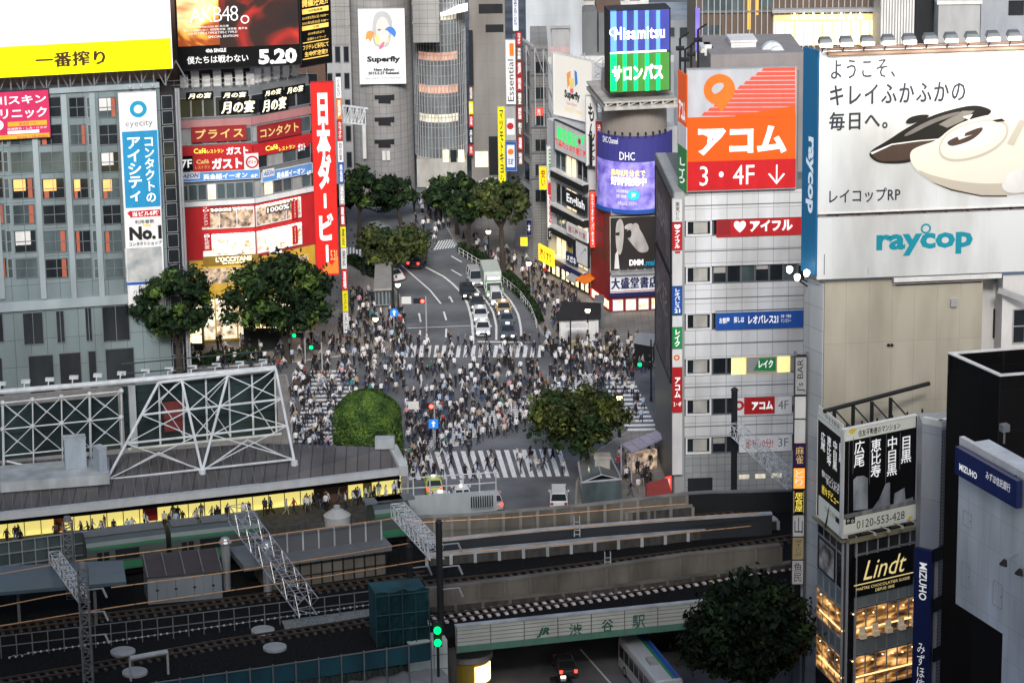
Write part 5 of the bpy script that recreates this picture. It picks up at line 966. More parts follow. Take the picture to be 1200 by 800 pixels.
for tx, x, y0, y1 in (('広尾', 1001, 516, 547), ('恵比寿', 1020.5, 514, 559), ('中目黒', 1039.5, 511, 557), ('目黒', 1056, 511, 542)): itb += [('t', tx, 'wlet', (x, y0, x + 12, y1), dict(vertical=True, bold=.012)), ('r', 'mid', (x - 1.3, y0 - 4, x - .9, y1 + 8))]
itb += [('p', twr, [(1000, 598), (1000, 562), (1004, 558), (1012, 557), (1017, 560), (1017, 596)]), ('p', twr, [(1022, 596), (1030, 585), (1038, 566), (1043, 565), (1043, 593), (1030, 595)]), ('p', twr, [(1047, 592), (1048, 578), (1060, 571), (1061, 585), (1070, 582), (1070, 588)]), ('r', mat('pale_ground_print', (.25, .25, .25), .5, var=.6, scale=4), (989, 594, 1073, 599)),
        ('r', wb, (989, 599.5, 1073, 617)), ('r', 'ink', (991, 607, 1002, 613.5)), ('o', wb, 994, 610, 1.8, 1), ('o', wb, 999, 610, 1.8, 1), ('t', '0120-553-428', 'ink', (1004, 604, 1060, 613.5)), ('p', mat('yellow_diamond', (.85, .65, .05)), [(1063, 607), (1067, 604), (1070, 606), (1066, 609)])]
sign('sale_billboard', 'black flat sale billboard reading 広尾 恵比寿 中目黒 目黒 with a telephone number', 'billboard', FLb, (989, 496, 1073, 617), 'black', itb, d=.15, th=.4, frame='offw')
zA = FLb.uv(1030, 496)[1]
ita = [('r', wb, (959, 486, 988, 503)), ('t', '住友不動産', 'ink', (967, 491, 984, 498))]
for tx, x, y0, y1 in (('広尾', 962, 506, 528), ('恵比寿', 969, 511, 545), ('中目黒', 976, 516, 551), ('目黒', 983, 520, 543)): ita.append(('t', tx, 'wlet', (x, y0, x + 5, y1), dict(vertical=True, bold=.012)))
ita += [('t', '憧れのマンションを', 'wlet', (963, 558, 984, 566)), ('t', '手に入れる', 'wlet', (968, 566, 983, 573)), ('t', '続々デビュー', mat('yellow_lettering', (.95, .75, .1)), (963, 575, 983, 586)), ('r', wb, (959, 592, 988, 618)), ('t', 'TOKYO MANSION', 'mid', (966, 600, 985, 606)), ('r', 'ink', (979, 607, 985, 613))]
sign('sale_billboard', 'narrow black left side of the flat sale billboard with yellow slogan 続々デビュー', 'billboard', FLa, (958, 496, 988.5, 617), 'black', ita, d=.15, th=.4, frame='offw')
bm = B()
for F in (FLb,):
    for i in range(6): u = F.L * i / 5; tube(bm, F.P(u, zk, -.2), F.P(u, zA + .4, -.2), .1, n=4); tube(bm, F.P(u, zk, -3), F.P(u, zA, -.2), .09, n=4)
    tube(bm, F.P(0, zA + .6, -3.4), F.P(F.L + 3, zA + 1.2, -3.4), .2, n=6)
    for i in range(4): u = 1 + F.L * i / 4; tube(bm, F.P(u, zA - 3, -3.4), F.P(u, zA + .6, -3.4), .16, n=6); tube(bm, F.P(u, zA + .6, -3.4), F.P(u + 1.3, zA - 2, -.4), .1, n=4)
solo('billboard_framework', bm, 'dark', 'dark steel framework behind the black flat sale billboard', 'framework')
def wl_(i):
    u, z = FLb.uv(1016 + i * 16, 622 - i * 4, .9); return lambda bm: (tube(bm, FLb.P(u, z, .2), FLb.P(u + .5, z - .1, 1.3), .06), tube(bm, FLb.P(u + .5, z - .1, 1.3), FLb.P(u + .5, z - .3, 1.35), .1, .16, 8))
each('wall_lamp', 'pale arm lamp sticking out under the flat sale billboard, %s from the left', 'lamp', 'concl', [wl_(i) for i in range(4)], 'arm lamps under the sale billboard')

# --- pale column building with sideways bank sign ---
FW1 = Fac(G(1072, 880), G(1094, 886)); FW2 = Fac(G(1094, 886), G(1114, 876)); zw = FW1.uv(1082, 496)[1]
t = thing('pale_column_building', 'slim pale grey building with a sideways bank sign between the café and the black block', 'building', FW1.A)
bm = B(); prism(bm, [FW1.A, FW1.B, FW2.B, FW2.B + Vector((0, 2.2, 0)), FW1.A + Vector((0, 2.6, 0))], -.1, zw); part('wall', bm, tile('pale_stone_panels', (.45, .48, .52), (.3, .32, .35), 3, 5.5, FW1.u, .5, .03), t)
bm = B(); fbox(bm, FW2, 0.02, 0, FW2.L, zw - .3, .003, .05); part('mesh_face', bm, tile('fine_mesh_face', (.24, .24, .24), (.1, .1, .1), .3, .3, FW2.u, .6, .05), t)
for i in range(6): u0, z0, u1, z1 = FW2.rect(1096, 640 + i * 58, 1108, 655 + i * 58, .1); bm = B(); fbox(bm, FW2, u0 - .3, z0, u1 + .6, z1, .06, .2); part('dark_band', bm, 'black', t)
bm = B(); fbox(bm, FW1, 0, zw, FW1.L, zw + .5, -.4, .03); fbox(bm, FW2, 0, zw, FW2.L, zw + .5, -.4, .03); part('parapet', bm, 'offw', t)
sign('bank_sign', 'long dark blue vertical bank sign reading MIZUHO sideways and みずほ信託銀行', 'sign', FW1, (1069, 643, 1089, 890), 'navy', [('t', 'MIZUHO', 'wlet', (1077, 659, 1086, 703), dict(rot=90, bold=.02)), ('t', 'みずほ信託銀行', 'wlet', (1073.5, 753, 1083, 850), dict(vertical=True, bold=-.005))], d=.15, th=.4, frame=None)

# --- black block and bank building ---
FK1 = Fac(G(1098, 925), G(1156, 962)); FK3 = Fac(G(1156, 962), G(1290, 948)); zk2 = FK1.uv(1142, 428)[1]
t = thing('black_block', 'tall black panelled block with a pale roof edge at the right border', 'building', FK1.B)
blkp = tile('black_cladding', (.006, .006, .007), (.016, .016, .018), 2.6, 3.2, FK1.u, .4, .02, .2, spec=.15); bk = [FK3.B + (FK1.A - FK1.B)]
bm = B(); prism(bm, [FK1.A, FK1.B, FK3.B] + bk, -.1, zk2 - 1.6); part('wall', bm, blkp, t)
bm = B()
loop = [FK1.A, FK1.B, FK3.B] + bk
for i in range(4):
    p, q = loop[i], loop[(i + 1) % 4]; d = (q - p).normalized(); nrm = Vector((d.y, -d.x, 0))
    quadbox(bm, [(a.x, a.y, zk2 - 1.6) for a in (p, q, q - nrm * .3, p - nrm * .3)] + [(a.x, a.y, zk2 + .002 * i) for a in (p, q, q - nrm * .3, p - nrm * .3)])
part('parapet', bm, blkp, t); bm = B()
for i in range(4):
    p, q = loop[i], loop[(i + 1) % 4]; d = (q - p).normalized(); nrm = Vector((d.y, -d.x, 0))
    quadbox(bm, [(a.x, a.y, zk2 + .011) for a in (p + nrm * .05, q + nrm * .05, q - nrm * .35, p - nrm * .35)] + [(a.x, a.y, zk2 + .1 + .003 * i) for a in (p + nrm * .05, q + nrm * .05, q - nrm * .35, p - nrm * .35)])
part('coping', bm, 'offw', t)
FZ1 = Fac(G(1122, 1000), G(1210, 1068)); zm = FZ1.uv(1160, 540)[1]; zl = FZ1.uv(1150, 726)[1]; u0 = FZ1.uv(1122, 620)[0]; u1 = FZ1.uv(1180, 620)[0]
bankp = tile('pale_bank_panels', (.74, .79, .83), (.5, .55, .6), 1.5, 2.6, FZ1.u, .5, .02, .03)
t = thing('bank_building', 'pale panelled bank building with blue signs cut by the right edge', 'building', FZ1.P(u0, 0))
bm = B(); fbox(bm, FZ1, u0, zl, u1 + 4, zm, -2.5, 0); part('wall', bm, bankp, t)
bm = B(); fbox(bm, FZ1, u0 + .5, -.1, u1 + 4, zl - .01, -2.5, -1.2); part('base', bm, 'black', t)
bm = B(); fbox(bm, FZ1, u0, zm, u1 + 4, zm + .6, -.35, .04); part('parapet', bm, 'offw', t)
bm = B(); fbox(bm, FZ1, u1 - .1, zl - 9, u1 + 4, zl - .02, -1.19, .02); part('lower_wing', bm, bankp, t)
for rc in ((1126, 659, 1136, 688), (1163, 682, 1174, 711), (1128, 600, 1138, 617)):
    u0_, z0_, u1_, z1_ = FZ1.rect(*rc, .05); bm = B()
    for q in ((u0_, z1_ - .03, u1_, z1_), (u0_, z0_, u1_, z0_ + .03), (u0_, z0_, u0_ + .03, z1_), (u1_ - .03, z0_, u1_, z1_)): fbox(bm, FZ1, *q, .002, .03)
    fbox(bm, FZ1, u1_ - .2, (z0_ + z1_) / 2 - .06, u1_ - .1, (z0_ + z1_) / 2 + .06, .002, .06); part('hatch', bm, 'grey', t)
sign('bank_sign', 'dark blue slanting roof sign reading MIZUHO みずほ信託銀行 on the pale bank building', 'sign', FZ1, (1120, 544, 1192, 574), mat('bank_blue', (.01, .025, .14), .4), [('t', 'MIZUHO', 'wlet', (1124, 548, 1145, 556), dict(bold=.03)), ('t', 'みずほ信託銀行', 'wlet', (1155, 559, 1184, 569), dict(bold=.0))], d=.3, th=.4, frame='navy')
FZ2 = Fac(FZ1.P(u1 + .05, 0, .2), FZ1.P(u1 + .05, 0, .2) + Vector((3, -1.2, 0)))
sign('bank_sign', 'second dark blue bank sign cut off by the right edge, reading MIZUHO', 'sign', FZ2, (1191, 560, 1235, 580), mat('bank_blue', (.01, .025, .14)), [('t', 'MIZUHO', 'wlet', (1196, 565, 1222, 574), dict(bold=.03))], d=.3, th=.3, frame='navy')
sign('bank_sign', 'tall dark blue sign with 「み」 at the bottom right corner', 'sign', FZ2, (1190, 676, 1235, 900), mat('bank_blue', (.01, .025, .14)), [('t', '「み', 'wlet', (1194, 780, 1208, 805), dict(bold=.0, vertical=True))], d=.3, th=.3, frame='blue')
for i, (x, y) in enumerate([(1178, 661), (1196, 672)]):
    u, z = FZ2.uv(x, y, 1.6); p = FZ2.P(u, z, 1.6); lm = thing('sign_lamp', ['white bell shaped sign lamp on a curved arm above the tall blue sign', 'second white bell shaped sign lamp, at the very edge of the frame'][i], 'lamp', p)
    bm = B(); tube(bm, p + Vector((0, 0, .35)), p + Vector((.5, .2, .7)), .06); tube(bm, p + Vector((.5, .2, .7)), p + Vector((2.4, .9, .6)), .06); part('arm', bm, 'grey', lm)
    bm = B(); tube(bm, p + Vector((0, 0, .4)), p - Vector((.15, 0, .05)), .12, .32, 12); part('shade', bm, 'dark', lm); bm = B(); tube(bm, p - Vector((.15, 0, .06)), p - Vector((.18, 0, .2)), .29, .2, 12); part('bulb', bm, 'offw', lm)
u, z = FZ1.uv(1177, 505, -3); bm = B(); tube(bm, FZ1.P(u, zm, -3), FZ1.P(u, z, -3), .08); fbox(bm, FZ1, u - .28, z, u + .28, z + .55, -3.3, -2.7); solo('roof_lantern', bm, 'mid', 'small square lantern on a pole above the bank building roof', 'lantern')
M['shaded_grimy'] = mat('shaded_grimy_white', (.42, .46, .48), .6, 0, .3, 2); M['shaded_grimc'] = mat('shaded_grimy_concrete', (.24, .235, .22), .85, 0, .35, 1.5)  # station copies, darkened for the foreground shade as well as grime
# ---------------- railway station and viaduct ----------------
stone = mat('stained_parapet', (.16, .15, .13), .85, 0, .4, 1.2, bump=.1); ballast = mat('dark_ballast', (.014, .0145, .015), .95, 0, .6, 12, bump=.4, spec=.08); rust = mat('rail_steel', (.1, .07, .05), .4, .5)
copper = mat('copper_wire', (.5, .28, .14), .45, .3, 0, 1); slate = mat('slate_roof_sheet', (.03, .035, .042), .6, 0, .3, .5); sleeper = mat('pale_sleeper', (.72, .67, .68), .8, 0, .4, 6)
def PL(pix, h): return [G(x, y, h) for x, y in pix]
def wall_line(bm, P, z0, z1, th=.3, back=True):
    """solid wall along points P (world), thickness going away from the camera"""
    n = len(P); N = []
    for i in range(n):
        d = (P[min(i + 1, n - 1)] - P[max(i - 1, 0)]); d.z = 0; d.normalize(); N.append(Vector((-d.y, d.x, 0)) * th * (1 if back else -1))
    for i in range(n - 1):
        a, b, c, d = P[i], P[i + 1], P[i + 1] + N[i + 1], P[i] + N[i]
        quadbox(bm, [(q.x, q.y, z0) for q in (a, b, c, d)] + [(q.x, q.y, z1) for q in (a, b, c, d)])
def resample(P, n):
    Ls = [0]
    for a, b in zip(P, P[1:]): Ls.append(Ls[-1] + (b - a).length)
    out = []
    for i in range(n):
        t = Ls[-1] * i / (n - 1); k = max(j for j in range(len(Ls)) if Ls[j] <= t + 1e-9); k = min(k, len(P) - 2)
        out.append(P[k].lerp(P[k + 1], (t - Ls[k]) / (Ls[k + 1] - Ls[k] or 1)))
    return out
H = 6.0    # track bed level
def deck(name, front, back, h0=4.6, h1=H, m='ballast'):
    bm = B(); prism(bm, PL(front, h1) + PL(back, h1)[::-1], h0, h1); struct(name, bm, m)
M['ballast'] = ballast
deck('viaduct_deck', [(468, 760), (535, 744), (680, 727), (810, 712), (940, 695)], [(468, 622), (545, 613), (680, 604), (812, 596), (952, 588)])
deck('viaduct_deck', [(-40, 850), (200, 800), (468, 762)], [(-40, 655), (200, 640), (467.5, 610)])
def track(pix, h=H, gauge=1.07, sl=True, name='railway_track', n=70):
    P = resample(PL(pix, h), n); t = thing(name, TRK.pop(0), 'railway track', P[0], 'railway tracks')
    for k in (-1, 1):
        bm = B()
        for i in range(n - 1):
            a, b = P[i], P[i + 1]; d = (b - a).normalized(); s = Vector((-d.y, d.x, 0)); quadbox(bm, [q + s * (k * gauge / 2 + e) + Vector((0, 0, .16)) for q, e in ((a, -.05), (b, -.05), (b, .05), (a, .05))] + [q + s * (k * gauge / 2 + e) + Vector((0, 0, .3)) for q, e in ((a, -.05), (b, -.05), (b, .05), (a, .05))])
        part('rail', bm, rust, t)
    bm = B(); Q = resample(P, int((P[-1] - P[0]).length / .75))
    for a, b in zip(Q, Q[1:]):
        d = (b - a).normalized(); s = Vector((-d.y, d.x, 0)); c = a
        quadbox(bm, [c + s * x + d * y + Vector((0, 0, .01)) for x, y in ((-1, -.14), (1, -.14), (1, .14), (-1, .14))] + [c + s * x + d * y + Vector((0, 0, .15)) for x, y in ((-1, -.14), (1, -.14), (1, .14), (-1, .14))])
    part('sleepers', bm, sleeper if sl else 'concd', t)
TRK = ['railway track with pale sleepers running behind the JR girder', 'railway track with dark sleepers at the bottom left, beside the teal netting', 'railway track under the copper wires beside the low stained parapet', 'far railway track below the plaza parapet', 'railway track in the dark cutting beside the green train']
track([(500, 728), (600, 714), (700, 700), (800, 684), (930, 662)]); track([(-30, 806), (120, 781), (260, 755), (400, 734), (505, 716)], sl=False)
track([(500, 686), (600, 676), (700, 663), (800, 650), (930, 632)], sl=False); track([(480, 628), (600, 620), (800, 604), (940, 592)], sl=False); track([(-30, 742), (200, 715), (500, 674)], sl=False)
# JR girder
girder = mat('pale_green_girder', (.55, .58, .53), .6, 0, .2, .8); gst = mat('green_stripe', (.1, .24, .18), .6)
g0, g1 = G(535, 764, 4.8), G(806, 736, 4.8); FJ = Fac(g0, g1); zt0 = FJ.uv(535, 738)[1]; zt1 = FJ.uv(802, 704)[1]; zj = (zt0 + zt1) / 2
t = thing('railway_bridge', 'pale railway bridge girder reading JR渋谷駅 over the dark road', 'bridge', g0)
bm = B(); Lj = FJ.L + 9; fbox(bm, FJ, 0, 5.35, Lj, zj, -.4, 0); part('girder', bm, girder, t)
bm = B(); fbox(bm, FJ, 0, 4.75, Lj, 5.34, -.4, .03); part('green_band', bm, gst, t)
bm = B(); fbox(bm, FJ, -.05, zj, Lj, zj + .14, -.45, .12); part('cap', bm, 'shaded_grimy', t); bm = B()
for k in range(1, 5): z = 5.35 + (zj - 5.35) * k / 5; fbox(bm, FJ, 0, z - .02, Lj, z + .02, .001, .025)
for k in range(11): u = Lj * k / 10; fbox(bm, FJ, u, 4.7, u + .07, zj, .031, .07)
part('ribs', bm, 'mid', t)
dg = mat('dark_green_lettering', (.02, .12, .08), .6, var=0)
for tx, rc, o in (('JR', (629, 735, 644, 746), dict(bold=.05, shear=.3)), ('渋', (667, 730, 682, 744), dict(bold=.01)), ('谷', (705, 725, 719, 740), dict(bold=.02)), ('駅', (741, 720, 756, 735), dict(bold=.01))):
    bm = B(); put_text(bm, FJ, FJ.rect(*rc, .03), .03, tx, **o); part('lettering', bm, dg, t)
bm = B(); fbox(bm, FJ, -2, 0, 0, 5, -26, -.1); part('abutment', bm, 'concd', t); bm = B(); fbox(bm, FJ, Lj - 6, 0, Lj, 4.6, -26, -.5); part('abutment', bm, 'concd', t)
# parapet walls with posts and a cap, one thing each
def parapet(label, pix, h0, h1, m=stone, cap='shaded_grimc', posts=12, th=.3, group=None):
    P = PL(pix, h1); t = thing('parapet_wall', label, 'wall', (P[0].x, P[0].y, h0), group)
    bm = B(); wall_line(bm, P, h0, h1 - .15, th); part('wall', bm, m, t)
    bm = B(); wall_line(bm, [q + Vector((0, -.08, 0)) for q in P], h1 - .149, h1 + .02, th + .16); part('cap', bm, cap, t)
    if posts:
        for q in resample(P, posts): bm = B(); box(bm, q.x - .14, q.y - .14, h0, q.x + .14, q.y + .002, h1 - .16); part('post', bm, cap, t)
    return t
parapet('stained concrete parapet between the plaza and the far railway track', [(468, 606), (545, 603), (680, 592), (805, 578)], 4.6, 8.3, posts=18)
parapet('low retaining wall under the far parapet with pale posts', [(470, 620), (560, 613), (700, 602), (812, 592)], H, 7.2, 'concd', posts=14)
parapet('long slate grey wall with a white cap in the middle of the viaduct', [(500, 634), (640, 620), (780, 609), (905, 601)], H, 8.1, slate, 'shaded_grimy', posts=0, th=.4)
parapet('lower stained wall with white cap beside the copper wires', [(500, 651), (640, 639), (780, 625), (912, 608)], H, 7.0, 'concd', 'shaded_grimy', posts=16, th=.9)
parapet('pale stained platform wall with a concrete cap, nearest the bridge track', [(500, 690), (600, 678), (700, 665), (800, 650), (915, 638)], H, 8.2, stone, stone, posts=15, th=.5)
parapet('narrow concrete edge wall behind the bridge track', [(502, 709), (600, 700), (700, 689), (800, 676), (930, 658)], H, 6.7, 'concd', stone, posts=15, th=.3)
parapet('dark curved retaining wall at the foot of the white tiled building', [(800, 578), (830, 576), (880, 575), (950, 573)], 0, 8.2, 'dark', 'mid', posts=0)
for x, y in ((712, 656), (676, 614)):
    p = G(x, y, 8.2); bm = B()
    for e in (-.25, .25): tube(bm, p + Vector((e, -.5, -1)), p + Vector((e, -.3, .8)), .05); tube(bm, p + Vector((e, -.3, .8)), p + Vector((e, .5, .6)), .05)
    for k in range(4): tube(bm, p + Vector((-.25, -.45, -.8 + k * .4)), p + Vector((.25, -.45, -.8 + k * .4)), .04)
    solo('wall_ladder', bm, 'shaded_grimy', f'small white ladder over the {"pale stained platform" if y > 640 else "slate grey viaduct"} wall', 'ladder')
# overhead copper coloured wires (dashed insulated feeder lines)
WL = iter(range(20)); wlab = ['topmost copper feeder wire along the far parapet', 'copper feeder wire over the slate grey wall', 'copper feeder wire beside the white capped lower wall', 'upper copper wire crossing in front of the green train', 'second copper wire passing the grey locker shed', 'third copper wire below the grey locker shed', 'lowest copper wire over the dark cutting on the left', 'short copper wire above the bluish platform roof at the left edge']
for pix, h in (([(470, 613), (600, 606), (805, 590)], 9), ([(500, 634), (640, 621), (760, 611), (890, 600)], 9.2), ([(500, 650), (640, 639), (760, 628), (880, 616)], 8.6), ([(88, 657), (200, 643), (330, 625), (470, 606)], 11), ([(130, 688), (260, 671), (400, 650), (480, 636)], 10.5), ([(0, 733), (140, 710), (260, 693), (400, 672), (505, 655)], 10), ([(0, 710), (60, 698), (90, 693)], 10), ([(0, 672), (70, 660)], 12)):
    P = resample(PL(pix, h), 14); bm = B()
    for i in range(13): tube(bm, P[i], P[i].lerp(P[i + 1], .93), .055, n=5)
    for i in range(13): tube(bm, P[i].lerp(P[i + 1], .92), P[i + 1], .035, n=4)
    solo('feeder_wire', bm, copper, wlab[next(WL)], 'wire')

# station roof
seam = tile('standing_seam_roof', (.12, .115, .115), (.05, .05, .055), 1.05, 100, (1, 0, 0), .5, .06, .1)
EF = PL([(-30, 604), (120, 588), (300, 568), (468, 548)], 11.5); EBk = PL([(-30, 545), (120, 533), (300, 519), (455, 524)], 13.0)
t = thing('station_roof', 'long grey standing seam station roof with a white eave above the yellow concourse', 'roof', EF[0])
bm = B()
for i in range(3): quadbox(bm, [EF[i] - Vector((0, 0, .3)), EF[i + 1] - Vector((0, 0, .3)), EBk[i + 1] - Vector((0, 0, .3)), EBk[i] - Vector((0, 0, .3))] + [EF[i], EF[i + 1], EBk[i + 1], EBk[i]])
part('roof_sheet', bm, seam, t); bm = B()
for a, b in zip(EF, EF[1:]): quadbox(bm, [q + v for q, v in ((a, Vector((0, -.5, -.55))), (b, Vector((0, -.5, -.55))), (b, Vector((0, .25, -.55))), (a, Vector((0, .25, -.55))))] + [q + v for q, v in ((a, Vector((0, -.5, .06))), (b, Vector((0, -.5, .06))), (b, Vector((0, .25, .06))), (a, Vector((0, .25, .06))))])
part('eave', bm, mat('pale_eave', (.5, .53, .55), .5), t); bm = B()
for k in range(46):
    a = EF[0].lerp(EF[3], (k + .5) / 46); q = EBk[0].lerp(EBk[3], (k + .5) / 46); i = min(2, int((k + .5) / 46 * 3)); a = resample(EF, 47)[k]; q = resample(EBk, 47)[k]
    tube(bm, a + Vector((0, .1, .04)), q + Vector((0, 0, .04)), .05, n=4)
part('seams', bm, 'mid', t)
bm = B(); e0, e1 = EF[3], EBk[3]; quadbox(bm, [e0 + Vector((0, -.3, -.7)), e0 + Vector((.8, -.3, -.7)), e1 + Vector((.8, 0, -.7)), e1 + Vector((0, 0, -.7)), e0 + Vector((0, -.3, .3)), e0 + Vector((.8, -.3, .3)), e1 + Vector((.8, 0, .3)), e1 + Vector((0, 0, .3))]); box(bm, e1.x - 1.2, e1.y - .5, e1.z, e1.x + .6, e1.y + .5, e1.z + 1.0); part('gable_trim', bm, 'shaded_grimy', t)
bm = B(); prism(bm, [G(x, y, 0) for x, y in [(-30, 640), (455, 590), (455, 575), (-30, 620)]], .0, 5.0); struct('station_base', bm, 'dark')
# concourse with yellow wall
d_ = Vector((0, 3.4, 0)); YW = [q + d_ for q in EF]; t = thing('concourse_wall', 'long yellow lit concourse wall under the station roof', 'wall', YW[0])
yl = mat('yellow_lit_wall', (.8, .72, .2), .6, 0, .2, .6, .4, (1, .85, .25)); bm = B(); wall_line(bm, YW, H + 1, 11.35, .3); part('wall', bm, yl, t)
FYw = Fac(YW[0], YW[3])
bm = B()
for k in range(26): u = FYw.L * (k + .5) / 26; fbox(bm, FYw, u - .04, H + 1, u + .04, 11.2, .02 + .5, .56)
part('panel_joints', bm, mat('dull_yellow_joint', (.4, .36, .1), .6), t)
for x0, x1, mm in ((366, 405, 'brown'), (165, 182, 'redd'), (60, 72, 'orange'), (425, 434, mat('dull_yellow_joint', (.4, .36, .1)))):
    bm = B(); u0 = FYw.uv(x0, 580)[0]; u1 = FYw.uv(x1, 580)[0]; fbox(bm, FYw, u0, H + 1.9 if mm == 'brown' else H + 2.2, u1, 10.2 if mm == 'brown' else 9.5, .52, .72); part('opening' if mm == 'brown' else 'poster', bm, mm, t)
bm = B(); prism(bm, [(q.x, q.y) for q in (EF[0] + Vector((0, -2.2, 0)), EF[1] + Vector((0, -2.2, 0)), EF[2] + Vector((0, -2.2, 0)), EF[3] + Vector((0, -2.2, 0)))] + [(q.x, q.y) for q in (YW[3], YW[2], YW[1], YW[0])], 4.9, H + 1.9); struct('platform', bm, 'concd')
bm = B()
for a, b in zip(EF, EF[1:]): wall_line(bm, [a + Vector((0, .6, 0)), b + Vector((0, .6, 0))], 10.2, 11.0, .2)
solo('eave_fascia', bm, 'black', 'dark fascia strip under the white station eave', 'fascia')
PLATFORM_LINE = [q + Vector((0, .9, 0)) for q in EF]
# upper roof structure: plant deck and white tube trusses
dk0, dk1, dk2, dk3 = G(0, 566, 13.1), G(128, 556, 13.1), G(128, 536, 13.1), G(0, 546, 13.1)
bm = B(); prism(bm, [dk0, dk1, dk2, dk3], 12.2, 13.15); solo('plant_deck', bm, 'shaded_grimy', 'white equipment deck on the station roof at the left', 'deck')
FT = Fac(G(0, 546, 13), G(345, 512, 13)); 
def TP(x, y, d=0): return FT.P(*FT.uv(x, y, d), d)
bm = B(); top = [TP(x, y, -1) for x, y in ((-12, 460), (110, 450), (220, 440), (323, 431))]
for a, b in zip(top, top[1:]): tube(bm, a, b, .26, n=8)
for i in range(12): q = top[0].lerp(top[-1], (i + .4) / 12); tube(bm, q, q + Vector((0, .9, .5)), .06); box(bm, q.x - .3, q.y + .6, q.z + .4, q.x + .5, q.y + 1.1, q.z + .65)
solo('lighting_boom', bm, 'wsteel', 'long white tube with small lamps along the top of the station sign truss', 'boom')
back = mat('dark_sign_back', (.025, .045, .05), .35, 0, .6, .5)
bm = B(); fbox(bm, FT, FT.uv(146, 500, -1.6)[0], 13, FT.uv(326, 500, -1.6)[0], TP(240, 444, -1.6).z, -1.9, -1.6); fbox(bm, FT, FT.uv(-10, 500, -1.6)[0], 13, FT.uv(140, 500, -1.6)[0], TP(70, 470, -1.6).z, -1.9, -1.6)
for k in range(9):
    z = 13.5 + k * .95; fbox(bm, FT, FT.uv(146, 500, -1.6)[0], z, FT.uv(326, 500, -1.6)[0], z + .1, -1.6, -1.5)
solo('slatted_screen', bm, [back], 'dark slatted back of the plaza sign boards behind the white trusses', 'screen')
bm = B(); fbox(bm, FT, *FT.rect(192, 470, 216, 505, -1.4), -1.45, -1.35); solo('red_sheet', bm, mat('faded_red_sheet', (.16, .03, .03), .7), 'dull red sheet fixed on the dark sign back behind the pyramid truss', 'panel')
bm = B(); fbox(bm, FT, *FT.rect(152, 452, 160, 525, -.8), -1.2, -.7); solo('duct_pipe', bm, 'shaded_grimy', 'pale vertical duct between the square truss and pyramid truss', 'duct')
# left square truss
bm = B(); r = .07
X = (3, 38, 72, 105, 142); 
for x in X: tube(bm, TP(x, 475 - x * .1, 0), TP(x + 1.5, 556 - x * .1, 0), .12 if x in (3, 105) else r)
for y in (472, 503, 534): tube(bm, TP(3, y, 0), TP(143, y - 14, 0), r)
for i in range(4):
    for (ya, yb) in ((472, 503), (503, 534)):
        a0, a1 = X[i], X[i + 1]; tube(bm, TP(a0, ya - a0 * .1, 0), TP(a1, yb - a1 * .1, 0), .045); tube(bm, TP(a0, yb - a0 * .1, 0), TP(a1, ya - a1 * .1, 0), .045)
        tube(bm, TP(a0, ya - a0 * .1, 0), TP((a0 + a1) / 2, (ya + yb) / 2 - a0 * .1, -1.4), .06)
for x in X:
    for y in (472, 503): c = TP(x, y - x * .1, 0); bmesh.ops.create_uvsphere(bm, u_segments=8, v_segments=6, radius=.24, matrix=Matrix.Translation(c))
for i in range(3): tube(bm, TP(8, 540 + i * 9, .4), TP(74 - i * 4, 556 + i * 2, .6), .1)
solo('square_truss', bm, 'wsteel', 'white square grid tube truss with ball nodes on the left of the station roof', 'truss')
# pyramid truss
FT2 = FT.off(0); bm = B(); ft = [G(124, 564, 12.0), G(237, 552, 12.3), G(345, 540, 12.6)]
tp = [TP(186, 448, -.4), TP(213, 446, -.4), TP(267, 440, -.4), TP(323, 432, -.4)]
for p, q in ((ft[0], tp[0]), (ft[1], tp[1]), (ft[1], tp[2]), (ft[2], tp[3])): tube(bm, p, q, .13, n=8)
def lerp(p, q, t): return p.lerp(q, t)
for k in (.33, .62, .98):
    Lft = lerp(tp[0], ft[0], k); Rt = lerp(tp[3], ft[2], k); tube(bm, Lft, Rt, .11)
    m1 = lerp(tp[1], ft[1], k)
tube(bm, tp[0], tp[3], .13)
seg = [(tp[0], ft[0]), (tp[1], ft[1]), (tp[2], ft[1]), (tp[3], ft[2])]
for (a, b), (c, d) in zip(seg, seg[1:]):
    for k0, k1 in ((0, .33), (.33, .62), (.62, .98)):
        tube(bm, lerp(a, b, k0), lerp(c, d, k1), .055); tube(bm, lerp(a, b, k1), lerp(c, d, k0), .055)
for x in (186, 214, 241, 268, 295, 322):
    tube(bm, TP(x, 446 - (x - 186) * .1, -1.2), TP(x + 2, 520 - (x - 186) * .1, -1.2), .1); 
for x in (188, 242, 296): tube(bm, TP(x, 470, -1.2), TP(x + 27, 440, -1.2), .05); tube(bm, TP(x, 470, -1.2), TP(x + 27, 510, -1.2), .05)
tube(bm, TP(150, 526, -1.2), TP(330, 508, -1.2), .12); tube(bm, TP(186, 530, .5), ft[1], .09); tube(bm, TP(186, 530, .5), ft[0], .09); tube(bm, TP(290, 515, .5), ft[1], .09); tube(bm, TP(290, 515, .5), ft[2], .09)
for f in ft: tube(bm, f - Vector((0, 0, .4)), f + Vector((0, 0, .05)), .35, .3, 10)
solo('pyramid_truss', bm, 'wsteel', 'big white pyramid shaped tube truss bracing the plaza sign on the station roof', 'truss')
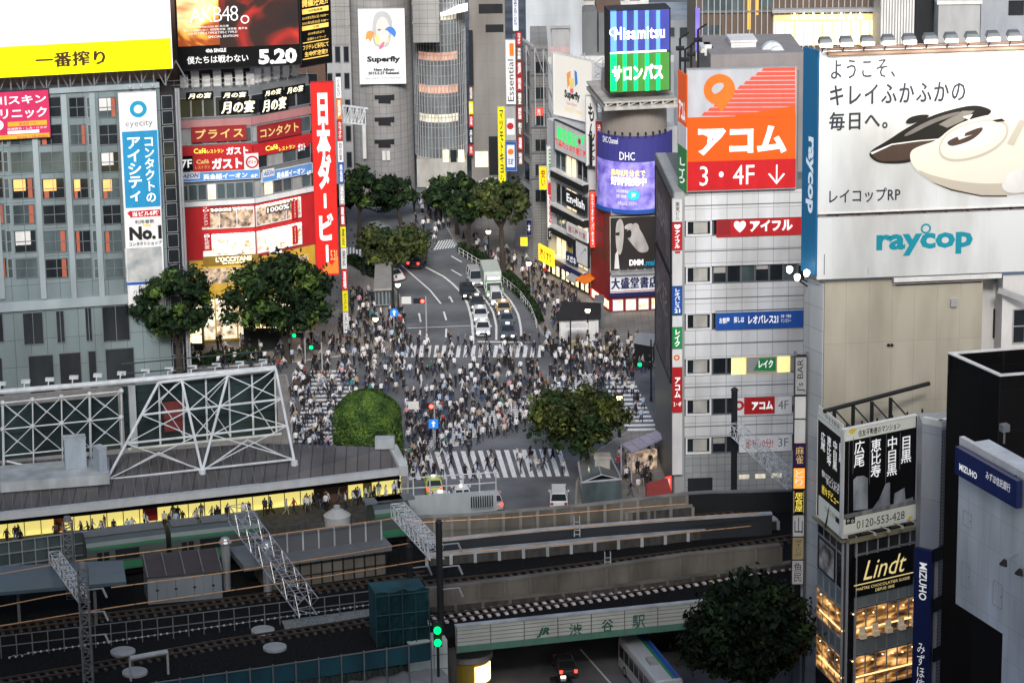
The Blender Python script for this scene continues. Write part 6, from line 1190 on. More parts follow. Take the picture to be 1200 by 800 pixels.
for i, (x0, x1, y0, y1, lab) in enumerate([(77, 102, 516, 550, 'blue grey switch cabinet on the white equipment deck'), (117, 126, 527, 553, 'slim grey cabinet at the end of the white equipment deck')]):
    F = Fac(G(x0, y1, 13.2), G(x1, y1 - 2, 13.2)); h1 = F.uv(x0, y0)[1]; t = thing('switch_cabinet', lab, 'cabinet', F.P(0, 13.15)); bm = B(); fbox(bm, F, 0, 13.16, F.L, h1, -1.2, 0); part('case', bm, mat('cabinet_paint', (.36, .43, .5), .5), t)
    bm = B(); fbox(bm, F, -.05, h1, F.L + .05, h1 + .12, -1.25, .06); part('lid', bm, 'shaded_grimy', t); bm = B()
    for k in range(2): fbox(bm, F, F.L * (.5 * k + .04), 13.3, F.L * (.5 * k + .46), h1 - .5, .002, .04)
    part('door', bm, mat('cabinet_paint', (.36, .43, .5)), t)
# green train
def carriage(label, x0, y0, x1, y1):
    a, b = G(x0, y0, H + .9), G(x1, y1, H + .9); F = Fac(a, b); t = thing('train_carriage', label, 'train', F.P(F.L / 2, H), 'green train carriages')
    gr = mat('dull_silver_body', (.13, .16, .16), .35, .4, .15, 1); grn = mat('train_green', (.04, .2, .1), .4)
    z0, z1 = H + .9, H + 3.3; prof = [(0, z0), (0, z1), (-.18, z1 + .35), (-.7, z1 + .62), (-1.4, z1 + .7), (-2.1, z1 + .62), (-2.62, z1 + .35), (-2.8, z1), (-2.8, z0)]
    bm = B(); A = [bm.verts.new(F.P(0, z, d)) for d, z in prof]; Bq = [bm.verts.new(F.P(F.L, z, d)) for d, z in prof]; n = len(prof)
    for i in range(n): bm.faces.new((A[i], A[(i + 1) % n], Bq[(i + 1) % n], Bq[i]))
    bm.faces.new(A[::-1]); bm.faces.new(Bq); bmesh.ops.recalc_face_normals(bm, faces=bm.faces); part('body', bm, gr, t)
    bm = B(); fbox(bm, F, .05, z0 + .1, F.L - .05, z0 + .75, .002, .02); fbox(bm, F, .05, z1 - .28, F.L - .05, z1 - .05, .002, .02); part('green_band', bm, grn, t)
    k = 0
    for i in range(int(F.L // 4.5)):
        u = .8 + i * 4.5; bm = B(); fbox(bm, F, u, z0 + .06, u + 1.3, z1 - .35, .021, .05); dr = part('door', bm, gr, t)
        bm = B()
        for e in (.1, .72): fbox(bm, F, u + e, z0 + 1.05, u + e + .48, z1 - .55, .051, .06)
        part('pane', bm, 'glass', dr); window(t, F, u + 1.75, z0 + 1.0, u + 3.9, z1 - .45, 'glass', 'dark', .003, 2, 1, .05, .04)
    for i in range(3): bm = B(); u = F.L * (i + .5) / 3; fbox(bm, F, u - 1.2, z1 + .7, u + 1.2, z1 + .95, -2, -.8); part('roof_unit', bm, 'mid', t)
    bm = B(); fbox(bm, F, .4, H + .3, F.L - .4, z0 - .02, -2.4, -.3); part('underframe', bm, 'black', t)
carriage('left green banded silver train carriage below the yellow concourse', 103, 672, 196, 660); carriage('right green banded silver train carriage, ahead of the left one', 202, 659, 308, 647)
carriage('end of a green train carriage behind the lattice gantry in the middle', 440, 632, 482, 627)
# left bluish platform canopy
t = thing('platform_canopy', 'bluish grey platform canopy at the left edge below the yellow concourse', 'canopy', G(0, 690, 7)); P = PL([(-30, 696), (148, 681), (144, 656), (-30, 664)], 10.2); bm = B(); prism(bm, P, 9.9, 10.2); part('canopy', bm, mat('blue_grey_sheet', (.06, .095, .12), .4, 0, .25, .3), t)
for x in (20, 110): bm = B(); q = G(x, 680, 10); tube(bm, (q.x, q.y, H), (q.x, q.y, 9.9), .15); part('post', bm, 'mid', t)
F = Fac(G(-20, 655, 9), G(102, 638, 9)); bm = B()
for k in range(9): u = F.L * k / 8; fbox(bm, F, u - .05, 7, u + .05, 10.3, 0, .1)
for z in (7, 8.1, 9.2, 10.3): fbox(bm, F, 0, z, F.L, z + .1, .1, .16)
solo('platform_screen', bm, 'steel', 'pale gridded platform screen left of the green train', 'screen'); bm = B(); fbox(bm, F, 0, 6, F.L, 10.2, -.3, -.1); solo('platform_back_wall', bm, 'glass2', 'dark glazed wall behind the gridded platform screen', 'wall')
# grey locker shed
F = Fac(G(174, 708, H), G(261, 700, H)); zs_ = F.uv(215, 673)[1]; t = thing('locker_shed', 'grey metal shed with double doors and a dark sloping roof beside the tracks', 'shed', F.P(0, H)); shm = mat('shed_paint', (.2, .24, .27), .5, 0, .15, 1)
bm = B(); fbox(bm, F, 0, H, F.L, zs_, -3.2, 0); part('wall', bm, shm, t)
bm = B(); quadbox(bm, [F.P(-.1, zs_ + .003, .2), F.P(F.L + .1, zs_ + .003, .2), F.P(F.L + .1, zs_ + .75, -3.4), F.P(-.1, zs_ + .75, -3.4), F.P(-.1, zs_ + .12, .2), F.P(F.L + .1, zs_ + .12, .2), F.P(F.L + .1, zs_ + .9, -3.4), F.P(-.1, zs_ + .9, -3.4)])
part('roof', bm, mat('dark_shed_roof', (.06, .05, .05), .7), t); bm = B()
for k in range(5): u = F.L * k / 4.03; quadbox(bm, [F.P(u, zs_ + .14, .21), F.P(u + .1, zs_ + .14, .21), F.P(u + .1, zs_ + .92, -3.41), F.P(u, zs_ + .92, -3.41), F.P(u, zs_ + .22, .21), F.P(u + .1, zs_ + .22, .21), F.P(u + .1, zs_ + 1.0, -3.41), F.P(u, zs_ + 1.0, -3.41)])
part('roof_seam', bm, 'mid', t)
for k in range(4):
    dr = B(); u = F.L * k / 4 + .1; fbox(dr, F, u, H + .25, u + F.L / 4 - .2, zs_ - .2, .003, .05); dr = part('door', dr, shm, t); bm = B(); fbox(bm, F, u + F.L / 8 - .2, (H + zs_) / 2 - .05, u + F.L / 8 + .05, (H + zs_) / 2 + .1, .051, .09); fbox(bm, F, u + F.L / 8 - .11, H + .3, u + F.L / 8 - .08, zs_ - .25, .051, .06); part('handle', bm, 'dark', dr)
# middle platform block with pillars
F = Fac(G(285, 696, H), G(453, 672, H)); zt_ = F.uv(370, 655)[1]; t = thing('platform_building', 'low grey concrete platform building with panelled walls in the middle of the tracks', 'building', F.P(0, H))
bm = B(); fbox(bm, F, 2.2, H, F.L, zt_, -4, 0); part('wall', bm, stone, t); bm = B()
for k in range(12): u = 2.2 + (F.L - 2.3) * k / 11; fbox(bm, F, u, H, u + .12, zt_, .002, .1)
for z in (H + .9, zt_ - .4): fbox(bm, F, 2.2, z, F.L, z + .08, .003, .08)
part('panel_joints', bm, 'dark', t); bm = B(); fbox(bm, F, 0, zt_, F.L + .4, zt_ + .55, -4.4, .5); part('slab', bm, 'mid', t)
F2_ = F.off(-1.2); zu = F2_.uv(370, 622)[1]; bm = B(); fbox(bm, F2_, 1.5, zt_ + .55, F.L, zu, -.3, 0); part('upper_wall', bm, mat('grey_sheet', (.11, .12, .13), .6, 0, .15, .5), t); bm = B()
for k in range(9): bm = B(); u = 1.5 + (F.L - 1.6) * k / 8; fbox(bm, F2_, u, zt_ + .56, u + .14, zu + .15, .002, .12); part('post', bm, 'shaded_grimy', t)
for x, y in ((264, 640), (312, 645)): bm = B(); q = G(x, y, 10); tube(bm, (q.x, q.y, H), (q.x, q.y, 10.4), .35, .42, 10); tube(bm, (q.x, q.y, 10.4), (q.x, q.y, 10.8), .6, .35, 10); solo('vent_cowl', bm, 'steel', 'round steel vent cowl ' + ('beside the end of the green train' if x < 300 else 'standing on the low platform building'), 'vent')
c = G(396, 632, H); bm = B(); tube(bm, (c.x, c.y, H), (c.x, c.y, H + 2.4), 1.2, n=20); tube(bm, (c.x, c.y, H + 2.4), (c.x, c.y, H + 3.0), 1.25, .4, n=20); tube(bm, (c.x, c.y, H + 3.0), (c.x, c.y, H + 3.3), .3, n=12); solo('water_tank', bm, mat('pale_tank', (.42, .44, .44), .5), 'round pale tank with a conical lid behind the low platform building', 'tank')
F = Fac(G(275, 640, H), G(438, 622, H)); bm = B(); fbox(bm, F, 0, H, F.L, F.uv(360, 614)[1], -3, 0); solo('platform_hut', bm, mat('light_hut_grey', (.13, .14, .15), .6, 0, .2, .6), 'long light grey hut behind the round tank, under the station eave', 'hut')
bm = B(); 
zh = F.uv(360, 614)[1]
def ru(k): return lambda bm: fbox(bm, F, 3 + k * 4, zh + .002, 5.5 + k * 4, zh + .5, -2.4, -.8)
bm.free(); each('roof_unit', 'low grey unit on the roof of the long grey hut, %s from the left', 'roof unit', 'grey', [ru(k) for k in range(3)], 'units on the long grey hut')
# deck rail and grey wall by the plaza road
F = Fac(G(466, 600, 7), G(582, 592, 7)); bm = B(); fbox(bm, F, 0, 4.6, F.L, 8.4, -.4, 0); solo('parapet_wall', bm, mat('pale_blue_parapet', (.42, .48, .5), .6), 'pale blue grey parapet beneath the white railing in the centre', 'wall'); bm = B()
for k in range(7): u = F.L * k / 6; tube(bm, F.P(u, 8.4, -.2), F.P(u, 10.2, -.2), .07)
for z in (9.2, 10.2): tube(bm, F.P(0, z, -.2), F.P(F.L, z, -.2), .06)
solo('railing', bm, 'wsteel', 'white railing in front of the taxis at the lower plaza road', 'railing')
F = Fac(G(551, 595, 7), G(578, 593, 7)); bm = B()
for k in range(10): fbox(bm, F, F.L * k / 10, 7.2, F.L * k / 10 + .1, 8.3, .5, .6)
solo('vent_grille', bm, 'dark', 'dark slatted grille on the pale parapet in the centre', 'grille')
# masts and lattice gantries
MO = []
def mast(label, px, py, ytop, r=.28, kind='tube', h=H):
    b = G(px, py, h); d = ray(px, ytop); z = EYE.z + d.z * (b.y / d.y)
    bm = B()
    if kind == 'tube': tube(bm, b, Vector((b.x, b.y, z)), r, n=10); tube(bm, Vector((b.x, b.y, z)), Vector((b.x, b.y, z + .25)), r * 1.25, r * .6, n=10)
    else: lattice(bm, b, Vector((b.x, b.y, z)), .75, .75, 14, .07); tube(bm, Vector((b.x, b.y, z)), Vector((b.x, b.y, z + .4)), .4, .3, n=10)
    MO.append(solo('catenary_mast', bm, 'dark' if kind == 'tube' else 'mid', label, 'mast')); return Vector((b.x, b.y, z))
m1 = mast('dark round mast rising by the teal netting in the centre', 517, 745, 612); m2 = mast('shorter dark mast left of the teal netted scaffold', 481, 700, 640)
m3 = mast('slim dark mast in front of the white tiled building', 860, 582, 457, .3); m4 = mast('lattice mast with a pale cap near the left edge', 104, 800, 664, kind='lat'); m5 = mast('taller lattice mast behind the bluish platform canopy', 84, 700, 610, kind='lat')
def gantry(label, a, b, w=1.0, n=14, m='wsteel'):
    bm = B(); lattice(bm, a, b, w, w, n, .05); solo('lattice_gantry', bm, m, label, 'gantry')
gantry('white lattice gantry slanting from the parapet to the dark mast in the centre', G(466, 597, 13), m1 + Vector((-.2, -.2, -2.6)), 1.2, 16)
gantry('white lattice gantry slanting between the two masts at the left', m5 + Vector((-1, -2, -2.5)), m4 + Vector((0, 0, -2.6)), .9, 10)
gantry('white lattice gantry slanting over the track from the white tiled building mast', m3 + Vector((0, -.4, 0)) * 1 - Vector((0, 0, 3.6)), G(930, 566, 11.5), 1.1, 14)
gantry('thin pale lattice gantry leaning across the green train and platform building', G(278, 600, 12.5), G(362, 712, 9), 1.6, 12, 'steel')
for i, (mm, lab) in enumerate(((m1, 'dark round mast in the centre'), (m4, 'lattice mast on the left'), (m2, 'shorter dark mast'))):
    for k in range(3):
        bm = B(); z = mm.z - 2 - k * 2; tube(bm, Vector((mm.x, mm.y, z)), Vector((mm.x + 1.6, mm.y - .4, z + .3)), .06); tube(bm, Vector((mm.x + 1.6, mm.y - .4, z + .3)), Vector((mm.x + 1.9, mm.y - .4, z - .5)), .1)
        part('insulator_bracket', bm, 'steel', MO[{0: 0, 1: 3, 2: 1}[i]])
for i, (x, y, rx) in enumerate(((144, 762, 1.05), (158, 786, 1.05), (308, 737, 1.0), (322, 757, 1.0))):
    c = G(x, y, H + .2); bm = B(); tube(bm, c - Vector((0, 0, .2)), c, rx, n=24); tube(bm, c, c + Vector((0, 0, .08)), rx * .9, rx * .7, n=24); solo('round_cover', bm, 'grey', ['round grey cover disc left of the far left track', 'round grey cover disc nearest the teal fence on the left', 'round grey cover disc in the middle beside the gravel', 'round grey cover disc nearest the teal fence in the middle'][i], 'cover')
bm = B(); P = PL([(330, 727), (440, 712), (440, 722), (335, 738)], H + .1); prism(bm, P, H, H + .12); struct('gravel_patch', bm, mat('pale_gravel', (.22, .25, .25), .9, 0, .6, 20, bump=.5))
bm = B(); P = PL([(0, 790), (150, 766), (150, 745), (0, 770)], H + .1)
for x0, y0, x1, y1, lab in ((152, 771, 196, 763, 'white topped pipe trestle beside the far left track'),):
    a, b = G(x0, y0, 8), G(x1, y1, 8); bm = B(); tube(bm, a, b, .22, n=8); tube(bm, a, a - Vector((0, 0, 2)), .1); tube(bm, b, b - Vector((0, 0, 2)), .1); solo('pipe_trestle', bm, 'shaded_grimy', lab, 'trestle')
bm = B()
for k in range(60): x = 10 + k * 7.4; c = G(x, 768 - k * 1.05 + (2 if x < 30 else 0), H + .5); tube(bm, c, c + Vector((.15, 0, 0)), .1, n=5); tube(bm, c, G(x + 7.4, 768 - (k + 1) * 1.05, H + .5), .02, n=4)
solo('bead_cable', bm, 'shaded_grimy', 'line of small white cable markers along the dark trackside on the left', 'cable')
for h, pix, lab in ((8.0, [(0, 745), (200, 722), (450, 690)], 'dark post and wire fence below the locker shed'),):
    P = resample(PL(pix, h), 26); bm = B()
    for q in P: tube(bm, q - Vector((0, 0, 2)), q, .06, n=4)
    for a, b in zip(P, P[1:]):
        for e in (0, -.9): tube(bm, a + Vector((0, 0, e)), b + Vector((0, 0, e)), .05, n=4)
    solo('track_fence', bm, 'mid', lab, 'fence')
# teal netting scaffold, fence, sheets
net = mat('teal_netting', (.01, .065, .08), .8, 0, .45, 1.6); fn = mat('teal_fence_sheet', (.01, .06, .085), .6, 0, .35, 1)
F = Fac(G(441, 757, H), G(503, 750, H)); zt_ = F.uv(470, 692)[1]; t = thing('netted_scaffold', 'teal netted scaffold block beside the dark mast and green signal', 'scaffold', F.P(0, H)); bm = B(); n = 9
g = [[bm.verts.new(F.P(F.L * i / n + .1 * math.sin(j * 2.1), H + (zt_ - H) * j / 6 + (.12 * math.sin(i * 1.7) if j == 6 else 0), .12 * math.sin(i * 2.3 + j))) for j in range(7)] for i in range(n + 1)]
for i in range(n):
    for j in range(6): bm.faces.new((g[i][j], g[i + 1][j], g[i + 1][j + 1], g[i][j + 1]))
bmesh.ops.solidify(bm, geom=bm.faces[:], thickness=.06); fbox(bm, F, .1, H, F.L - .1, zt_ - .15, -3, -.25); part('netting', bm, net, t); bm = B()
for k in range(5): u = F.L * k / 4; tube(bm, F.P(u, H - 2, .25), F.P(u, zt_ + .1, .25), .06)
for z in (H + 1.4, H + 2.8, zt_ - .2): tube(bm, F.P(0, z, .26), F.P(F.L, z, .26), .05)
part('poles', bm, mat('dark_teal_pole', (.02, .06, .07), .5), t)
P = PL([(100, 812), (200, 797), (300, 783), (440, 762), (505, 752)], 7.0); t = thing('sheeted_fence', 'long teal sheeted construction fence along the bottom of the tracks', 'fence', P[0]); bm = B(); wall_line(bm, P, 5.4, 7.0, .1); part('sheet', bm, fn, t); bm = B(); Q = resample(P, 16)
for q in Q: tube(bm, Vector((q.x, q.y - .12, 2)), Vector((q.x, q.y - .12, 7.2)), .07)
for a, b in zip(Q, Q[1:]): tube(bm, a + Vector((0, -.1, .05)), b + Vector((0, -.1, .05)), .06)
part('poles', bm, 'mid', t)
F = Fac(G(330, 800, 4), G(480, 779, 4)); bm = B()
for k in range(9):
    u = F.L * k / 8; tube(bm, F.P(u, 0, 0), F.P(u, 5, 0), .06)
    if k < 8: tube(bm, F.P(u, 1, 0), F.P(u + F.L / 8, 5, 0), .05); tube(bm, F.P(u, 5, 0), F.P(u + F.L / 8, 1, 0), .05)
solo('scaffold_frame', bm, 'mid', 'bare pipe scaffold under the teal fence at the bottom', 'scaffold'); bm = B(); fbox(bm, F, 0, -.1, F.L, 4.6, -1, -.5); solo('hoarding', bm, mat('mint_hoarding', (.3, .38, .36), .6), 'mint grey hoarding panels behind the bare pipe scaffold', 'hoarding')
shm2 = mat('white_tarpaulin', (.5, .53, .56), .6, 0, .12, 1.2, bump=.3); F = Fac(G(386, 815, 3.5), G(524, 790, 3.5)); bm = B(); n = 16; g = []
for i in range(n + 1):
    u = F.L * i / n; g.append([bm.verts.new(F.P(u, z + .15 * math.sin(i * 1.9), d + .1 * math.sin(i * 2.7))) for z, d in ((0, .9), (2.2, .6), (3.6, .2), (3.7, -1.6))])
for i in range(n):
    for j in range(3): bm.faces.new((g[i][j], g[i + 1][j], g[i + 1][j + 1], g[i][j + 1]))
bmesh.ops.solidify(bm, geom=bm.faces[:], thickness=.05); solo('tarpaulin', bm, shm2, 'white tarpaulin draped at the bottom below the pipe scaffold', 'tarpaulin')
F = Fac(G(480, 795, 3), G(525, 790, 3)); z0 = F.uv(500, 785)[1]; z1 = F.uv(500, 752)[1]; t = thing('hoarding', 'pale panelled hoarding corner under the green signal', 'hoarding', F.P(0, 0)); bm = B(); fbox(bm, F, 0, -.1, F.L, z1, -2, 0); part('panels', bm, mat('mint_white_hoarding', (.5, .58, .54), .6), t); bm = B()
for q in ((F.L * .64, z0 - 2, F.L * .64 + .06, z1), (0, (z0 + z1) / 2, F.L, (z0 + z1) / 2 + .05), (0, z0, F.L, z0 + .05)): fbox(bm, F, *q, .002, .03)
part('joints', bm, 'mid', t)
q = G(513, 753, 7.5); t = thing('track_signal', 'green lit track signal on the pale hoarding corner', 'signal', (q.x, q.y, 5)); bm = B(); tube(bm, (q.x, q.y, 4.5), (q.x, q.y, 8.6), .12); box(bm, q.x - .35, q.y - .1, 7.2, q.x + .35, q.y + .3, 9.3); part('case', bm, 'dark', t)
for k in (7.6, 8.7): bm = B(); tube(bm, (q.x, q.y - .1, k), (q.x, q.y - .3, k), .3, n=12); part('lamp', bm, 'glamp', t)
c = G(549, 800, 0); t = thing('round_kiosk', 'round kiosk with a flat white roof and yellow lit window under the bridge end', 'kiosk', c); rk = 1.9; bm = B(); cyl(bm, c, rk, 0, 2.6, 24); part('wall', bm, mat('dim_yellow_wall', (.4, .3, .05), .5), t); bm = B(); cyl(bm, c, rk + .25, 2.6, 3.1, 28); part('roof', bm, 'grey', t); bm = B(); cpanel(bm, CFac(c, rk), .6, .6, 2.6, 2.2, .01, .06, 6); part('lit_window', bm, 'warm', t)
# ---------------- trees and hedges ----------------
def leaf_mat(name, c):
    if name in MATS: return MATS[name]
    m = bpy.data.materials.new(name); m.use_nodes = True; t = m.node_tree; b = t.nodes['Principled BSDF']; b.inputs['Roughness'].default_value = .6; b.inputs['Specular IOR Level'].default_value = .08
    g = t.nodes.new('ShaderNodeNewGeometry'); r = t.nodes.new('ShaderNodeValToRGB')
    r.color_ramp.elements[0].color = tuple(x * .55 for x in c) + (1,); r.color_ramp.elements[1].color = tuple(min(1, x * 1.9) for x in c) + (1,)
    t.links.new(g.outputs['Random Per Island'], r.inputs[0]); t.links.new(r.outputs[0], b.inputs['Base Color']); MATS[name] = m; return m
bark = mat('bark', (.05, .04, .032), .9, 0, .3, 4)
def leaf_quad(bm, c, s, rnd, nrm=None, mi=0):
    n = Vector((rnd.gauss(0, 1), rnd.gauss(0, 1), rnd.gauss(0, 1) + .5))
    if nrm is not None: n = n * .45 + nrm * 1.3
    if n.length < .01: n = Vector((0, 0, 1))
    n.normalize(); x = n.orthogonal().normalized(); y = n.cross(x); a = rnd.uniform(0, 6.28); x, y = x * math.cos(a) + y * math.sin(a), y * math.cos(a) - x * math.sin(a)
    l = s * rnd.uniform(.7, 1.4); w = l * .5
    f = bm.faces.new([bm.verts.new(c + x * l), bm.verts.new(c + y * w), bm.verts.new(c - x * l), bm.verts.new(c - y * w)]); f.material_index = mi
def tree(label, base_px, cx, ytop, ybot, wpx, cols, group=None, seed=1, nclump=90, per=70, leaf=.3, lean=0, name='street_tree'):
    rnd = random.Random(seed); b = G(*base_px, .1); s = scale_at(b)
    ztop = (base_px[1] - ytop) / s / .95; zbot = max(1.6, (base_px[1] - ybot) / s / .95); rx = wpx / 2 / s; dx = (cx - base_px[0]) / s
    c = b + Vector((dx, 0, (ztop + zbot) / 2)); rz = (ztop - zbot) / 2; ry = rx * .9
    t = thing(name, label, 'tree', b, group)
    bm = B(); r0 = .1 + ztop * .018; fork = b + Vector((dx * .4, 0, zbot * .8 + .6)); tube(bm, b - Vector((0, 0, .1)), fork, r0 * 1.25, r0 * .8, 8)
    for k in range(7):
        a = k * 6.28 / 7 + rnd.uniform(-.3, .3); e = c + Vector((math.cos(a) * rx * .6, math.sin(a) * ry * .6, rnd.uniform(-.3, .5) * rz)); m_ = fork.lerp(e, .5) + Vector((0, 0, rz * .15))
        tube(bm, fork, m_, r0 * .5, r0 * .3, 6); tube(bm, m_, e, r0 * .3, r0 * .1, 5); e2 = m_ + Vector((rnd.uniform(-1, 1) * rx * .4, rnd.uniform(-1, 1) * ry * .4, rz * .5)); tube(bm, m_, e2, r0 * .22, r0 * .07, 5)
    part('trunk', bm, bark, t)
    bm = B()
    lobes = [(Vector((rnd.gauss(0, 1), rnd.gauss(0, 1), rnd.gauss(.2, .7))).normalized(), rnd.uniform(.6, 1)) for _ in range(9)]
    for k in range(nclump):
        while True:
            v = Vector((rnd.uniform(-1, 1), rnd.uniform(-1, 1), rnd.uniform(-1, 1)))
            if .25 < v.length < 1: break
        v = v * (v.length ** -.35)
        if v.length > 1: v *= 1 / v.length * rnd.uniform(.85, 1.06)
        v.z = max(v.z, -.75); dv = v.normalized(); v *= .66 + .42 * max(a * max(0, dv.dot(l)) ** 4 for l, a in lobes)
        cc = c + Vector((v.x * rx, v.y * ry, v.z * rz)); cr = rx * rnd.uniform(.11, .25); mi = 0 if rnd.random() < .62 else (1 if rnd.random() < .7 else 2)
        for j in range(per):
            q = Vector((rnd.gauss(0, .5), rnd.gauss(0, .5), rnd.gauss(0, .36))) * cr; leaf_quad(bm, cc + q, leaf * (.6 + .8 * rnd.random()), rnd, q.normalized() if q.length > .01 else None, mi)
    part('crown', bm, cols, t); return t
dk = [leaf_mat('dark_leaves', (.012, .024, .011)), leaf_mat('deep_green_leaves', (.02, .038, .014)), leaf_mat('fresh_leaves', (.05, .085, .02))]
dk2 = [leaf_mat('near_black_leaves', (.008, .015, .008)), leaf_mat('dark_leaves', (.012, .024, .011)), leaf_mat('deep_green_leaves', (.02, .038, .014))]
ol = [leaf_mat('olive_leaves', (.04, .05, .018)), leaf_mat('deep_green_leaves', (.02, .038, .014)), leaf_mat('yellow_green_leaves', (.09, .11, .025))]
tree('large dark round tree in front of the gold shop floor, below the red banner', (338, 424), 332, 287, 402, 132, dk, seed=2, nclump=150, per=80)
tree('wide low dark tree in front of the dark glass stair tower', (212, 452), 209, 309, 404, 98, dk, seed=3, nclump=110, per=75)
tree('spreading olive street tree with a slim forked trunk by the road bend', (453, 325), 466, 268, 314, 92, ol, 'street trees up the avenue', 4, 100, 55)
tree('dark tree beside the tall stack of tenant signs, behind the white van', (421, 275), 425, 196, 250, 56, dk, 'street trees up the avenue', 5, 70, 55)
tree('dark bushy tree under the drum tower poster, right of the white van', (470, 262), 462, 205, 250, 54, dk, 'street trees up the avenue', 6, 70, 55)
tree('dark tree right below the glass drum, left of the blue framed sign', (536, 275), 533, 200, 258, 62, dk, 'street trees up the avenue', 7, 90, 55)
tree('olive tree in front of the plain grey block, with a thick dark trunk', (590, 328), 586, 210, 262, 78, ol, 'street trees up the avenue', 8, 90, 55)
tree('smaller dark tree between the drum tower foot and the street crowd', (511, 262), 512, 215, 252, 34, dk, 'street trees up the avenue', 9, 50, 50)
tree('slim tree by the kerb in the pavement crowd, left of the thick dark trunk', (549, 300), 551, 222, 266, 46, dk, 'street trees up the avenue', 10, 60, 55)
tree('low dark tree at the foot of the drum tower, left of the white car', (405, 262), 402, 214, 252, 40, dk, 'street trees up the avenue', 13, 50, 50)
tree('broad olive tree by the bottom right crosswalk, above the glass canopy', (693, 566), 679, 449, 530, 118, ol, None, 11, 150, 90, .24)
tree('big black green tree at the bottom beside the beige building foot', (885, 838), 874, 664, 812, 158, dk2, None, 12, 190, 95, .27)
# clipped dome
rnd = random.Random(5); b = G(432, 540, .1); s = scale_at(b); t = thing('clipped_tree', 'bright green clipped dome shaped tree beside the left crosswalk', 'tree', b); rx = 41 / s; ht = (540 - 458) / s / .95; bm = B(); tube(bm, b, b + Vector((0, 0, ht * .5)), .35, .25, 8); part('trunk', bm, bark, t)
bm = B(); hg = [leaf_mat('clipped_green', (.05, .095, .022)), leaf_mat('clipped_light_green', (.075, .13, .025)), leaf_mat('clipped_dark_green', (.03, .06, .016))]
def dome(th, z):   # radius at height fraction
    return rx * (1 if z < .5 else math.sqrt(max(0, 1 - ((z - .5) / .5) ** 2.4)))
for k in range(15000):
    z = rnd.random() ** .8; th = rnd.uniform(0, 6.283)
    if rnd.random() < .33: z = 1 - rnd.random() ** 1.4 * .35
    r = dome(th, z) * (1 - abs(rnd.gauss(0, .035))) * (1 + .03 * math.sin(th * 5 + z * 9)); nr = Vector((math.cos(th), math.sin(th), max(0, (z - .45) * 2)))
    v = math.sin(th * 7 + z * 13) + math.sin(th * 3 - z * 21)
    leaf_quad(bm, b + Vector((math.cos(th) * r, math.sin(th) * r, z * ht)), .15, rnd, nr.normalized(), 1 if v > .7 else (2 if v < -.8 else 0))
n0 = len(bm.verts)
for i in range(9):
    z0, z1 = i / 9, (i + 1) / 9
    if z1 < .99: tube(bm, b + Vector((0, 0, z0 * ht)), b + Vector((0, 0, z1 * ht)), dome(0, z0) * .9, dome(0, z1) * .9, 20, 2)
part('crown', bm, hg, t)
def hedge(label, pix, h=1.1, wd=.9, n=2600):
    P = PL(pix, .13); rnd = random.Random(len(label)); t = thing('hedge', label, 'hedge', P[0], 'kerbside hedges'); bm = B(); Ls = resample(P, 60)
    for k in range(n):
        i = rnd.randrange(59); q = Ls[i].lerp(Ls[i + 1], rnd.random()); d = (Ls[i + 1] - Ls[i]).normalized(); sd_ = Vector((-d.y, d.x, 0)); z = rnd.random() ** .7 * h
        leaf_quad(bm, q + sd_ * rnd.uniform(-wd, wd) * (1 - .4 * z / h) + Vector((0, 0, z)), .2, rnd, None, 0 if rnd.random() < .6 else 1)
    part('foliage', bm, dk, t)
hedge('dark kerbside hedge at the far bend of the road', [(541, 293), (560, 305), (578, 316)]); hedge('dark kerbside hedge in the middle, beside the box truck', [(592, 326), (604, 337), (615, 349)]); hedge('dark kerbside hedge nearest the stop line on the right pavement', [(619, 354), (627, 366), (632, 378)], .9, .6)
hedge('dark planter hedge around the subway entrance island', [(412, 306), (430, 319), (446, 327)], 1.0, .8); hedge('long low hedge in the plaza below the two big trees', [(170, 432), (240, 427), (310, 421)], 1.3, 1.4, 4000)
bm = B(); P = PL([(538, 298), (571, 318), (588, 331), (609, 348), (622, 366), (629, 384)], .13); Q = resample(P, 26)
for q in Q: tube(bm, q, q + Vector((0, 0, .9)), .04, n=4)
for a, b_ in zip(Q, Q[1:]):
    for e in (.45, .88): tube(bm, a + Vector((0, 0, e)), b_ + Vector((0, 0, e)), .035, n=4)
solo('guard_rail', bm, 'offw', 'pale guard rail along the right kerb of the curving road', 'guard rail')
# ---------------- vehicles ----------------
rub = mat('tyre_rubber', (.015, .015, .016), .9); cgl = mat('car_glass', (.02, .025, .03), .1, 0, 0, 1, 0, None, .6); hl = mat('headlight_glow', (1, 1, .95), .3, 0, 0, 1, 3.5, (1, .96, .85)); tl = mat('tail_light_glow', (.8, .02, .01), .3, 0, 0, 1, 2.5, (1, .04, .02))
def paintm(n, c): return mat('car_paint_' + n, c, .28, .1, .05, 2, 0, None, .6)
def loft(bm, rings, mi=0):
    R_ = [[bm.verts.new(p) for p in r] for r in rings]; n = len(R_[0])
    fs = [bm.faces.new(R_[0][::-1]), bm.faces.new(R_[-1])]
    for a, b in zip(R_, R_[1:]):
        for i in range(n): fs.append(bm.faces.new((a[i], a[(i + 1) % n], b[(i + 1) % n], b[i])))
    for f in fs: f.material_index = mi
    bmesh.ops.recalc_face_normals(bm, faces=fs)
def ring(y, hw, z0, z1): return [(-hw, y, z0 + .12), (-hw * .9, y, z0), (hw * .9, y, z0), (hw, y, z0 + .12), (hw, y, z1 - .22), (hw * .97, y, z1 - .06), (hw * .88, y, z1), (-hw * .88, y, z1), (-hw * .97, y, z1 - .06), (-hw, y, z1 - .22)]
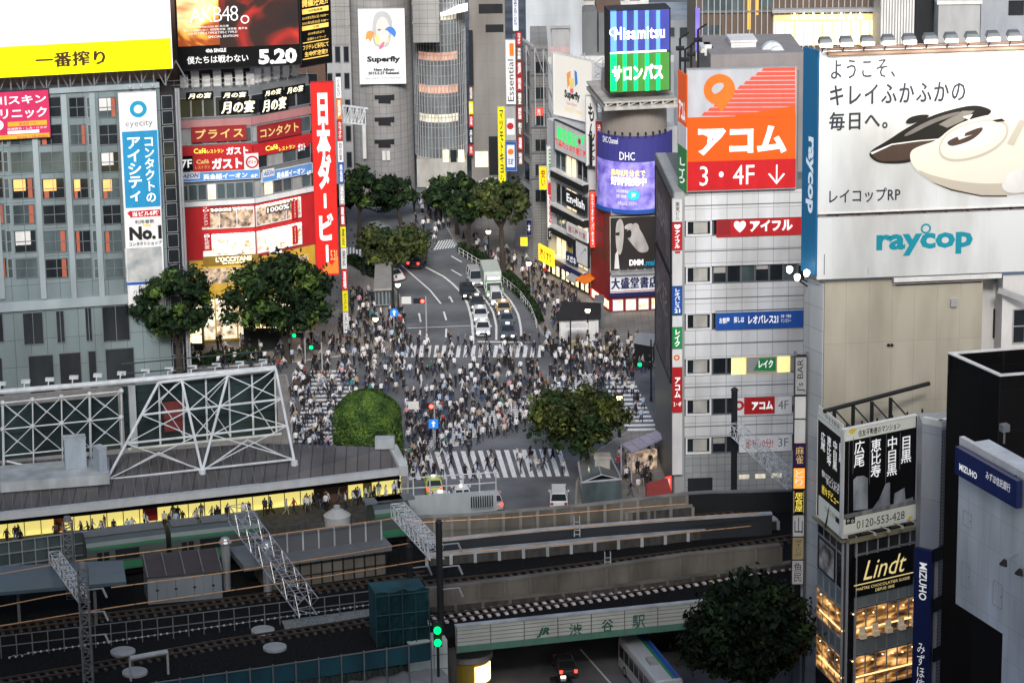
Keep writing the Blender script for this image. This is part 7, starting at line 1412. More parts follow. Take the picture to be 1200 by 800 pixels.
def car(label, kind, px, py, heading_px, paint, front_lit=True, tail_lit=False, group=None, lamp=None, name=None, cat='car', roofc=None):
    """front points along +Y before turning; heading_px is a pixel the car drives towards"""
    p = G(px, py); q = G(*heading_px); ang = math.atan2(q.y - p.y, q.x - p.x) - math.pi / 2
    t = thing(name or {'sedan': 'parked_car', 'taxi': 'taxi', 'van': 'minivan', 'kei': 'kei_van', 'truck': 'box_truck'}.get(kind, 'car'), label, cat, (0, 0, 0), group)
    def pt(nm, bm, m, par=None, sm=False): return part(nm, bm, m, par or t, None, sm)
    pm = paint
    if kind in ('sedan', 'taxi'):
        L, W, Hh = 4.5, .86, 1.48; rg = [(-2.22, .74, .35, .82), (-2.1, .82, .25, .95), (-1.3, W, .22, .98), (0, W, .22, .95), (1.1, W, .22, .92), (1.95, .83, .24, .84), (2.2, .72, .32, .7)]; cab = (-1.75, 1.05, -1.1, .35, .93)
    elif kind == 'van': L, W, Hh = 4.8, .9, 1.85; rg = [(-2.4, .8, .35, 1.0), (-2.3, .88, .25, 1.1), (-1.3, W, .22, 1.12), (.8, W, .22, 1.1), (1.7, .88, .24, 1.02), (2.25, .82, .28, .85), (2.4, .72, .36, .72)]; cab = (-2.3, 1.65, -2.15, .75, 1.08)
    elif kind == 'kei': L, W, Hh = 3.5, .74, 1.85; rg = [(-1.75, .68, .35, 1.0), (-1.7, .73, .25, 1.1), (.9, W, .22, 1.08), (1.6, .72, .25, .95), (1.75, .66, .35, .8)]; cab = (-1.7, 1.5, -1.6, .9, 1.06)
    if kind in ('sedan', 'taxi', 'van', 'kei'):
        bm = B(); loft(bm, [ring(*r) for r in rg]); pt('body', bm, pm)
        y0, y1, ya, yb, zb = cab; hw = W * .93; ht = W * .74
        bm = B(); loft(bm, [[(-hw, y0, zb - .1), (hw, y0, zb - .1), (hw, y1, zb - .1), (-hw, y1, zb - .1)], [(-ht, ya, Hh - .06), (ht, ya, Hh - .06), (ht, yb, Hh - .06), (-ht, yb, Hh - .06)]]); pt('windows', bm, cgl)
        bm = B(); loft(bm, [[(-ht - .02, ya - .05, Hh - .07), (ht + .02, ya - .05, Hh - .07), (ht + .02, yb + .05, Hh - .07), (-ht - .02, yb + .05, Hh - .07)], [(-ht + .1, ya + .1, Hh), (ht - .1, ya + .1, Hh), (ht - .1, yb - .1, Hh), (-ht + .1, yb - .1, Hh)]])
        for sx in (-1, 1):
            for yy, yt in ((y0, ya), (y1, yb), ((y0 + y1) / 2 - .2, (ya + yb) / 2)): tube(bm, (sx * hw * 1.0, yy, zb - .1), (sx * ht * 1.01, yt, Hh - .05), .045, n=4)
        pt('roof', bm, roofc or pm)
        bm = B(); box(bm, -W * .55, rg[-1][0] - .04, .42, W * .55, rg[-1][0] + .02, .62); pt('grille', bm, 'dark')
        fy, ry, wy, wr = rg[-1][0], rg[0][0], L / 2 - .85, .31
    else:
        W = .98; bm = B(); loft(bm, [ring(2.0, .95, .35, 2.2), ring(2.1, W, .3, 2.25), ring(3.4, W, .3, 2.2), ring(3.7, .95, .35, 1.3), ring(3.75, .9, .4, .8)]); pt('cab', bm, pm)
        bm = B(); loft(bm, [[(-.86, 3.45, 2.12), (.86, 3.45, 2.12), (.88, 3.73, 1.28), (-.88, 3.73, 1.28)], [(-.86, 3.5, 2.12), (.86, 3.5, 2.12), (.88, 3.78, 1.28), (-.88, 3.78, 1.28)]]); pt('windscreen', bm, cgl)
        bm = B(); box(bm, -1.05, -3.6, .95, 1.05, 1.85, 3.05); pt('cargo_box', bm, mat('cargo_box_grey_green', (.5, .56, .52), .5)); bm = B(); box(bm, -.9, -3.5, .5, .9, 2.2, .94); pt('chassis', bm, 'dark')
        bm = B(); box(bm, -.8, 1.9, 2.3, .8, 3.0, 2.75); pt('wind_deflector', bm, roofc or 'white')
        fy, ry, wy, wr = 3.75, -3.6, 2.7, .42
    for sx in (-1, 1):
        for yy in (wy, -wy):
            bm = B(); tube(bm, (sx * (W - .2), yy, wr), (sx * (W + .01), yy, wr), wr, n=14); wh = pt('wheel', bm, rub); bm = B(); tube(bm, (sx * (W + .0), yy, wr), (sx * (W + .025), yy, wr), wr * .6, n=10); pt('rim', bm, 'steel', wh)
        bm = B(); zf = .66 if kind != 'truck' else .75; box(bm, sx * (W - .32) - .17, fy - .14, zf - .09, sx * (W - .32) + .17, fy + .015, zf + .09); pt('headlight', bm, hl if front_lit else 'steel')
        bm = B(); box(bm, sx * (W - .22) - .13, ry - .02, .72, sx * (W - .22) + .13, ry + .12, .98); pt('tail_light', bm, tl if tail_lit else 'redd')
        bm = B(); box(bm, sx * (W + .06) - .08, (.75 if kind != 'truck' else 3.5), 1.0, sx * (W + .06) + .08, (.95 if kind != 'truck' else 3.6), 1.15 if kind != 'truck' else 1.5); pt('mirror', bm, pm)
    if lamp:
        bm = B(); box(bm, -.22, -.25, Hh + .003, .22, -.05, Hh + .17); pt('roof_lamp', bm, lamp)
    t.location = (p.x, p.y, .012); t.rotation_euler = (0, 0, ang); return t
LM = mat('taxi_roof_lamp', (.9, .9, .8), .4, emit=1.0, ecol=(1, .95, .8), var=0)
white, black_, silv = paintm('white', (.75, .76, .77)), paintm('black', (.015, .015, .018)), paintm('silver', (.5, .51, .53))
dn = [(570, 420)]
car('silver minivan beside the box truck at the far end of the taxi lane', 'van', 557, 332, (566, 352), silv)
car('black sedan with lit headlights left of the white kei van', 'sedan', 548, 347, (560, 378), black_)
car('dark grey taxi with a roof lamp, waiting behind the two white taxis', 'taxi', 559, 360, (564, 382), paintm('charcoal', (.06, .06, .07)), lamp=LM)
car('white taxi, second in the queue at the upper stop line', 'taxi', 563, 374, (566, 398), white, lamp=LM)
car('white taxi, first in the queue at the upper stop line', 'taxi', 566, 390, (567, 412), white, lamp=LM)
car('pale green box truck with a tall cargo box in the right lane', 'truck', 576, 342, (583, 362), paintm('pale_green', (.35, .5, .38)))
car('white kei van directly in front of the pale green box truck', 'kei', 581, 356, (587, 376), white)
car('orange and cream taxi in the right lane before the two blue sedans', 'taxi', 590, 367, (595, 388), paintm('orange_cream', (.62, .42, .2)), lamp=LM)
car('slate blue sedan, second from the stop line in the right lane', 'taxi', 594, 380, (597, 402), paintm('slate_blue', (.12, .16, .21)), lamp=LM)
car('dark blue grey sedan, first at the stop line in the right lane', 'taxi', 595, 394, (596, 415), paintm('dark_blue_grey', (.07, .09, .13)), lamp=LM)
car('window reflection built as a grey van with glowing headlights above the street trees', 'van', 448, 280, (466, 288), paintm('grey_green', (.3, .34, .34)))  # a reflection in window glass, built as a solid van
car('white hatchback higher up the avenue, above the grey van', 'sedan', 440, 245, (460, 251), white, False)
car('white car between the tree trunks near the yellow hanging sign, far up the street', 'sedan', 573, 222, (560, 226), white, False)
car('dark car with red tail lights under the olive street tree at the road bend', 'sedan', 489, 311, (502, 296), paintm('dark_red_grey', (.08, .06, .06)), False, True)
car('white car mostly hidden behind the subway entrance roof', 'sedan', 456, 327, (440, 322), white, False)
car('white van with a plain roof below the bottom crosswalk', 'van', 655, 590, (655, 560), white, False)
car('white taxi with red tail lights behind the white railing', 'taxi', 541, 585, (535, 560), white, False, True, lamp=LM)
car('silver car with red tail lights at the right end of the white railing', 'sedan', 577, 592, (566, 566), paintm('silver_pink', (.5, .42, .42)), False, True)
car('white taxi nearest the station gable behind the white railing', 'taxi', 516, 592, (512, 566), white, False, True, lamp=LM)
car('yellow green taxi behind the white railing, below the left end of the crosswalk', 'taxi', 508, 574, (504, 552), paintm('yellow_green', (.5, .6, .12)), False, True, lamp=LM)
car('dark taxi with red tail lights on the road under the railway bridge', 'taxi', 660, 812, (648, 780), black_, False, True, lamp=LM)
car('second dark car with red tail lights deeper under the railway bridge', 'sedan', 662, 786, (652, 760), paintm('charcoal', (.06, .06, .07)), False, True)
# city bus at the bottom
p = G(762, 808); q = G(722, 758); ang = math.atan2(q.y - p.y, q.x - p.x) - math.pi / 2; t = thing('city_bus', 'white city bus with blue and green roof stripe coming out from under the railway bridge', 'bus', (0, 0, 0)); bwm = paintm('bus_white', (.6, .64, .66))
bm = B(); rr = lambda y, hw, z0, z1: [(-hw, y, z0), (hw, y, z0), (hw, y, z1 - .35), (hw * .93, y, z1 - .1), (hw * .8, y, z1), (-hw * .8, y, z1), (-hw * .93, y, z1 - .1), (-hw, y, z1 - .35)]
loft(bm, [rr(-5.4, 1.2, .4, 3.0), rr(-5.25, 1.25, .35, 3.1), rr(5.2, 1.25, .35, 3.1), rr(5.4, 1.2, .4, 3.0)]); part('body', bm, bwm, t)
bm = B(); box(bm, .55, -5.2, 3.101, .98, 5.2, 3.112); box(bm, .98, -5.2, 3.06, 1.1, 5.2, 3.09); part('blue_stripe', bm, 'blue', t); bm = B(); box(bm, .3, -5.2, 3.102, .53, 5.2, 3.113); part('green_stripe', bm, 'green', t)
for sx in (-1, 1):
    for i in range(7): bm = B(); box(bm, sx * 1.253 - .012, -4.9 + i * 1.42, 1.35, sx * 1.253 + .012, -3.65 + i * 1.42, 2.45); part('window', bm, cgl, t)
    for yy in (-3.2, 3.4): bm = B(); tube(bm, (sx * 1.0, yy, .48), (sx * 1.262, yy, .48), .48, n=16); wh = part('wheel', bm, rub, t); bm = B(); tube(bm, (sx * 1.26, yy, .48), (sx * 1.28, yy, .48), .28, n=12); part('rim', bm, 'steel', wh)
    bm = B(); box(bm, sx * .9 - .18, 5.36, .7, sx * .9 + .18, 5.43, .95); part('headlight', bm, hl, t); bm = B(); box(bm, sx * 1.0 - .1, -5.43, .8, sx * 1.0 + .1, -5.36, 1.2); part('tail_light', bm, tl, t)
bm = B(); box(bm, -1.05, 5.39, 1.2, 1.05, 5.42, 2.75); part('windscreen', bm, cgl, t); bm = B(); box(bm, -.6, -2, 3.12, .1, -.6, 3.35); part('roof_unit', bm, 'grey', t)
t.location = (p.x, p.y, .012); t.rotation_euler = (0, 0, ang)
# ---------------- street furniture ----------------
def lamp_post(label, px, py, ytop, glob='warm'):
    b = G(px, py, .1); s = scale_at(b); h = (py - ytop) / s / .95; t = thing('street_lamp', label, 'street lamp', b, 'lit street lamps'); bm = B(); tube(bm, b, b + Vector((0, 0, h)), .11, .07, 8); tube(bm, b, b + Vector((0, 0, .6)), .2, .16, 8); part('post', bm, 'dark', t)
    bm = B(); bmesh.ops.create_uvsphere(bm, u_segments=12, v_segments=8, radius=.3, matrix=Matrix.Translation(b + Vector((0, 0, h + .2)))); part('globe', bm, mat('lamp_globe', (1, .9, .65), .4, emit=5, ecol=(1, .85, .5), var=0), t, None, True); bm = B(); tube(bm, b + Vector((0, 0, h + .42)), b + Vector((0, 0, h + .6)), .32, .1, 10); part('cap', bm, 'dark', t)
for a in (('lit street lamp beside the olive street tree at the road bend', 434, 318, 286), ('lit street lamp at the right end of the subway entrance', 467, 366, 336), ('lit street lamp in the crowd below the subway entrance', 441, 408, 376), ('lit street lamp on the right pavement before the shop row', 620, 344, 311), ('lit street lamp by the small kiosk on the right pavement', 689, 404, 366), ('lit street lamp left of the white pillar by the glass canopy', 681, 562, 519), ('lit street lamp in the street crowd under the thick tree trunk', 573, 312, 274), ('lit street lamp behind the broad olive tree, at the right crosswalk', 726, 512, 468)): lamp_post(*a)
def pole(label, px, py, ytop, r=.1, name='pole', z=.1):
    b = G(px, py, z); s = scale_at(b); h = (py - ytop) / s / .95; bm = B(); tube(bm, b, b + Vector((0, 0, h)), r, r * .8, 8); tube(bm, b, b + Vector((0, 0, .5)), r * 1.8, r * 1.4, 8); solo(name, bm, 'dark', label, 'pole'); return b + Vector((0, 0, h))
pole('thick dark pole with a wide foot left of the lit lamp at the road bend', 427, 322, 268, .22); pole('dark pole at the near end of the subway entrance', 461, 362, 312, .14); pole('tall slim pole in the right pavement crowd', 669, 440, 372, .09); pole('slim pale pole near the kiosk on the right pavement', 632, 380, 348, .09); pole('dark pole by the pavement edge beside the right crosswalk', 763, 470, 398, .1)
def signal(label, px, py, col, board=False, ybase=None):
    b = G(px + 8, ybase or py + 42, .1); F = Fac(b - Vector((1, 0, 0)), b + Vector((1, 0, 0))); u, z = F.uv(px, py); t = thing('traffic_light', label, 'traffic light', b, 'traffic lights'); ub = 1.0
    bm = B(); tube(bm, F.P(ub, 0, 0), F.P(ub, z + .5, 0), .1, .08, 8); tube(bm, F.P(ub, z + .2, 0), F.P(u, z + .2, 0), .06); part('pole', bm, 'grey', t)
    bm = B(); fbox(bm, F, u - .75, z - .28, u + .55, z + .28, .05, .3); part('case', bm, 'dark', t); k = {'r': .3, 'g': -.5}[col]
    for e, m in ((-.5, 'glamp' if col == 'g' else 'dark'), (-.1, 'dark'), (.3, 'rlamp' if col == 'r' else 'dark')): bm = B(); disc_on(bm, F, u + e, z, .22, .32, 14); part('lens', bm, m, t)
    if board: bm = B(); fbox(bm, F, u - 2.1, z - .35, u - 1.0, z + .5, .05, .12); part('name_plate', bm, 'offw', t)
signal('red traffic light with a white plate over the empty left lanes of the road', 492, 352, 'r', True, 396); signal('red traffic light with a white street plate above the scramble crowd', 502, 475, 'r', True, 526); signal('green traffic light at the plaza edge below the big dark tree', 370, 406, 'g', False, 440); signal('green traffic light beside the side mural of the white tiled building', 755, 426, 'g', False, 470); signal('green traffic light low in the plaza under the wide dark tree', 350, 392, 'g', False, 424)
def round_sign(label, px, py, m, ybase, sq=False):
    b = G(px, ybase, .1); F = Fac(b - Vector((1, 0, 0)), b + Vector((1, 0, 0))); u, z = F.uv(px, py); t = thing('road_sign', label, 'road sign', b); bm = B(); tube(bm, F.P(1, 0, 0), F.P(1, z + .3, 0), .06); part('post', bm, 'grey', t); bm = B()
    if sq: fbox(bm, F, u - .5, z - .5, u + .5, z + .5, .08, .12)
    else: tube(bm, F.P(u, z, .07), F.P(u, z, .12), .5, n=20)
    part('plate', bm, m, t); bm = B(); poly = [(0, .34), (.24, .05), (.09, .05), (.09, -.33), (-.09, -.33), (-.09, .05), (-.24, .05)]; f = bm.faces.new([bm.verts.new(F.P(u + a, z + c, .126)) for a, c in poly]); f.normal_update(); part('arrow', bm, 'wlet', t)
bs_ = mat('bright_sign_blue', (.02, .2, .75), .4, 0, 0, 1, .25); round_sign('round blue road sign with a white arrow at the subway entrance corner', 462, 366, bs_, 392); round_sign('square blue road sign with a white arrow over the scramble crowd', 508, 496, bs_, 528, True); round_sign('square blue road sign in the avenue beside the white hatchback', 451, 217, bs_, 240, True)
# subway entrance and kiosks
def shed(name, label, cat, pix, h, roofm, wallm, gl=None, lit=None):
    P = PL(pix, .13); t = thing(name, label, cat, P[0]); n = len(P); c = sum(P, Vector()) / n; bm = B(); prism(bm, [c + (q - c) * .93 for q in P], .13, h - .25); part('wall', bm, wallm, t); bm = B(); prism(bm, [c + (q - c) * 1.06 for q in P], h - .249, h); part('roof', bm, roofm, t)
    F = Fac(P[0], P[1])
    for i in range(4): window(t, F, F.L * (.06 + .22 * i), .5, F.L * (.06 + .22 * i) + F.L * .2, h - .5, lit or 'glass2', 'steel', -.28, 1, 1, .05, .1)
    return t
shed('subway_entrance', 'long grey roofed subway entrance on the island left of the road', 'subway entrance', [(439, 362), (459, 361), (460, 330), (441, 330)], 2.7, mat('pale_grey_roof', (.3, .29, .27), .6), 'glass2')
shed('police_box', 'small lit kiosk with a dark flat roof on the right pavement', 'kiosk', [(654, 402), (703, 400), (703, 384), (660, 382)], 3.1, 'dark', 'offw', None, mat('pale_lit_floor', (.7, .65, .5))); 
bm = B(); c = G(676, 384, 3.15); box(bm, c.x - 1.2, c.y - .6, 3.105, c.x + 1.3, c.y + 1.2, 3.35); solo('skylight', bm, 'offw', 'white skylight box on the dark flat kiosk roof', 'skylight')
shed('information_box', 'tall dark box kiosk behind the flat roofed kiosk, in front of the bookshop', 'kiosk', [(697, 383), (708, 383), (708, 376), (697, 376)], 3.3, 'mid', 'mid')
shed('pavement_stall', 'small dark stall with a white top by the stairs of the side street', 'stall', [(743, 428), (765, 432), (768, 420), (748, 418)], 3.0, 'grey', 'dark', None, shopl)
# glass canopy and pillar, bottom right
P = PL([(682, 590), (728, 586), (716, 560), (678, 566)], .13); t = thing('glass_canopy', 'low glass roofed stair canopy with steel edges at the bottom right pavement', 'canopy', P[0]); bm = B(); prism(bm, P, .13, 2.3); part('glass_wall', bm, 'glass2', t); bm = B()
ridge = [(P[0] + P[1]) / 2, (P[2] + P[3]) / 2]
for a, b_ in zip(P, P[1:] + P[:1]): tube(bm, Vector((a.x, a.y, 2.35)), Vector((b_.x, b_.y, 2.35)), .12, n=6)
tube(bm, Vector((ridge[0].x, ridge[0].y, 3)), Vector((ridge[1].x, ridge[1].y, 3)), .08)
for q, r_ in ((P[0], ridge[0]), (P[1], ridge[0]), (P[2], ridge[1]), (P[3], ridge[1])): tube(bm, Vector((q.x, q.y, 2.35)), Vector((r_.x, r_.y, 3)), .07)
part('frame', bm, 'steel', t); bm = B(); V = lambda q, z: bm.verts.new((q.x, q.y, z))
a0, a1, b0, b1, c0, c1 = V(P[0], 2.38), V(P[3], 2.38), V(ridge[0], 3.02), V(ridge[1], 3.02), V(P[1], 2.38), V(P[2], 2.38); bm.faces.new((a0, b0, b1, a1)); bm.faces.new((b0, c0, c1, b1)); bmesh.ops.solidify(bm, geom=bm.faces[:], thickness=.05); part('glass_roof', bm, mat('pale_roof_glass', (.25, .29, .3), .12, 0, .4, 1), t)
c = G(706, 575, .13); bm = B(); box(bm, c.x - .75, c.y - .6, .13, c.x + .75, c.y + .6, 3.7); box(bm, c.x - .85, c.y - .7, 3.703, c.x + .85, c.y + .7, 4.0); box(bm, c.x - .85, c.y - .7, .132, c.x + .85, c.y + .7, .5); solo('stone_pillar', bm, 'concl', 'square pale stone pillar behind the glass canopy', 'pillar')
P = PL([(728, 520), (768, 505), (778, 512), (740, 530)], 3.4); bm = B(); prism(bm, P, 3.2, 3.4)
for i in range(5): a, b_ = P[0].lerp(P[1], i / 4), P[3].lerp(P[2], i / 4); tube(bm, a + Vector((0, 0, .08)), b_ + Vector((0, 0, .08)), .07, n=5)
for q in P: tube(bm, Vector((q.x, q.y, .1)), q - Vector((0, 0, .1)), .09)
solo('street_awning', bm, mat('lilac_awning', (.42, .4, .52), .6), 'pale lilac ribbed awning at the foot of the white tiled building', 'awning')
P = PL([(762, 590), (790, 585), (782, 560), (757, 566)], 2.8); bm = B(); prism(bm, P, 2.6, 2.8)
for q in P: tube(bm, Vector((q.x, q.y, .1)), q - Vector((0, 0, .15)), .07)
solo('street_awning', bm, mat('brick_red_awning', (.36, .05, .04), .7), 'brick red shop awning by the corner of the white tiled building', 'awning')
F = Fac(G(779, 590), G(788, 588)); sign('banner', 'red upright banner beside the brick red awning', 'banner', F, (780, 558, 787, 578), mat('lit_red_sign', (.8, .05, .03)), [('t', '焼肉', 'wlet', (781.5, 560, 785.5, 576), dict(vertical=True))], d=0, th=.1, frame=None)
F = Fac(G(738, 556), G(770, 549)); bm = B(); fbox(bm, F, 0, .1, F.L, 2.1, -.6, 0); solo('news_stand', bm, shop2, 'brightly lit stall front under the pale lilac awning', 'stall')
for i, (x0, x1, y0, y1) in enumerate([(222, 238, 372, 402), (286, 330, 368, 384), (180, 206, 380, 396)]):
    F = Fac(G(x0, 412), G(x1, 412)); u0, z0, u1, z1 = F.rect(x0, y0, x1, y1); t = thing('lit_stall', ['tall glowing amber display between the two big dark trees', 'glowing amber stall front under the large dark round tree', 'small lit stall beneath the wide low dark tree'][i], 'stall', F.P(0, 0)); bm = B(); fbox(bm, F, 0, .13, F.L, z1 + .3, -1.5, -.1); part('body', bm, 'dark', t); bm = B(); fbox(bm, F, .1, max(.4, z0), F.L - .1, z1, -.099, .02); part('lit_front', bm, shopl, t)
# ---------------- people ----------------
def person_mesh(name, stride=.3, arm=.35, skirt=False, bag=0, hairlong=False, lean=.0, phone=False):
    """one continuous walking or standing body facing +Y, grown from a skeleton"""
    V, E, RR, TG = [], [], [], []
    def v(x, y, z, r, tag, par=None):
        V.append((x, y, z)); RR.append(r); TG.append(tag)
        if par is not None: E.append((par, len(V) - 1))
        return len(V) - 1
    drop = .0 if stride < .1 else .03
    pel = v(0, 0, .96 - drop, (.15, .105), 1); sp = v(0, .01 + lean * .3, 1.14 - drop, (.14, .095), 0, pel); ch = v(0, .02 + lean * .7, 1.33 - drop, (.165, .11), 0, sp); nk = v(0, .02 + lean, 1.46 - drop, (.055, .055), 3, ch)
    hd = v(0, .045 + lean, 1.56 - drop, (.078, .09), 3, nk); ht = v(0, .03 + lean, 1.66 - drop, (.08, .095), 2, hd)
    if hairlong: v(0, -.07 + lean, 1.52 - drop, (.06, .05), 2, ht)
    for s_ in (-1, 1):
        sh = v(s_ * .17, .01 + lean * .8, 1.39 - drop, (.06, .06), 0, ch); a = arm * s_
        if phone and s_ > 0: el = v(s_ * .22, .06 + lean, 1.14 - drop, (.045, .045), 0, sh); wr = v(s_ * .12, .27 + lean, 1.24 - drop, (.034, .034), 3, el); v(s_ * .08, .33 + lean, 1.29 - drop, (.03, .035), 3, wr)
        else: el = v(s_ * .22, a * .45 - .02, 1.13 - drop, (.046, .046), 0, sh); wr = v(s_ * .22, a * .95 + .04, .92 - drop + abs(a) * .08, (.034, .034), 0, el); v(s_ * .215, a * 1.1 + .07, .83 - drop + abs(a) * .1, (.026, .04), 3, wr)
        k = -s_ * stride; hip = v(s_ * .09, 0, .88 - drop, (.1, .1) if not skirt else (.14, .13), 1, pel)
        kn = v(s_ * .095, k * .5 + .04, .49, (.062, .062) if not skirt else (.12, .13), 1, hip); fb = 1 if not skirt else 3
        an = v(s_ * .09, k * 1.0 - (.12 if k < 0 else 0), .1 + (.08 if k < -.1 else 0), (.042, .042), fb, kn); v(s_ * .1, k * 1.0 + (.14 if k >= -.1 else .0), .04 + (.0 if k >= -.1 else .02), (.042, .035), 4, an)
    if bag == 1: v(0, -.19, 1.28 - drop, (.14, .1), 5, ch)
    if bag == 2: b0 = v(.27, -.02, 1.02 - drop, (.07, .14), 5, sp)
    me = bpy.data.meshes.new(name); me.from_pydata(V, E, []); o = bpy.data.objects.new(name, me); COL.objects.link(o); m = o.modifiers.new('skin', 'SKIN'); o.modifiers.new('sub', 'SUBSURF').levels = 1
    if not me.skin_vertices:
        bpy.context.view_layer.objects.active = o
    sv = me.skin_vertices[0].data
    for i, r in enumerate(RR): sv[i].radius = r; sv[i].use_root = (i == 0)
    dg = bpy.context.evaluated_depsgraph_get(); dg.update(); ev = o.evaluated_get(dg); out = bpy.data.meshes.new_from_object(ev); bpy.data.objects.remove(o)
    vv = [Vector(p) for p in V]; tags = []
    segs = [(a, b) for a, b in E]
    for p in out.polygons:
        c = p.center; best = (9, 0)
        for a, b in segs:
            d = vv[b] - vv[a]; t_ = max(0, min(1, (c - vv[a]).dot(d) / d.length_squared)); q = vv[a] + d * t_; rr = sum(RR[a]) / 2 * (1 - t_) + sum(RR[b]) / 2 * t_; e = (c - q).length - rr
            tg = TG[b] if t_ > .4 else TG[a]
            if TG[b] == 3 and TG[a] == 0: tg = 3 if t_ > .5 else 0
            if TG[b] == 0: tg = 0
            if TG[b] == 1: tg = 1
            if TG[b] == 5: tg = 5 if t_ > .3 else 0
            if e < best[0]: best = (e, tg)
        tg = best[1]
        if tg in (2, 3) and c.z > 1.5: tg = 2 if (c.z > 1.635 or c.y < .02 + lean) else 3
        tags.append(tg)
    out.name = name; out.polygons.foreach_set('use_smooth', [True] * len(out.polygons))
    for i in range(6): out.materials.append(None)
    out.polygons.foreach_set('material_index', tags); return out
clothm = lambda n, c: mat('cloth_' + n.replace(' ', '_'), c, .85, 0, 0)
TOPS = [('white shirt', (.72, .72, .73)), ('black jacket', (.012, .012, .014)), ('navy jacket', (.018, .022, .045)), ('charcoal suit', (.03, .03, .033)), ('grey cardigan', (.2, .2, .21)), ('pale blue shirt', (.4, .5, .65)), ('beige coat', (.42, .34, .25)), ('red top', (.4, .03, .03)), ('pink blouse', (.6, .32, .34)), ('green top', (.05, .2, .12)), ('brown jacket', (.1, .055, .035)), ('cream sweater', (.62, .57, .48)), ('striped grey shirt', (.35, .36, .38)), ('teal top', (.02, .22, .25))]
TW = [31, 30, 13, 13, 6, 5, 2, 1, .8, .4, 1, 2, 4, .4]
BOTS = [('black trousers', (.012, .012, .013)), ('navy trousers', (.02, .024, .045)), ('grey trousers', (.1, .1, .105)), ('blue jeans', (.06, .1, .2)), ('beige trousers', (.36, .29, .2)), ('white trousers', (.6, .6, .6))]
BW = [48, 20, 14, 10, 3, 2]
HAIR = [('black', (.008, .007, .007)), ('brown', (.05, .026, .014)), ('dark brown', (.022, .014, .01))]; skinm = mat('skin', (.42, .27, .2), .6, 0, 0); shoem = mat('shoes', (.02, .018, .017), .6, 0, 0)
BAGS = [('black', (.012, .012, .012)), ('brown', (.12, .06, .03)), ('tan', (.4, .28, .15)), ('red', (.4, .03, .03)), ('navy', (.02, .03, .09))]
PROTO = [(person_mesh('person', .2, .24), 'walking', '', False), (person_mesh('person', -.22, -.26), 'walking', '', False), (person_mesh('person', .3, .34, lean=.05), 'striding', '', False), (person_mesh('person', .04, .05), 'standing', '', False), (person_mesh('person', .2, .2, bag=1), 'walking', 'backpack', False), (person_mesh('person', -.25, -.2, bag=2), 'walking', 'shoulder bag', False),
         (person_mesh('person', .22, .25, skirt=True, hairlong=True), 'walking', '', True), (person_mesh('person', -.24, -.2, skirt=True, hairlong=True, bag=2), 'walking', 'shoulder bag', True), (person_mesh('person', .2, .1, phone=True, lean=.03), 'walking', 'raised phone hand', False), (person_mesh('person', -.03, .02, skirt=True, hairlong=True), 'standing', '', True)]
PWT = [16, 16, 9, 11, 9, 12, 10, 8, 5, 4]
def inside(x, y, P):
    c = False; j = len(P) - 1
    for i in range(len(P)):
        if (P[i][1] > y) != (P[j][1] > y) and x < (P[j][0] - P[i][0]) * (y - P[i][1]) / (P[j][1] - P[i][1]) + P[i][0]: c = not c
        j = i
    return c
ZONES = [('on the left crosswalk', [(340, 470), (352, 432), (470, 418), (480, 462), (440, 466), (394, 474), (388, 524), (342, 522)], 175, .02), ('on the diagonal crossing', [(478, 545), (476, 468), (540, 452), (640, 440), (720, 438), (735, 452), (640, 468), (628, 505), (560, 522), (520, 533)], 285, .02), ('at the foot of the upper crosswalk', [(466, 402), (640, 402), (640, 422), (466, 422)], 36, .02),
         ('by the subway entrance', [(400, 350), (436, 345), (440, 370), (474, 372), (476, 418), (395, 428)], 125, .14), ('on the right pavement', [(636, 388), (652, 408), (700, 402), (752, 400), (765, 432), (740, 446), (690, 440), (650, 432)], 125, .14), ('on the far pavement', [(540, 283), (560, 284), (640, 318), (690, 368), (650, 398), (630, 360), (592, 322)], 95, .14), ('on the bottom crosswalk', [(482, 564), (488, 532), (650, 530), (668, 562)], 26, .02), ('in the empty middle of the junction', [(470, 424), (600, 424), (640, 436), (540, 450), (480, 462)], 50, .02), ('near the stone pillar', [(690, 560), (736, 535), (772, 530), (765, 566), (740, 586), (730, 560)], 34, .14), ('under the big dark trees', [(160, 430), (240, 404), (330, 402), (392, 402), (395, 426), (330, 436)], 80, .14), ('far up the avenue', [(478, 288), (488, 232), (522, 226), (530, 286)], 46, .02), ('on the right crosswalk', [(706, 446), (740, 444), (768, 500), (738, 502)], 16, .02), ('below the left crosswalk', [(345, 522), (392, 522), (395, 534), (360, 530)], 14, .14), ('by the taxis', [(478, 536), (500, 545), (500, 566), (478, 566)], 14, .02)]
rp = random.Random(21); spots = []; cell = {}
for zn, poly, n, zz_ in ZONES:
    xs = [p[0] for p in poly]; ys = [p[1] for p in poly]; k = tries = 0
    while k < n and tries < n * 120:
        tries += 1; x, y = rp.uniform(min(xs), max(xs)), rp.uniform(min(ys), max(ys))
        if not inside(x, y, poly): continue
        if rp.random() > (.12 + (.5 + .5 * math.sin(x * .16 + y * .21) * math.sin(x * .07 - y * .3)) ** 1.5 * 1.1): continue
        if abs(x - 433) < 40 and 470 < y < 540: continue
        p = G(x, y, zz_); key = (int(p.x / .7), int(p.y / .7))
        if any((p - q).length < .62 for dx in (-1, 0, 1) for dy in (-1, 0, 1) for q in cell.get((key[0] + dx, key[1] + dy), [])): continue
        cell.setdefault(key, []).append(p); spots.append((p, zn)); k += 1
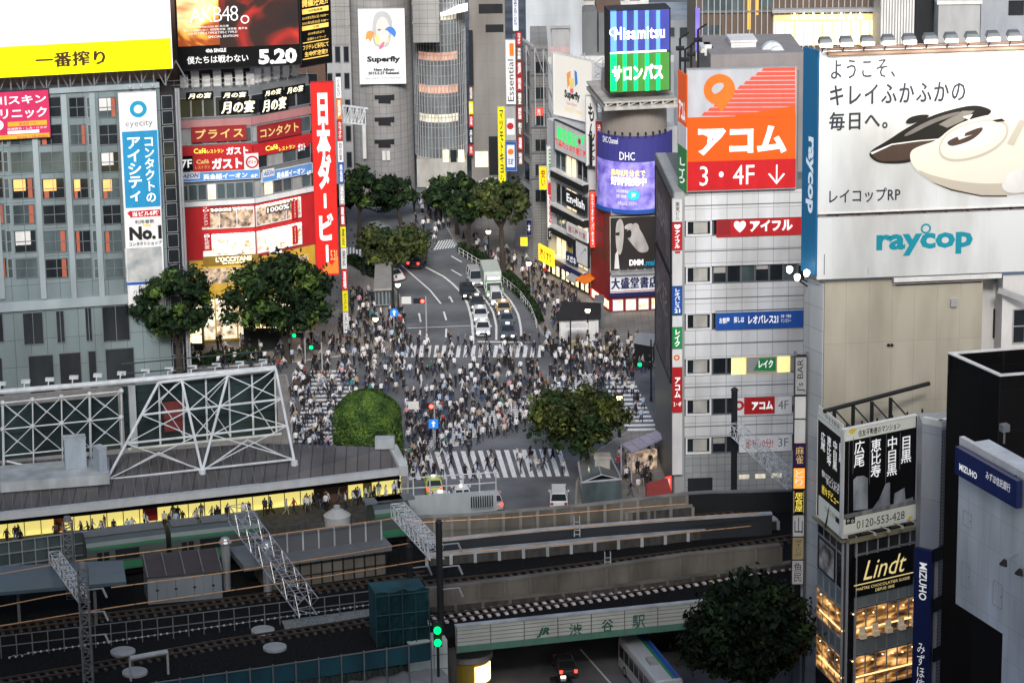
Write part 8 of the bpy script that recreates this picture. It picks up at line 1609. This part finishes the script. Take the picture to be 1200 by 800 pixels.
for lab_, n in (('on the yellow lit platform', 74),):
    for i in range(n):
        t_ = rp.betavariate(1.6, 1.3); k = min(2, int(t_ * 3)); q = PLATFORM_LINE[k].lerp(PLATFORM_LINE[k + 1], t_ * 3 - k); spots.append((Vector((q.x, q.y + rp.uniform(-.3, 1.6), H + 1.903)), lab_))
spots.sort(key=lambda s_: s_[0].y); used = set(); crowd = []; nind = 0
FACE = ['leftward', 'rightward', 'away', 'forward']
for idx, (p, zn) in enumerate(spots):
    for att in range(60):
        pi = rp.choices(range(len(PROTO)), PWT)[0]; me, pose, bagn, sk = PROTO[pi]; top = rp.choices(TOPS, TW)[0]; bot = rp.choices(BOTS, BW)[0]; hr = rp.choices(HAIR, [6, 2, 3])[0]; bg_ = rp.choice(BAGS)
        if zn in ('on the bottom crosswalk', 'at the foot of the upper crosswalk'): f = rp.choice([0, 1, 0, 1, 2, 3])
        else: f = rp.choice([0, 1, 2, 3])
        bt = bot[0].replace('trousers', 'skirt').replace('jeans', 'skirt') if sk else bot[0]
        extra = f' with {bg_[0] + " " + bagn if bagn != "raised phone hand" else "raised hand"}' if bagn else (' and ' + hr[0] + ' hair' if sk else '')
        lab = f'person in {top[0]} and {bt}{extra} {pose} {FACE[f]} {zn}'
        if lab not in used and len(lab.split()) <= 16: break
    ang = [math.pi / 2, -math.pi / 2, 0, math.pi][f] + rp.uniform(-.5, .5); sc = rp.uniform(.93, 1.07) * (.94 if sk else 1)
    ms = [clothm(top[0], top[1]), clothm(bot[0], bot[1]), mat('hair_' + hr[0].replace(' ', '_'), hr[1], .5, 0, 0), skinm, shoem, clothm('bag ' + bg_[0], bg_[1])]
    if nind < 298 and lab not in used:
        used.add(lab); o = bpy.data.objects.new('person', me); COL.objects.link(o); o.location = p; o.rotation_euler = (0, 0, ang); o.scale = (sc, sc, sc)
        for i, m in enumerate(ms): o.material_slots[i].link = 'OBJECT'; o.material_slots[i].material = m
        tag(o, lab, 'person', 'people around the scramble crossing'); nind += 1
    else: crowd.append((me, p, ang, sc, ms))
allm = []; VV, FF, MI = [], [], []
for me, p, ang, sc, ms in crowd:
    b0 = len(VV); ca, sa = math.cos(ang) * sc, math.sin(ang) * sc; ids = []
    for m in ms:
        if m not in allm: allm.append(m)
        ids.append(allm.index(m))
    VV += [(p.x + v.co.x * ca - v.co.y * sa, p.y + v.co.x * sa + v.co.y * ca, p.z + v.co.z * sc) for v in me.vertices]
    for f in me.polygons: FF.append([b0 + i for i in f.vertices]); MI.append(ids[f.material_index])
me = bpy.data.meshes.new('crowd'); me.from_pydata(VV, [], FF)
for m in allm: me.materials.append(m)
me.polygons.foreach_set('material_index', MI); me.polygons.foreach_set('use_smooth', [True] * len(FF)); me.update()
o = bpy.data.objects.new('crowd', me); COL.objects.link(o); tag(o, 'farther part of the crowd on the scramble crossing and pavements', 'crowd', None, 'stuff')
